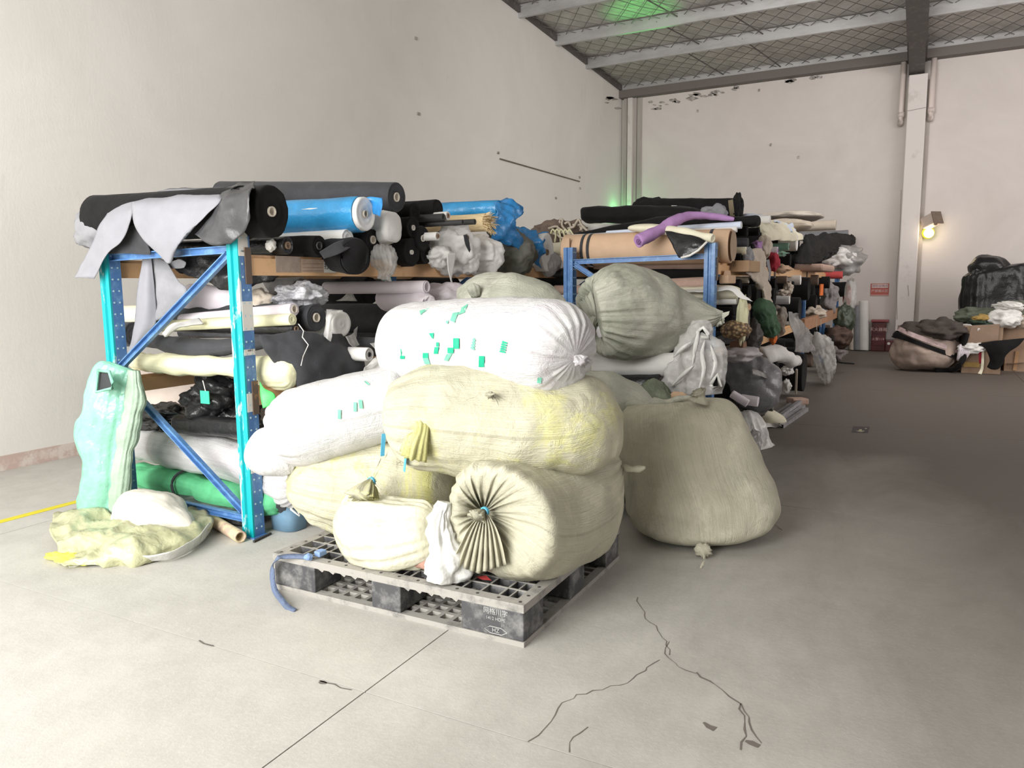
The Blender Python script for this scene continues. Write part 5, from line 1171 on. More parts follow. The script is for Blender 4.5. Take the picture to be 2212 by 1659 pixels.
# ------------------------------------------------------------------ on top, behind the tan roll
blk = rl('tall black roll with ragged brown edged end, highest on the second rack', (1590, 452), (1385, 452), 24, K_BLK2, 8.6, group=H1, lump_=.10)
MB().bar(C(1578, 432, y=8.38), C(1583, 474, y=8.38), .05, .01, (0, 1, 0)).build('brown_lining', cloth_mat('lining_khaki', (.22, .18, .12), .85, .3, 12), blk)
lump('ragged_edge', C(1592, 455, y=8.5), (.06, .12, .16), K_BLK2, blk, .4, 4, 64, rid=.5)
lump('loose_shoulder', C(1400, 448, y=8.6), (.18, .14, .10), K_BLK2, blk, .35, 3, 65, rid=.4)
for p in ((1408, 446), (1455, 445)): MB().bar(C(p[0]-4, p[1], y=8.36), C(p[0]+7, p[1], y=8.36), .01, .03, (0, 1, 0)).build('label_scrap', M_STICK, blk)
fb2 = thing('fabric_roll', 'flat topped black bolt left of the tall ragged black roll', 'fabric roll', C(1390, 482, y=8.0), H1)
s = [(C(1264, 467, y=8.0), .03, .06), (C(1268, 466, y=8.0), .18, .08), (C(1300, 464, y=8.0), .2, .09), (C(1400, 464, y=8.0), .2, .095), (C(1490, 467, y=8.0), .2, .085), (C(1530, 474, y=8.0), .16, .05), (C(1535, 475, y=8.0), .02, .01)]
loft('cloth', s, K_BLK, fb2, 50, 40, amp=.025, ns=4, seed=66, e=2.8)
fb3 = thing('fabric_roll', 'tapering black cloth slanting across the stack behind the lilac roll', 'fabric roll', C(1400, 505, y=7.4), H1)
s = [(C(1250, 510, y=7.4), .05, .03), (C(1256, 508, y=7.4), .10, .03), (C(1330, 498, y=7.4), .12, .05), (C(1420, 488, y=7.4), .14, .08), (C(1500, 482, y=7.4), .14, .08), (C(1600, 480, y=7.4), .12, .05), (C(1636, 477, y=7.4), .11, .045), (C(1639, 477, y=7.4), .02, .01)]
loft('cloth', s, K_BLK, fb3, 44, 50, amp=.015, ns=5, seed=67, e=2.6)
rl('pale blue white roll resting on the tan roll', (1602, 486), (1310, 506), 8, K_PALEB, 7.1, core=5, cmat=CORE_W, group=H1, lump_=.06)
rl('white roll under the pale blue one on the tan roll', (1592, 496), (1400, 503), 6, K_WHITE, 7.0, group=H1, lump_=.1)
rl('pale blue cloth roll flattened behind the tan roll', (1380, 505), (1235, 512), 6, K_PALEB, 7.05, group=H1, lump_=.1)
cr_ = thing('fabric_roll', 'cream roll pointing down to the right post of the second frame', 'fabric roll', C(1470, 510, y=6.5), H1)
s = [(C(1366, 494, y=6.7), .02, .01), (C(1372, 493, y=6.68), .08, .03), (C(1410, 494, y=6.6), .09, .05), (C(1450, 498, y=6.5), .05, .05), (C(1500, 507, y=6.42), .04, .045), (C(1537, 515, y=6.36), .045, .045), (C(1539, 515, y=6.36), .02, .02)]
loft('cloth', s, K_CREAM, cr_, 40, 40, amp=.012, seed=68, rid=.01)
bt = thing('cloth_flap', 'black cloth corner with white edge hanging over the tan roll', 'cloth', C(1475, 555, y=6.3))
sheet('cloth', px_net([[(1436, 498, 6.38), (1470, 505, 6.36), (1500, 510, 6.33), (1527, 522, 6.32)], [(1444, 515, 6.32), (1475, 522, 6.30), (1500, 525, 6.28), (1520, 528, 6.29)], [(1456, 538, 6.30), (1476, 540, 6.28), (1492, 540, 6.28), (1505, 541, 6.28)], [(1468, 556, 6.29), (1474, 557, 6.28), (1480, 556, 6.28), (1486, 553, 6.28)]]), F_BLKP, bt, amp=.02, ns=6, seed=69)
MB().tube([C(1527, 522, y=6.28), C(1508, 541, y=6.25), C(1490, 552, y=6.25), C(1471, 557, y=6.25)], .010, 6).build('white_edge', M_STICK, bt, True)
li = thing('fabric_roll', 'bent lilac roll drooping over the tan roll on the second rack', 'fabric roll', C(1382, 528, y=6.3), H1)
s = [(C(1380, 521, y=6.25), .025, .03), (C(1378, 521, y=6.25), .05, .055), (C(1386, 517, y=6.28), .05, .055), (C(1420, 500, y=6.45), .05, .05), (C(1450, 482, y=6.6), .05, .05), (C(1475, 470, y=6.75), .048, .045), (C(1510, 466, y=6.9), .045, .04), (C(1550, 469, y=7.0), .04, .035), (C(1582, 473, y=7.05), .03, .02), (C(1584, 473, y=7.05), .01, .01)]
loft('cloth', s, K_PURPLE, li, 36, 70, pk=7, amp=.008, ns=7, seed=70, rid=.012, rs=6)
MB().tube([C(1378+5*math.cos(t)*(1-t/9), 521+8*math.sin(t)*(1-t/9), y=6.225) for t in [k*.5 for k in range(16)]], .006, 5).build('spiral_end', cloth_mat('lilac_dark', (.22, .10, .26)), li, True)
gs = lump('fabric_bundle', C(1545, 466, y=7.9), (.13, .1, .10), K_GREY, None, .4, 3, 71, rid=.5); tag(gs, 'grey crumpled rag between the lilac roll and the tall black roll', 'rag')

# ------------------------------------------------------------------ aisle face of the second rack
FX = -1.32
def ex(label, px, py, rp, mat, x=FX, L=1.1, core=0, cmat=None, g=H2, **kw): return rx(label, px, py, rp, mat, x, L, core, cmat, group=g, **kw)
def heap(label, name, cat, px, py, rp, mat, x=FX, seed=1, rid=.4, amp=.3, ns=3, ra=None, part='cloth', dz=0):
    p = C(px, py, x=x); k = dep(p)/F_PX; sx = (ra or rp)[0] if isinstance(rp, tuple) else rp
    rr = rp if isinstance(rp, tuple) else (rp, rp)
    o = thing(name, label, cat, p-Vector((0, 0, rr[1]*k)))
    # the photo's width of a face on the aisle is foreshortened along y
    lump(part, p+Vector((-rr[0]*k*.5, 0, 0)), (rr[0]*k*1.15, rr[0]*k*1.6, rr[1]*k), mat, o, amp, ns, seed, sub=4, rid=rid); return o
ex('dark core roll beside the tan roll end, uppermost of the black knot of rolls', 1615, 499, 11, K_BLK, -1.417, g=H1)
ex('charcoal square ended roll in the black knot right of the tan roll', 1616, 526, 12, K_CHAR, -1.400, g=H1)
ex('black roll low in the black knot right of the tan roll', 1628, 540, 14, K_BLK, -1.435, g=H1)
ex('stubby black roll under the cream fabric fold', 1640, 500, 9, K_BLK, -1.400, g=H1)
ex('small cream roll end just right of the tan roll', 1612, 542, 9, K_CREAM, -1.400, g=H1, core=5, cmat=CORE_L)
ex('black roll between the lilac end and the carton', 1602, 556, 9, K_BLK, -1.435, g=H1)
pu = heap('lilac cloth end with cream lining on the second rack aisle side', 'fabric_bundle', 'fabric', 1640, 535, (10, 14), K_PURPLE, -1.417, 72)
lump('cream_lining', C(1650, 535, x=-1.410), (0.072, 0.072, 0.120), K_BEIGE, pu, .3, 3, 73)
kf = rl('long black flat bolt with square end above the pale blue roll', (1636, 477), (1560, 482), 7, K_BLK, 7.2, group=H1)
ex('white roll with square end above the cream fabric folds', 1664, 474, 9, K_WHITE, -1.435, g=H1, L=1.3)
heap('draped white cloth behind the white square ended roll', 'fabric_bundle', 'fabric', 1640, 472, (28, 9), K_PALEB, -1.592, 74)
cf_ = thing('fabric_bundle', 'broad cream fabric folds sliding off the stack toward the aisle', 'fabric', C(1680, 520, x=-1.435))
sheet('cloth', [[C(1622, 487, x=-1.610), C(1655, 483, x=-1.610), C(1680, 482, x=-1.610), C(1700, 486, x=-1.610)], [C(1640, 494, x=-1.505), C(1668, 490, x=-1.494), C(1692, 490, x=-1.494), C(1715, 496, x=-1.494)], [C(1645, 508, x=-1.435), C(1672, 506, x=-1.417), C(1696, 506, x=-1.417), C(1722, 508, x=-1.417)], [C(1652, 520, x=-1.417), C(1676, 519, x=-1.400), C(1700, 522, x=-1.400), C(1724, 520, x=-1.400)]], K_CREAM, cf_, amp=.05, ns=4, seed=75, thick=.03, rid=.04)
sheet('lilac_white_cloth', [[C(1668, 481, x=-1.557), C(1690, 486, x=-1.522), C(1705, 490, x=-1.487)], [C(1685, 490, x=-1.487), C(1700, 496, x=-1.452), C(1716, 502, x=-1.435)], [C(1695, 500, x=-1.446), C(1706, 505, x=-1.417), C(1722, 508, x=-1.400)]], K_PALEB, cf_, amp=.05, ns=6, seed=76, thick=.02, rid=.05)
cr2_ = ex('white fabric roll with black rim hanging at the end of the cream folds', 1722, 524, 17, K_WHITE, -1.365, g=H1, L=.7, lump_=.12)
heap('beige blanket pile highest at the back of the second rack', 'fabric_bundle', 'blanket', 1735, 468, (62, 11), cloth_mat('blanket_taupe', (.46, .42, .37), .9, .15, 4, .5), -1.592, 77, .2, .15)
ex('long cream roll under the beige blanket pile', 1806, 486, 11, K_BEIGE, -1.347, g=H1, L=1.9, lump_=.1)
heap('cream crumpled sheeting left of the long cream roll end', 'fabric_bundle', 'fabric', 1722, 487, (48, 13), K_BEIGE, -1.470, 78, .3, .2)
ex('grey bolt with squared end below the long cream roll', 1832, 507, 10, K_GREY, -1.330, g=H1, L=2.0, lump_=.08)
bcx = thing('hanging_cloth', 'great black cloth with pointed tip sweeping off the back of the second rack', 'cloth', C(1790, 560, x=-1.347))
sheet('cloth', [[C(1738, 512, x=-1.557), C(1770, 510, x=-1.487), C(1800, 506, x=-1.417), C(1828, 508, x=-1.347), C(1838, 512, x=-1.330)], [C(1735, 520, x=-1.470), C(1768, 520, x=-1.417), C(1802, 517, x=-1.365), C(1835, 515, x=-1.319), C(1859, 522, x=-1.295)], [C(1722, 545, x=-1.452), C(1750, 545, x=-1.400), C(1788, 540, x=-1.365), C(1822, 535, x=-1.330), C(1838, 528, x=-1.312)], [C(1712, 568, x=-1.452), C(1735, 570, x=-1.417), C(1762, 566, x=-1.383), C(1785, 556, x=-1.355), C(1790, 548, x=-1.347)]], K_BLK, bcx, amp=.05, ns=3, seed=79, thick=.05, rid=.04)
wr2 = thing('wrapped_roll', 'bulging white bundle in clear film under the great black cloth', 'bundle', C(1808, 585, x=-1.365))
p = C(1806, 556, x=-1.383); k = dep(p)/F_PX
lump('cloth', p, (.34, 46*k, 27*k), K_WHITE, wr2, .2, 3, 80, sub=5, rid=.25)
lump('film', p+Vector((.1, .25, -.05)), (.34, 60*k, 30*k), F_GREYP, wr2, .4, 4, 81, sub=4, rid=.6)
pk3 = MB().box(C(1715, 578, x=-1.417).x-.6, -1.2, C(1772, 578, x=-1.417).y-1.6, C(1772, 578, x=-1.417).y, C(1745, 586, x=-1.417).z, C(1745, 570, x=-1.417).z).build('padded_board', K_TAN2, bevel=.04); tag(pk3, 'dusty pink padded board under the great black cloth', 'board')
ex('bright red roll on the edge beam below the pink board', 1820, 594, 8, K_RED2, -1.22, g=H1, L=2.2)
cs = heap('crimson cloth drooping over the orange beam in the aisle', 'fabric_bundle', 'fabric', 1676, 566, (12, 20), K_RED, -1.389, 82, .25, .2)
ex('mint green roll with spiral end above the crimson cloth', 1704, 533, 8, K_GREEN, -1.365, g=H1, L=.8, lump_=.12, core=3, cmat=CORE_K)
ex('pale lilac roll left of the mint green roll', 1680, 541, 8, K_PINKW, -1.383, g=H1, L=.8, core=5, cmat=K_PURPLE)
heap('mint netting scraps under the mint green roll', 'fabric_bundle', 'scraps', 1690, 548, (14, 5), K_GREEN, -1.400, 83, .7, .5)
ex('black roll behind the crimson cloth', 1658, 560, 13, K_BLK, -1.452, g=H1)
ex('black roll between crimson cloth and great black cloth', 1708, 562, 13, K_BLK, -1.452, g=H1)
heap('torn brown paper on the beam right of the crimson cloth', 'paper_scrap', 'paper', 1696, 580, (16, 8), K_TAN, -1.417, 84, .7, .5)
bh = thing('hanging_cloth', 'long beige cloth hanging over the rack edge right of the carton', 'cloth', C(1660, 690, x=-1.365))
sheet('cloth', [[C(1618, 540, x=-1.435), C(1630, 540, x=-1.424), C(1645, 546, x=-1.417)], [C(1615, 565, x=-1.400), C(1635, 570, x=-1.383), C(1652, 580, x=-1.389)], [C(1612, 590, x=-1.389), C(1638, 598, x=-1.369), C(1658, 610, x=-1.383)], [C(1632, 608, x=-1.383), C(1648, 622, x=-1.361), C(1660, 635, x=-1.375)], [C(1645, 622, x=-1.383), C(1653, 645, x=-1.361), C(1664, 652, x=-1.372)], [C(1648, 650, x=-1.383), C(1658, 665, x=-1.361), C(1670, 672, x=-1.372)], [C(1655, 670, x=-1.383), C(1664, 684, x=-1.365), C(1671, 688, x=-1.372)]], K_BEIGE, bh, amp=.05, ns=5, seed=85, thick=.012, rid=.03)
sheet('grey_tail', [[C(1655, 562, x=-1.400), C(1662, 560, x=-1.389)], [C(1658, 585, x=-1.389), C(1665, 590, x=-1.383)], [C(1660, 605, x=-1.389), C(1664, 608, x=-1.383)]], K_GREY, bh, amp=.02, seed=86)
lump('grey_fold', C(1615, 556, x=-1.400), (.05, .09, .08), K_GREY, bh, .4, 3, 87, rid=.5)
# middle tier, roll ends to the aisle
for lbl, px, py, rp, mat, x, cr0 in [
    ('black roll under the carton right of the second frame', 1600, 618, 15, K_BLK, -1.470, 0), ('black roll right of the rough block end', 1618, 632, 15, K_BLK, -1.452, 0), ('pale tan roll end above the black rolls near the carton', 1618, 605, 7, K_BEIGE, -1.417, 0),
    ('dark blue black roll beside the hanging beige cloth', 1674, 640, 18, K_BLK, -1.452, 0), ('black roll above the dark blue black one beside the beige cloth', 1676, 612, 12, K_BLK, -1.452, 0), ('white roll pointing out between two black rolls', 1706, 648, 9, K_WHITE, -1.347, 0),
    ('white roll tight under the red beam roll', 1730, 605, 10, K_WHITE, -1.383, 0), ('large round black roll in the middle of the aisle face', 1748, 624, 24, K_BLK2, -1.400, 0), ('olive brown roll end above the large black roll', 1768, 605, 11, K_BROWN, -1.383, 0),
    ('broad black roll below the large round black one', 1728, 668, 26, K_BLK2, -1.417, 0), ('black roll right of the broad black roll', 1764, 655, 18, K_BLK, -1.400, 0), ('black roll at the far end above the orange plank', 1828, 625, 16, K_BLK, -1.330, 0),
    ('taupe roll end beside the white roll under the beam', 1700, 604, 8, K_BROWN, -1.400, 4), ('black roll over the taupe roll end', 1715, 618, 10, K_BLK, -1.417, 0), ('black roll under the far red roll end', 1792, 610, 13, K_BLK, -1.365, 0)]:
    ex(lbl, px, py, rp, mat, x, core=cr0, L=1.0 if mat is not K_WHITE else .8, lump_=.07)
heap('cream lace rag hanging below the taupe roll end', 'fabric_bundle', 'rag', 1707, 622, (8, 12), K_BEIGE, -1.365, 88, .7, .5)
heap('beige rag under the white pointing roll', 'fabric_bundle', 'rag', 1694, 632, (9, 6), K_BEIGE, -1.383, 89, .7, .5)
_c = C(1775, 626, x=-1.36)
oc = MB().box(-1.372, -1.355, _c.y-.2, _c.y+.2, _c.z-.09, _c.z+.09).build('orange_card', K_ORANGE); tag(oc, 'small orange card in front of the large round black roll', 'card')
heap('grey fluffy cloth hanging above the orange plank', 'hanging_cloth', 'cloth', 1800, 640, (14, 30), cloth_mat('cloth_fluffy_grey', (.30, .28, .28), .95, .5, 20, .9, 90), -1.330, 90, .6, .5)
heap('brownish rags on the orange plank', 'fabric_bundle', 'rags', 1768, 676, (18, 12), K_BEIGE, -1.365, 91, .7, .5)
heap('dark red rag strip hanging near the far end of the rack', 'hanging_cloth', 'cloth', 1834, 640, (7, 22), K_RED, -1.295, 92, .5, .3)
heap('thin clear film over the far end of the rack', 'plastic_sheet', 'film', 1842, 640, (10, 36), M_FILMC, -1.10, 93, .5, .3, part='film')
pk = MB().bar(C(1733, 703, x=-1.389), C(1833, 666, x=-1.295), .06, .17).build('plank', paint_mat('plank_orange', (.42, .22, .12), (.34, .17, .10), .55, 6)); tag(pk, 'slanting orange brown plank with dark slots low on the second rack', 'plank')
for px in (1770, 1781):
    MB().bar(C(px, 676+(1781-px)*.35, x=-1.355), C(px, 690+(1781-px)*.35, x=-1.355), .02, .03, (0, 1, 0)).build('slot', M_DARK, pk)
bs = MB().tube([C(1763, 690, x=-1.341), C(1764, 712, x=-1.341)], .008, 5).tube([C(1773, 684, x=-1.333), C(1773, 706, x=-1.333)], .008, 5).build('dangling_cord', K_BEIGE); tag(bs, 'pair of thin cords dangling from the orange plank', 'cord')
# ------------------------------------------------------------------ lower part of the aisle face
nb2 = thing('net_bag', 'dark green net bag hanging on the aisle side of the second rack', 'bag', C(1650, 742, x=-1.250))
s = [(C(1640, 660, x=-1.300), 0.085, 0.068, .1), (C(1650, 672, x=-1.275), 0.114, 0.096, .1), (C(1655, 690, x=-1.260), 0.133, 0.107, .1), (C(1662, 705, x=-1.250), 0.090, 0.081, .2), (C(1664, 715, x=-1.250), 0.108, 0.090, .15), (C(1662, 728, x=-1.250), 0.045, 0.036, .2)]
loft('net', s, cloth_mat('net_dark_green', (.07, .14, .08), .7, .45, 24, .9), nb2, 50, 40, pk=12, amp=.02, seed=94, side=(0, 1, 0), rid=.03)
heap('dusty black film bag under the dark green net bag', 'plastic_bag', 'bag', 1632, 725, (22, 34), cloth_mat('film_dusty_black', (.075, .07, .068), .45, .5, 14, .9), -1.300, 95, .5, .3, part='film')
heap('grey black film shreds left of the dark green net bag', 'plastic_sheet', 'film', 1612, 700, (12, 38), cloth_mat('film_smoke', (.11, .095, .09), .5, .5, 14, .9), -1.325, 96, .5, .3, part='film')
wv = thing('net_roll', 'brown and straw coloured woven net roll right of the huge sack tail', 'net', C(1590, 735, x=-1.350))
p = C(1588, 712, x=-1.375); k = dep(p)/F_PX
mt_, nt2, b2_ = nodemat('straw_net'); vo = N(nt2, 'ShaderNodeTexVoronoi'); vo.inputs['Scale'].default_value = 34; tc2 = nt2.nodes.new('ShaderNodeTexCoord'); nt2.links.new(tc2.outputs['Object'], vo.inputs['Vector'])
nt2.links.new(mixcol(nt2, ramp(nt2, vo.outputs['Distance'], .2, .6), (.58, .40, .20), (.16, .10, .06)), b2_.inputs['Base Color']); bump(nt2, b2_, vo.outputs['Distance'], .8, .02)
lump('net', p, (.12, 20*k*1.2, 19*k), mt_, wv, .25, 4, 97, sub=4, rid=.2)
lump('yellow_sleeve', C(1603, 690, x=-1.325), (0.046, 0.058, 0.184), K_LEMON, wv, .4, 3, 98, rid=.5)
cy = heap('yellow cardboard flap above the woven net roll', 'carton', 'carton', 1615, 664, (11, 8), K_TAN, -1.300, 99, .3, .3, part='flap')
for lbl, px, py, rp, mat, x, L in [
    ('black roll right of the huge sack tail', 1580, 678, 14, K_BLK, -1.450, 1.0), ('black roll behind the woven net roll', 1562, 702, 13, K_BLK, -1.500, .9), ('black roll under the small carton in the lower tier', 1612, 758, 14, K_BLK, -1.400, 1.0),
    ('white roll with blunt end lying above the black drum roll', 1718, 776, 9, K_WHITE, -1.140, 1.0), ('black fabric roll end under the blunt white roll', 1680, 792, 22, K_BLK2, -1.250, 1.0), ('very large black roll standing out at the aisle floor', 1738, 805, 41, K_BLK2, -1.250, 1.0),
    ('short grey paper roll above the blunt white roll', 1698, 758, 8, K_BEIGE, -1.250, .9), ('dark square roll behind the short grey paper roll', 1695, 745, 12, K_CHAR, -1.350, .9), ('low black roll far along the aisle floor', 1800, 745, 18, K_BLK, -1.250, 1.0),
    ('black roll on the far lower beam under the plank', 1812, 722, 14, K_BLK, -1.275, 1.1), ('black roll under the plank near the dangling cords', 1765, 728, 17, K_BLK, -1.350, 1.1), ('dark roll between the film curtain and very large black roll', 1728, 765, 14, K_BLK, -1.375, .9)]:
    ex(lbl, px, py, rp, mat, x, L=L, g=H0, lump_=.06)
sc2 = thing('carton', 'reddish brown carton low on the second rack below the woven net roll', 'carton', C(1588, 766, x=-1.400))
a, b = C(1576, 768, y=6.9), C(1606, 738, y=6.9); MB().box(a.x, b.x, 6.9, 7.4, a.z, b.z).build('carton_body', cloth_mat('carton_red_brown', (.24, .14, .09), .8, .15, 6), sc2, bevel=.008)
ogr = heap('bright orange rag below the dark green net bag', 'rag', 'rag', 1674, 729, (7, 15), K_ORANGE, -1.225, 100, .2, .2)
heap('tawny film scraps beside the bright orange rag', 'plastic_sheet', 'scraps', 1688, 705, (12, 22), cloth_mat('film_tawny', (.25, .20, .16), .5, .5, 16, .9), -1.250, 101, .6, .4, part='film')
heap('grey brown cloth end above the film curtain', 'fabric_bundle', 'fabric', 1690, 680, (13, 18), cloth_mat('cloth_stone', (.27, .24, .21), .85, .4, 10, .7), -1.325, 102, .5, .3)
cu2 = thing('plastic_sheet', 'cloudy film curtain hanging in front of the low rolls by the aisle', 'film', C(1735, 765, x=-1.200))
sheet('film', [[C(1708, 672, x=-1.250), C(1716, 676, x=-1.225), C(1724, 684, x=-1.210)], [C(1712, 700, x=-1.225), C(1728, 698, x=-1.200), C(1742, 706, x=-1.190)], [C(1715, 730, x=-1.215), C(1735, 730, x=-1.190), C(1754, 732, x=-1.180)], [C(1716, 760, x=-1.215), C(1738, 762, x=-1.190), C(1758, 758, x=-1.180)]], F_GREYP, cu2, amp=.05, ns=4, seed=103)
fs = thing('plastic_sheet', 'torn clear film trailing to the aisle floor past the very large black roll', 'film', C(1785, 800, x=-1.125))
s = [(C(1765, 740, x=-1.175), 0.166, 0.083, .1), (C(1775, 758, x=-1.150), 0.230, 0.129, .12), (C(1784, 775, x=-1.130), 0.253, 0.134, .15), (C(1786, 792, x=-1.120), 0.227, 0.121, .2), (C(1790, 806, x=-1.110), 0.170, 0.077, .3)]
loft('film', s, M_FILMC, fs, 50, 40, pk=10, amp=.04, seed=104, side=(0, 1, 0), rid=.05)
heap('dusky film scraps at the far end of the aisle floor', 'plastic_sheet', 'film', 1808, 765, (20, 12), cloth_mat('film_dusk', (.16, .14, .135), .5, .5, 18, .9), -1.125, 105, .8, .6, part='film')
tr_ = MB().tube([tuple(p) for p in cr([tuple(C(1800, 775, z=.02)), tuple(C(1815, 783, z=.012)), tuple(C(1845, 786, z=.010))], 12)], .02, 6).build('cord', K_CHAR, None, True); tag(tr_, 'dark cord trailing on the aisle floor past the film scraps', 'cord')
# film covered grey roll and neighbours
gf = thing('wrapped_roll', 'big roll in smoky grey film slanting to the aisle floor', 'roll', C(1620, 870, x=-1.300))
s = [(C(1560, 745, x=-1.700), 0.027, 0.027), (C(1563, 748, x=-1.690), 0.162, 0.153), (C(1585, 775, x=-1.550), 0.213, 0.203), (C(1612, 806, x=-1.425), 0.232, 0.232), (C(1635, 832, x=-1.325), 0.242, 0.253), (C(1650, 848, x=-1.260), 0.210, 0.235), (C(1654, 852, x=-1.250), 0.125, 0.150), (C(1650, 850, x=-1.265), 0.025, 0.025)]
loft('film', s, cloth_mat('film_smoky_grey', (.20, .20, .21), .35, .35, 9, .8, 90, 0, .5), gf, 60, 60, pk=8, amp=.02, seed=106, rid=.05, rs=5)
sheet('film_point', [[C(1625, 795, x=-1.300), C(1640, 800, x=-1.250), C(1663, 816, x=-1.200)], [C(1625, 808, x=-1.275), C(1642, 812, x=-1.230), C(1662, 819, x=-1.195)]], F_GREYP, gf, amp=.01)
ol = ex('olive sacking roll with tall oval end right of the smoky grey roll', 1672, 842, 36, K_OLIVE, -1.250, L=1.0, g=H0, oval=-.25, lump_=.08)
gs2 = heap('pale stained cloth end lying on the smoky grey roll', 'fabric_bundle', 'fabric', 1610, 765, (40, 16), cloth_mat('cloth_pearl', (.50, .47, .48), .7, .25, 8, .6), -1.350, 107, .4, .3)
wt2 = thing('fabric_bundle', 'twisted white cloth reaching out over the black roll ends', 'fabric', C(1690, 780, x=-1.200))
s = [(C(1640, 772, x=-1.400), 0.032, 0.032), (C(1645, 770, x=-1.375), 0.110, 0.088), (C(1668, 764, x=-1.300), 0.118, 0.095), (C(1690, 770, x=-1.225), 0.103, 0.064), (C(1708, 778, x=-1.160), 0.085, 0.085), (C(1722, 780, x=-1.130), 0.045, 0.045), (C(1727, 781, x=-1.125), 0.015, 0.015)]
loft('cloth', s, K_WHITE, wt2, 40, 40, pk=6, amp=.03, seed=108, rid=.03)
heap('scraps of white rag between the black roll ends', 'rag', 'rag', 1705, 800, (10, 10), K_WHITE, -1.225, 109, .8, .6)
heap('small white rag low between olive roll and very large black roll', 'rag', 'rag', 1703, 834, (8, 14), K_WHITE, -1.225, 110, .6, .5)
sk = MB().tube([C(1721, 798, x=-1.110), C(1719, 850, x=-1.150)], .012, 6).build('stick', K_BEIGE); tag(sk, 'thin pale stick leaning on the very large black roll', 'stick')
# long white roll in clear film, black roll and green bundle in front of the second frame
yq = 5.45
wl_ = rl('long white film wrapped roll under the huge grey green sack', (1556, 785), (1285, 790), 27, K_WHITE, yq, group=H0, lump_=.06)
A = C(1556, 785, y=yq)
fm = thing('plastic_sheet', 'large clear film bag with torn handle holes over the white roll', 'film', C(1500, 850, y=5.3))
FB = film_mat('film_bag_clear', (.80, .79, .78), .38, .3)
sheet('film', px_net([[(1494, 716, 5.42), (1505, 701, 5.38), (1521, 702, 5.38), (1533, 716, 5.42)], [(1478, 728, 5.38), (1497, 722, 5.33), (1524, 722, 5.33), (1542, 730, 5.38)], [(1462, 748, 5.33), (1490, 742, 5.26), (1520, 740, 5.26), (1560, 748, 5.33)], [(1446, 775, 5.30), (1480, 770, 5.22), (1522, 768, 5.22), (1570, 775, 5.30)], [(1436, 805, 5.28), (1475, 802, 5.20), (1515, 800, 5.20), (1572, 800, 5.28)], [(1438, 828, 5.26), (1475, 828, 5.18), (1512, 828, 5.18), (1562, 826, 5.26)], [(1452, 846, 5.24), (1480, 852, 5.16), (1512, 855, 5.16), (1560, 850, 5.24)]]), FB, fm, amp=.05, ns=6, seed=111, rid=.06, thick=.002)
for q in ([(1512, 706, 5.3), (1506, 730, 5.24), (1500, 760, 5.17), (1496, 790, 5.14)], [(1522, 735, 5.24), (1516, 765, 5.17), (1520, 800, 5.14), (1508, 850, 5.1)], [(1455, 772, 5.24), (1475, 752, 5.2), (1494, 738, 5.22)], [(1450, 835, 5.2), (1480, 805, 5.14), (1498, 790, 5.13)], [(1535, 745, 5.26), (1545, 785, 5.2), (1535, 820, 5.17)]):
    P = cr([tuple(C(a_, b_, y=y_)) for a_, b_, y_ in q], 14); MB().tube([tuple(p_) for p_ in P], [.004+.012*math.sin(PI*k/13) for k in range(14)], 6).build('film_fold', M_FILMW, fm, True)
sheet('inner_film', px_net([[(1450, 790, 5.36), (1500, 772, 5.32), (1556, 770, 5.36)], [(1440, 812, 5.34), (1500, 808, 5.30), (1560, 804, 5.34)], [(1470, 840, 5.30), (1510, 842, 5.26), (1550, 842, 5.30)]]), M_FILMW, fm, amp=.05, ns=6, seed=112, rid=.04)
for i, poly in enumerate([[(1508, 715), (1519, 707), (1530, 722), (1532, 730), (1507, 728)], [(1536, 830), (1550, 808), (1556, 834), (1540, 838)]]):
    b = MB(); pts = [C(a, c, y=5.13 if i else 5.27) for a, c in poly]; b.tube(pts+[pts[0]], .014, 6); b.build('handle_hem', M_FILMW, fm, True)
    mesh('handle_shade', [p+Vector((0, .015, 0)) for p in pts], [tuple(range(len(pts)))], K_BLK, fm, False)  # black sheet put in for the dark seen through the handle
rl('black film roll below the long white film wrapped roll', (1430, 832), (1300, 836), 27, F_BLKP, 5.42, group=H0, lump_=.07)
rl('added black support roll under the film bag behind the tall standing sack', (1560, 890), (1310, 880), 30, F_BLKP, 5.75, group=H0)  # three rolls, unseen in the image, added to hold up the rolls above
rl('added black support roll on the floor behind the tall standing sack', (1560, 940), (1320, 930), 30, K_BLK, 5.7, group=H0)
rl('second added black support roll on the floor behind the tall standing sack', (1560, 985), (1320, 975), 32, K_BLK, 5.3, group=H0)
gb = thing('plastic_bag', 'small olive green film bundle above the tall standing sack', 'bag', C(1425, 875, y=5.2))
s = [(C(1408, 822, y=5.2), .05, .04, .15), (C(1412, 835, y=5.18), .11, .06, .1), (C(1420, 850, y=5.16), .12, .07, .1), (C(1430, 862, y=5.14), .10, .06, .15), (C(1434, 876, y=5.14), .03, .03, .2)]
loft('film', s, cloth_mat('film_olive', (.20, .23, .16), .35, .5, 16, .9, 90, 0, .5), gb, 44, 30, pk=8, amp=.02, seed=113, side=tuple(CR), rid=.04)
oc2 = lump('paper_scrap', C(1466, 855, y=4.95), (.05, .03, .03), K_TAN, None, .3, 3, 114, sub=3); tag(oc2, 'orange tan paper scrap on top of the tall standing sack', 'paper')
lump_ = lump('film_tuft', C(1370, 878, y=4.75), (.10, .06, .05), cloth_mat('film_olive', (.20, .23, .16)), None, .5, 4, 115, rid=.6); tag(lump_, 'dark green film tuft at the left shoulder of the tall standing sack', 'film')
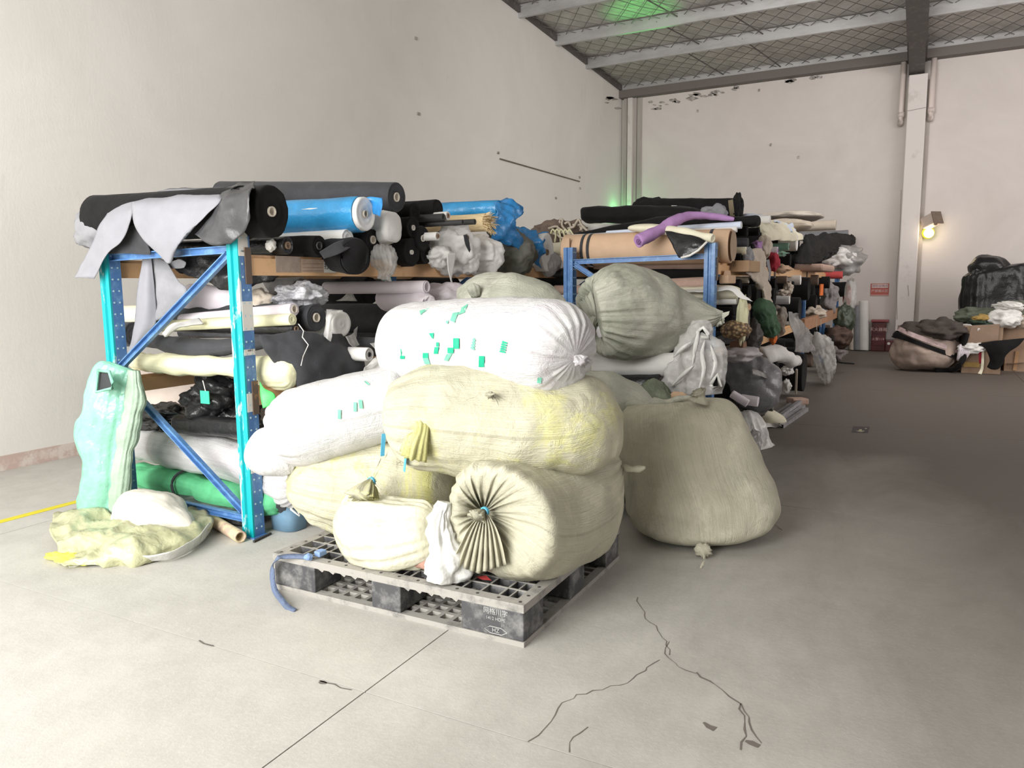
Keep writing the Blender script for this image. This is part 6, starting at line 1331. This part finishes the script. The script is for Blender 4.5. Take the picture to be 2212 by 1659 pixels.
# pile right of the tall standing sack
wf_ = rl('white folded sheet edge right of the tall standing sack top', (1615, 872), (1580, 850), 9, K_PINKW, 6.9)
wp = rl('white pillow like roll above the dark grey cloth by the aisle', (1638, 868), (1600, 862), 11, K_PINKW, 7.2, lump_=.1)
dg = heap('dark grey cloth flopping toward the aisle beside the tall sack', 'fabric_bundle', 'fabric', 1630, 890, (30, 17), cloth_mat('cloth_slate', (.085, .08, .078), .85, .4, 8, .6), -1.36, 116, .4, .3)
crm = thing('fabric_roll', 'cream cloth roll pointing down at the grey tubes', 'fabric roll', C(1665, 915, z=.02))
s = [(C(1628, 885, x=-1.44), .02, .02), (C(1632, 887, x=-1.43), .06, .06), (C(1655, 897, x=-1.34), .085, .075), (C(1680, 910, x=-1.24), .075, .07), (C(1690, 915, x=-1.20), .05, .05), (C(1693, 916, x=-1.19), .01, .01)]
loft('cloth', s, K_CREAM, crm, 40, 30, amp=.012, seed=117, zmin=.01, rid=.01)
pw = thing('plastic_bag', 'white and clear plastic bag tumbling down to the floor right of the tall sack', 'bag', C(1625, 985, z=0))
s = [(C(1612, 895, x=-1.38), .05, .05, .1), (C(1615, 910, x=-1.35), .14, .11, .1), (C(1622, 935, x=-1.30), .18, .14, .12), (C(1636, 952, x=-1.25), .16, .12, .15), (C(1640, 970, x=-1.22), .13, .10, .2), (C(1632, 984, x=-1.21), .03, .03, .2)]
loft('film', s, M_FILMW, pw, 50, 40, pk=9, amp=.03, seed=118, side=(0, 1, 0), rid=.05, zmin=.005)
heap('grey film pocket hanging below the white plastic bag', 'plastic_bag', 'film', 1632, 958, (14, 28), F_GREYP, -1.12, 119, .5, .3, part='film')
sheet_ = sheet('fabric_bundle', [[zf(1640, 915, .05), zf(1660, 912, .05), zf(1685, 920, .03)], [zf(1648, 925, .015), zf(1668, 922, .015), zf(1690, 922, .012)]], K_WHITE, None, amp=.015, seed=120); tag(sheet_, 'white cloth corner on the floor under the cream roll', 'cloth')
# bundle of square tubes
M_ALU = paint_mat('alloy_tube', (.42, .42, .44), (.30, .30, .31), .55, 8, .4, .4)
for i, (a, b, h) in enumerate([((1688, 921), (1742, 884), .02), ((1680, 918), (1736, 878), .02), ((1671, 912), (1729, 872), .02), ((1664, 905), (1720, 866), .02), ((1676, 906), (1728, 868), .06)]):
    A, B = zf(*a, h), zf(*b, h)
    o = thing('square_tube', ['grey square tube nearest the aisle in the floor bundle', 'second grey square tube in the floor bundle', 'third grey square tube in the middle of the floor bundle', 'grey square tube nearest the rack in the floor bundle', 'grey square tube lying on top of the floor bundle'][i], 'tube', (A+B)/2-Vector((0, 0, .02)), 'square tubes on the aisle floor')
    t = (B-A).normalized(); sd = t.cross(Vector((0, 0, 1))).normalized(); b_ = MB(); w2 = .022; w3 = .016
    for (s1, s2, ww, hh) in ((0, .019, .044, .006), (0, -.019, .044, .006)): b_.bar(A+Vector((0, 0, s2)), B+Vector((0, 0, s2)), ww, hh)
    for s1 in (-.019, .019): b_.bar(A+sd*s1, B+sd*s1, .006, .034)
    b_.build('tube_wall', M_ALU, o)
tt = MB().bar(zf(1705, 866, .06), zf(1740, 866, .05), .16, .08).build('paper_tube', K_TAN2, bevel=.02); tag(tt, 'flattened tan cardboard piece beyond the grey square tubes', 'cardboard')
# tall rolls leaning at the back wall
for lbl, px, r, p0, p1, mat in [('tall white roll standing against the back wall by the red box', 1866, .10, 752, 650, K_WHITE), ('tall grey roll standing left of the white one at the back wall', 1852, .075, 752, 660, K_GREY), ('slim pale roll standing leftmost at the back wall', 1840, .05, 755, 675, K_BEIGE)]:
    a = C(px, p0, y=18.15); b = C(px, p1, y=18.25); a.z = 0.005
    roll(lbl, b, a, r, mat, r*.3, CORE_B, group='rolls standing at the back wall', lump_=.03)
heap('dark green film scraps leaning at the far end of the rack', 'plastic_sheet', 'film', 1832, 690, (16, 30), cloth_mat('film_forest', (.06, .08, .055), .4, .5, 10, .9, 90, 0, .5), -1.125, 121, .6, .3, part='film')
heap('brown paper and film heap at the foot of the far rack end', 'paper_heap', 'paper', 1822, 728, (22, 22), cloth_mat('paper_umber', (.13, .085, .07), .7, .5, 10, .8), -1.175, 122, .6, .3, part='paper')

# ------------------------------------------------------------------ rolls packed deep in the second rack, only their shadowed ends between the others
r3 = random.Random(21); PACK = [0]; KEEP = set([1, 2, 6, 10, 18, 26, 44, 48, 52, 53, 67, 68, 92, 94, 105, 112, 116, 122, 130, 135, 146, 147, 149, 168])
DK = [K_BLK, K_BLK2, K_BLK, K_CHAR, K_BLK2, K_BROWN, K_BLK]
for lbl, grp, z0, z1, rm, xx in (('dark roll end packed deep in the middle tier of the second rack', 'dark rolls deep in the middle tier', .925, 1.545, .145, -1.60), ('dark roll end packed deep in the bottom tier of the second rack', 'dark rolls deep in the bottom tier', .005, .80, .17, -1.62), ('dark roll end packed deep on the top tier of the second rack', 'dark rolls deep on the top tier', 1.675, 2.05, .13, -1.60)):
    y = 7.75
    while y < 17.4:
        hgt = z1 if z1 < 1.6 else z1 + .035*(y-7)
        z = z0
        while True:
            r_ = rm*r3.uniform(.82, 1.0)
            if z+2*r_ > hgt: break
            A = Vector((xx+r3.uniform(-.05, .05), y+r3.uniform(-.01, .01), z+r_))
            mt3, c3 = r3.choice(DK), (r_*.2 if r3.random() < .25 else 0); PACK[0] += 1
            if KEEP is None or PACK[0] in KEEP: roll(lbl, A, A+Vector((-1.05, 0, 0)), r_, mt3, c3, CORE_B, group=grp, lump_=.05, nu=20)
            z += 2*r_
        y += rm*2.04
# ------------------------------------------------------------------ back wall fittings and the pile at the right
sg = thing('wall_sign', 'red and white notice on the back wall above the red box', 'sign', C(1900, 625, y=BY-.01))
a, b = C(1880, 639, y=BY-.012), C(1921, 612, y=BY-.012)
M_SRED = plain('sign_red', (.45, .10, .08), .5); M_SWH = plain('sign_white', (.68, .58, .54), .5); M_SINK = plain('sign_ink', (.30, .06, .12), .6)
MB().box(a.x, b.x, BY-.012, BY-.001, a.z, b.z).build('sign_plate', M_SRED, sg)
h = b.z-a.z; wd = b.x-a.x
MB().box(a.x+.02, b.x-.02, BY-.0145, BY-.0125, b.z-h*.36, b.z-h*.05).build('white_field', M_SWH, sg)
MB().box(a.x+.0, b.x, BY-.0145, BY-.0125, a.z+.0, a.z+h*.10).build('lower_strip', plain('sign_rose', (.52, .30, .27), .5), sg)
text_mesh('sign_text', '消防设施点', wd/5.6, ((a.x+b.x)/2, BY-.016, b.z-h*.21), (PI/2, 0, 0), M_SINK, sg, .0008)
text_mesh('sign_text', '严禁烟火区', wd/5.4, ((a.x+b.x)/2, BY-.016, a.z+h*.38), (PI/2, 0, 0), M_SWH, sg, .0008)
rb = thing('extinguisher_box', 'dark red fire extinguisher box on the floor at the back wall', 'box', C(1902, 752, y=18.2))
a = C(1879, 750, y=18.15); b = C(1918, 692, y=18.15)
M_RB = paint_mat('box_red', (.10, .012, .015), (.06, .008, .01), .5, 6, .35)
MB().box(a.x+.02, b.x-.03, 18.12, 18.42, 0, b.z-.03).build('box_body', M_RB, rb, bevel=.015)
MB().box(a.x, b.x+.02, 18.08, 18.43, b.z-.035, b.z+.01).build('box_lid', plain('lid_red', (.26, .05, .05), .35), rb, bevel=.008)
MB().box(a.x+.05, b.x-.06, 18.112, 18.12, .12, b.z*.48).build('door_panel', M_RB, rb, bevel=.006)
MB().box(a.x+.05, b.x-.06, 18.112, 18.12, b.z*.56, b.z-.12).build('door_panel', M_RB, rb, bevel=.006)
M_PINK = plain('box_print', (.62, .42, .40), .5); xm = (a.x+b.x)/2-.01
text_mesh('box_text', '灭火器箱', .085, (xm, 18.110, b.z-.20), (PI/2, 0, 0), M_PINK, rb, .0006)
text_mesh('box_text', '火警119', .07, (xm, 18.110, .26), (PI/2, 0, 0), M_PINK, rb, .0006)
lb_ = MB().box(b.x-.03, b.x+.22, 18.15, 18.42, 0, .24).build('low_box', M_RB, bevel=.01); tag(lb_, 'low dark red box with two white spots beside the extinguisher box', 'box')
for dx, r in ((.04, .03), (.17, .022)):
    MB().tube([(b.x+dx, 18.149, .17), (b.x+dx, 18.146, .17)], r, 14).build('white_spot', M_STICK, lb_)
# lamps on the wall right of the column
cmb = thing('wall_lamp', 'pale box shaped floodlight tilted on the back wall beside the column', 'lamp', C(2010, 490, y=BY))
p, q = C(1999, 484, y=18.30), C(2024, 470, y=18.10)
MB().bar(p, q, .22, .24).build('housing', plain('housing_cream', (.60, .50, .45), .5), cmb, bevel=.025)
MB().bar(q, q+(q-p).normalized()*.02, .24, .26).build('visor', K_BROWN, cmb)
MB().tube([p, C(2002, 492, y=BY-.01)], .03, 10).build('bracket', plain('housing_cream', (.60, .50, .45)), cmb)
MB().tube([C(2021, 482, y=18.05), C(2021, 484, y=18.03)], .035, 10).build('knob', K_BROWN, cmb)
ylm = thing('wall_lamp', 'round lit yellow lamp on the back wall under the floodlight', 'lamp', C(2005, 512, y=BY))
c = C(2005, 503, y=18.36); V, Fc = ICO[4]
mesh('glowing_lens', V*np.array([.095, .05, .095])+np.array(c)+np.array([.012, -.03, -.01]), Fc, plain('lens_white', (1.0, 1.0, .85), .3, 0, 2.2), ylm)
MB().ring(c+Vector((0, .08, 0)), c+Vector((0, -.03, 0)), .115, .085, 28).build('yellow_rim', plain('rim_yellow', (.85, .85, .0), .4, 0, .55), ylm, True)
l = bpy.data.lights.new('lamp_glow', 'POINT'); l.energy = 5; l.color = (1, .8, .55); l.shadow_soft_size = .08
o = link(bpy.data.objects.new('lamp_glow', l)); o.location = c+Vector((.0, -.22, 0))
# green emergency light standing on the racks behind the rolls near the corner
gl = thing('exit_light', 'small green exit light on the left wall behind the roll stack', 'lamp', C(1338, 470, x=WX+.02))
gc = C(1332, 480, x=WX+.03); MB().box(WX+.0, WX+.05, gc.y-.18, gc.y+.18, gc.z-.08, gc.z+.08).build('lit_panel', plain('exit_green', (.10, .9, .25), .4, 0, 1.2), gl, bevel=.008)
l = bpy.data.lights.new('exit_glow', 'POINT'); l.energy = 7; l.color = (.16, 1.0, .30); l.shadow_soft_size = .1
o = link(bpy.data.objects.new('exit_glow', l)); o.location = gc+Vector((.16, -.15, .20))
l = bpy.data.lights.new('added_green_spot', 'SPOT'); l.energy = 520; l.color = (.10, 1.0, .16); l.spot_size = math.radians(24); l.spot_blend = .9; l.shadow_soft_size = .05  # added mid-air spot, makes the green patch on the roof foil
o = link(bpy.data.objects.new('added_green_spot', l)); o.location = (-5.2, 15.0, 2.6)
o.rotation_euler = (C(1385, 22, z=6.5)-o.location).to_track_quat('-Z', 'Y').to_euler()

# pile at the right: sack, cartons, rags
bs_ = thing('sack', 'round stuffed sack, dark top and pinkish belly, beside the right hand cartons', 'sack', C(1998, 803, z=0))
s = [(C(1996, 800, y=14.4), .12, .10), (C(1996, 797, y=14.4), .34, .30), (C(1996, 780, y=14.45), .47, .42), (C(2000, 755, y=14.5), .50, .44), (C(2006, 730, y=14.5), .48, .40), (C(2010, 712, y=14.5), .42, .34), (C(2012, 700, y=14.5), .30, .22), (C(2012, 697, y=14.5), .02, .02)]
M_BELLY = cloth_mat('sack_rosy', (.42, .33, .28), .8, .25, 6, .5)
B11 = loft('sack_body', s, M_BELLY, bs_, 80, 60, amp=.05, ns=3, seed=130, e=2.4, side=tuple(CR), rid=.04, zmin=.004)
def wrapband(par, name, v0, v1, mat, off=.014, sag=0.0, frac=(0, 1)):
    G = GRIDS[B11.name]; nv, nu, _ = G.shape; i0, i1 = int(v0*nv), int(v1*nv); V = []
    for i in range(i0, i1+1):
        c_ = G[i].mean(0)
        for j in range(nu):
            p = G[i, j]; d = p-c_; d /= np.linalg.norm(d)+1e-9; px_, _y = project(p); V.append(p+d*off-np.array([0, 0, sag*(px_-1996)/60]))
    n = i1-i0+1; return mesh(name, V, [(a*nu+b, a*nu+(b+1) % nu, (a+1)*nu+(b+1) % nu, (a+1)*nu+b) for a in range(n-1) for b in range(nu)], mat, par)
wrapband(bs_, 'black_strap', .44, .53, K_BLK, .02, .10); wrapband(bs_, 'patterned_strap', .54, .60, cloth_mat('strap_pink', (.60, .46, .46), .8, .35, 30), .02, .10)
wrapband(bs_, 'dark_cover', .62, .93, cloth_mat('cover_umber', (.075, .062, .055), .85, .35, 9, .7), .022, .04)
lump('cover_folds', C(2030, 712, y=14.3), (.34, .3, .16), cloth_mat('cover_umber', (.075, .062, .055)), bs_, .4, 4, 131, rid=.6)
M_CB = cloth_mat('carton_kraft', (.36, .25, .175), .85, .15, 5, .25); M_CB2 = cloth_mat('carton_dark_kraft', (.26, .18, .13), .85, .15, 5, .25)
def carton(label, p0, p1, y0, y1, mat, flaps=(), nm='carton'):
    a, b = C(*p0, y=y0), C(*p1, y=y0); o = thing(nm, label, 'carton', ((a.x+b.x)/2, (y0+y1)/2, 0))
    t = .02; z1 = b.z
    for nm_, bb in (('front_panel', (a.x, b.x, y0, y0+t, 0, z1)), ('back_panel', (a.x, b.x, y1-t, y1, 0, z1)), ('side_panel', (a.x, a.x+t, y0+t, y1-t, 0, z1)), ('side_panel', (b.x-t, b.x, y0+t, y1-t, 0, z1)), ('bottom_panel', (a.x+t, b.x-t, y0+t, y1-t, 0, t))):
        MB().box(*bb).build(nm_, mat, o)
    for i, (q, m_) in enumerate(flaps):
        V = [C(*p[:2], y=p[2]) for p in q]; V2 = [v+Vector((0, .015, 0)) for v in V]; n = len(V)
        mesh('flap', V+V2, [tuple(range(n)), tuple(range(2*n-1, n-1, -1))]+[(i_, i_+n, (i_+1) % n+n, (i_+1) % n) for i_ in range(n)], m_, o, False)
    return o
c1 = carton('tall kraft carton behind the round stuffed sack', (2043, 802), (2083, 704), 14.75, 15.7, M_CB)
MB().box(C(2044, 770, y=14.74).x, C(2052, 770, y=14.74).x, 14.735, 14.75, .18, .42).build('dark_patch', M_CB2, c1)
c2 = carton('wide kraft carton heaped with rags at the right edge', (2076, 806), (2168, 705), 14.35, 15.6, M_CB, [([(2100, 703, 14.30), (2160, 700, 14.30), (2156, 734, 14.22), (2085, 745, 14.22)], M_CB2)])
MB().box(C(2080, 800, y=14.34).x, C(2115, 800, y=14.34).x, 14.33, 14.349, .10, .18).build('yellow_smear', cloth_mat('smear_ochre', (.50, .33, .12)), c2)
c3 = carton('half hidden kraft carton with brown tape at the far right edge', (2168, 808), (2250, 708), 14.9, 16.0, M_CB, [([(2160, 708, 14.86), (2215, 706, 14.86), (2215, 732, 14.80), (2168, 738, 14.80)], M_CB)])
MB().bar(C(2176, 785, y=14.88), C(2215, 783, y=14.88), .12, .004, (0, 0, 1)).build('brown_band', M_CB2, c3)
MB().bar(C(2192, 800, y=14.88), C(2198, 758, y=14.88), .05, .006, (0, 1, 0)).build('tape', cloth_mat('tape_tan', (.46, .28, .15)), c3)
# garments in the cartons
def garment(label, px, py, ra, rb, y, mat, seed, cat='clothes', rid=.5, nm='garment'):
    p = C(px, py, y=y); k = dep(p)/F_PX; o = thing(nm, label, cat, p-Vector((0, 0, rb*k)))
    lump('cloth', p, (ra*k, .28, rb*k), mat, o, .35, 3.0, seed, sub=5, rid=rid, rot=YAW); return o
garment('dark olive jacket heaped along the carton rim', 2120, 685, 52, 20, 15.0, cloth_mat('jacket_olive', (.10, .115, .085), .85, .35, 7, .7), 140)
garment('grey green coat on top of the rag heap', 2190, 672, 34, 22, 15.2, cloth_mat('coat_sage', (.17, .18, .15), .85, .35, 7, .7), 141)
garment('mustard cloth tucked in the olive jacket', 2112, 688, 16, 9, 14.75, cloth_mat('cloth_mustard', (.45, .30, .10), .85, .3, 9, .6), 142)
garment('dark green scarf below the mustard cloth', 2122, 696, 24, 8, 14.7, cloth_mat('scarf_green', (.06, .09, .065), .85, .3, 9, .6), 143)
garment('white crumpled shirt crowning the rag heap', 2178, 662, 20, 10, 14.9, K_WHITE, 144)
garment('large white pillow case in front of the grey green coat', 2168, 690, 30, 19, 14.6, K_WHITE, 145, rid=.35)
garment('pale beige cushion at the right end of the rag heap', 2208, 695, 14, 14, 14.7, K_BEIGE, 146, rid=.2)
garment('white rag stuffed between the two kraft cartons', 2088, 712, 7, 10, 14.55, K_WHITE, 147)
bkc = thing('hanging_cloth', 'black garment draped down the front of the wide carton', 'clothes', C(2150, 800, y=14.25))
sheet('cloth', px_net([[(2110, 744, 14.16), (2140, 738, 14.14), (2165, 735, 14.14), (2215, 730, 14.3)], [(2128, 752, 14.15), (2145, 750, 14.12), (2168, 750, 14.12), (2200, 745, 14.25)], [(2138, 775, 14.15), (2150, 775, 14.12), (2165, 772, 14.12), (2172, 765, 14.15)], [(2132, 793, 14.16), (2142, 798, 14.13), (2155, 797, 14.13), (2166, 785, 14.15)]]), K_BLK, bkc, amp=.04, ns=3, seed=148, thick=.02)
stc = thing('rag', 'string of striped white and lilac rags between the cartons', 'rags', C(2085, 775, y=14.25))
tb = MB()
for k in range(6): tb.tube([tuple(p) for p in cr([C(2076+k*5, 745+2*(k % 3), y=14.2), C(2073+k*4, 760, y=14.15), C(2070+k*2+4*(k % 2), 778-4*(k % 2), y=14.2)], 8)], .03, 6)
tb.build('strips', K_PINKW, stc, True)['kind'] = 'stuff'
lump('knot', C(2098, 752, y=14.2), (.16, .08, .08), K_WHITE, stc, .5, 4, 149, rid=.7)
MB().tube([tuple(p) for p in cr([C(2088, 720, y=14.22), C(2082, 745, y=14.2), C(2084, 765, y=14.18), C(2070, 792, y=14.15), C(2050, 800, z=.03), C(2020, 800, z=.03)], 20)], .045, 8).build('dark_strap', K_BLK, stc, True)
rs = thing('rag', 'crimson and cream ribbons hanging on the wide carton front', 'rags', C(2122, 806, y=14.25))
sheet('crimson_ribbon', px_net([[(2115, 752, 14.22), (2122, 752, 14.22)], [(2114, 770, 14.2), (2121, 770, 14.2)], [(2115, 785, 14.22), (2119, 785, 14.22)]]), K_RED, rs, amp=.01)
sheet('cream_ribbon', px_net([[(2121, 752, 14.2), (2126, 752, 14.2)], [(2120, 775, 14.18), (2126, 775, 14.18)], [(2118, 795, 14.2), (2124, 797, 14.2)], [(2112, 807, 14.15), (2120, 808, 14.12)]]), K_CREAM, rs, amp=.02)
rp = thing('covered_heap', 'tall heap under a pleated black plastic cover at the back wall', 'cover', C(2170, 670, y=17.2))
s = [(C(2170, 780, y=17.2), .75, .45, .03), (C(2168, 740, y=17.2), .74, .45, .03), (C(2165, 680, y=17.2), .72, .44, .04), (C(2163, 620, y=17.2), .66, .42, .04), (C(2160, 588, y=17.2), .60, .40, .04), (C(2158, 578, y=17.2), .50, .30, .05), (C(2158, 574, y=17.2), .05, .03, 0)]
R_ = loft('plastic_cover', s, F_BLKP, rp, 100, 50, pk=23, amp=.03, seed=150, e=3.2, side=(1, 0, 0), zmin=.003)
lump('top_fold', C(2134, 580, y=17.1), (.33, .25, .25), F_BLKP, rp, .2, 2, 151, rid=.2)
lump('side_fold', C(2116, 602, y=17.05), (.14, .2, .26), F_BLKP, rp, .25, 2, 152, rid=.25)
MB().add([C(2100, 590, y=16.9), C(2118, 572, y=16.9), C(2122, 592, y=16.88)], [(0, 1, 2)]).build('cover_corner', F_BLKP, rp)
# flat exit mark stuck on the aisle floor
fm_ = thing('floor_sign', 'dark rectangular sticker with pale arrow on the aisle floor', 'sign', C(1860, 928, z=.001))
q = [zf(1839, 934, .0015), zf(1875, 935, .0015), zf(1879, 922, .0015), zf(1843, 921, .0015)]
mesh('sticker', q, [(0, 1, 2, 3)], plain('sticker_dark', (.055, .045, .05), .7), fm_, False)
M_SPALE = plain('sticker_pale', (.36, .35, .24), .7)
mesh('arrow', [zf(1848, 929.5, .0025), zf(1853, 932, .0025), zf(1860, 933, .0025), zf(1866, 932, .0025), zf(1867.5, 930, .0025), zf(1862, 930.5, .0025), zf(1861.5, 927, .0025), zf(1856.5, 927, .0025), zf(1854, 930.6, .0025)], [(0, 1, 8), (1, 2, 8), (2, 5, 6, 7, 8), (2, 3, 5), (3, 4, 5)], M_SPALE, fm_, False)
mesh('pale_dot', [zf(1870.5+2.6*math.cos(t), 925.6+1.0*math.sin(t), .0025) for t in [2*PI*k/12 for k in range(12)]], [tuple(range(12))], M_SPALE, fm_, False)
# blue webbing strap with buckle on the pallet corner
sp_ = thing('strap', 'dark blue webbing strap with a knotted end hanging over the pallet corner', 'strap', C(640, 1210, z=.19))
q = lambda px, py, z, up=.004: C(px, py, z=z+up)
path = [C(668, 1203, z=.198), C(640, 1201, z=.196), C(612, 1202, z=.195), C(597, 1206, z=.192), C(589, 1222, y=2.62), C(588, 1250, y=2.61), C(594, 1276, y=2.60), C(608, 1296, z=.03), C(622, 1312, z=.008), C(636, 1320, z=.004)]
P = cr([tuple(p) for p in path], 44); V = []
for i, p in enumerate(P):
    t = Vector(P[min(i+1, 43)]-P[max(i-1, 0)]).normalized(); s_ = t.cross(Vector((0, -.6, .8))).normalized()
    V += [Vector(p)-s_*.014, Vector(p)+s_*.014]
o = mesh('webbing', V, [(2*i, 2*i+1, 2*i+3, 2*i+2) for i in range(43)], cloth_mat('webbing_blue', (.13, .17, .27), .6, .2, 60, .4), sp_)
md = o.modifiers.new('thickness', 'SOLIDIFY'); md.thickness = .004
lump('knot', C(666, 1203, z=.205), (.022, .018, .016), cloth_mat('webbing_light', (.24, .36, .62), .6, .2, 60, .4), sp_, .3, 3, 4, sub=3)
MB().box(*[C(672, 1203, z=.2).x, C(697, 1200, z=.2).x], C(697, 1200, z=.2).y-.02, C(697, 1200, z=.2).y+.03, .196, .222).build('buckle', cloth_mat('webbing_light', (.24, .36, .62)), sp_, bevel=.004)
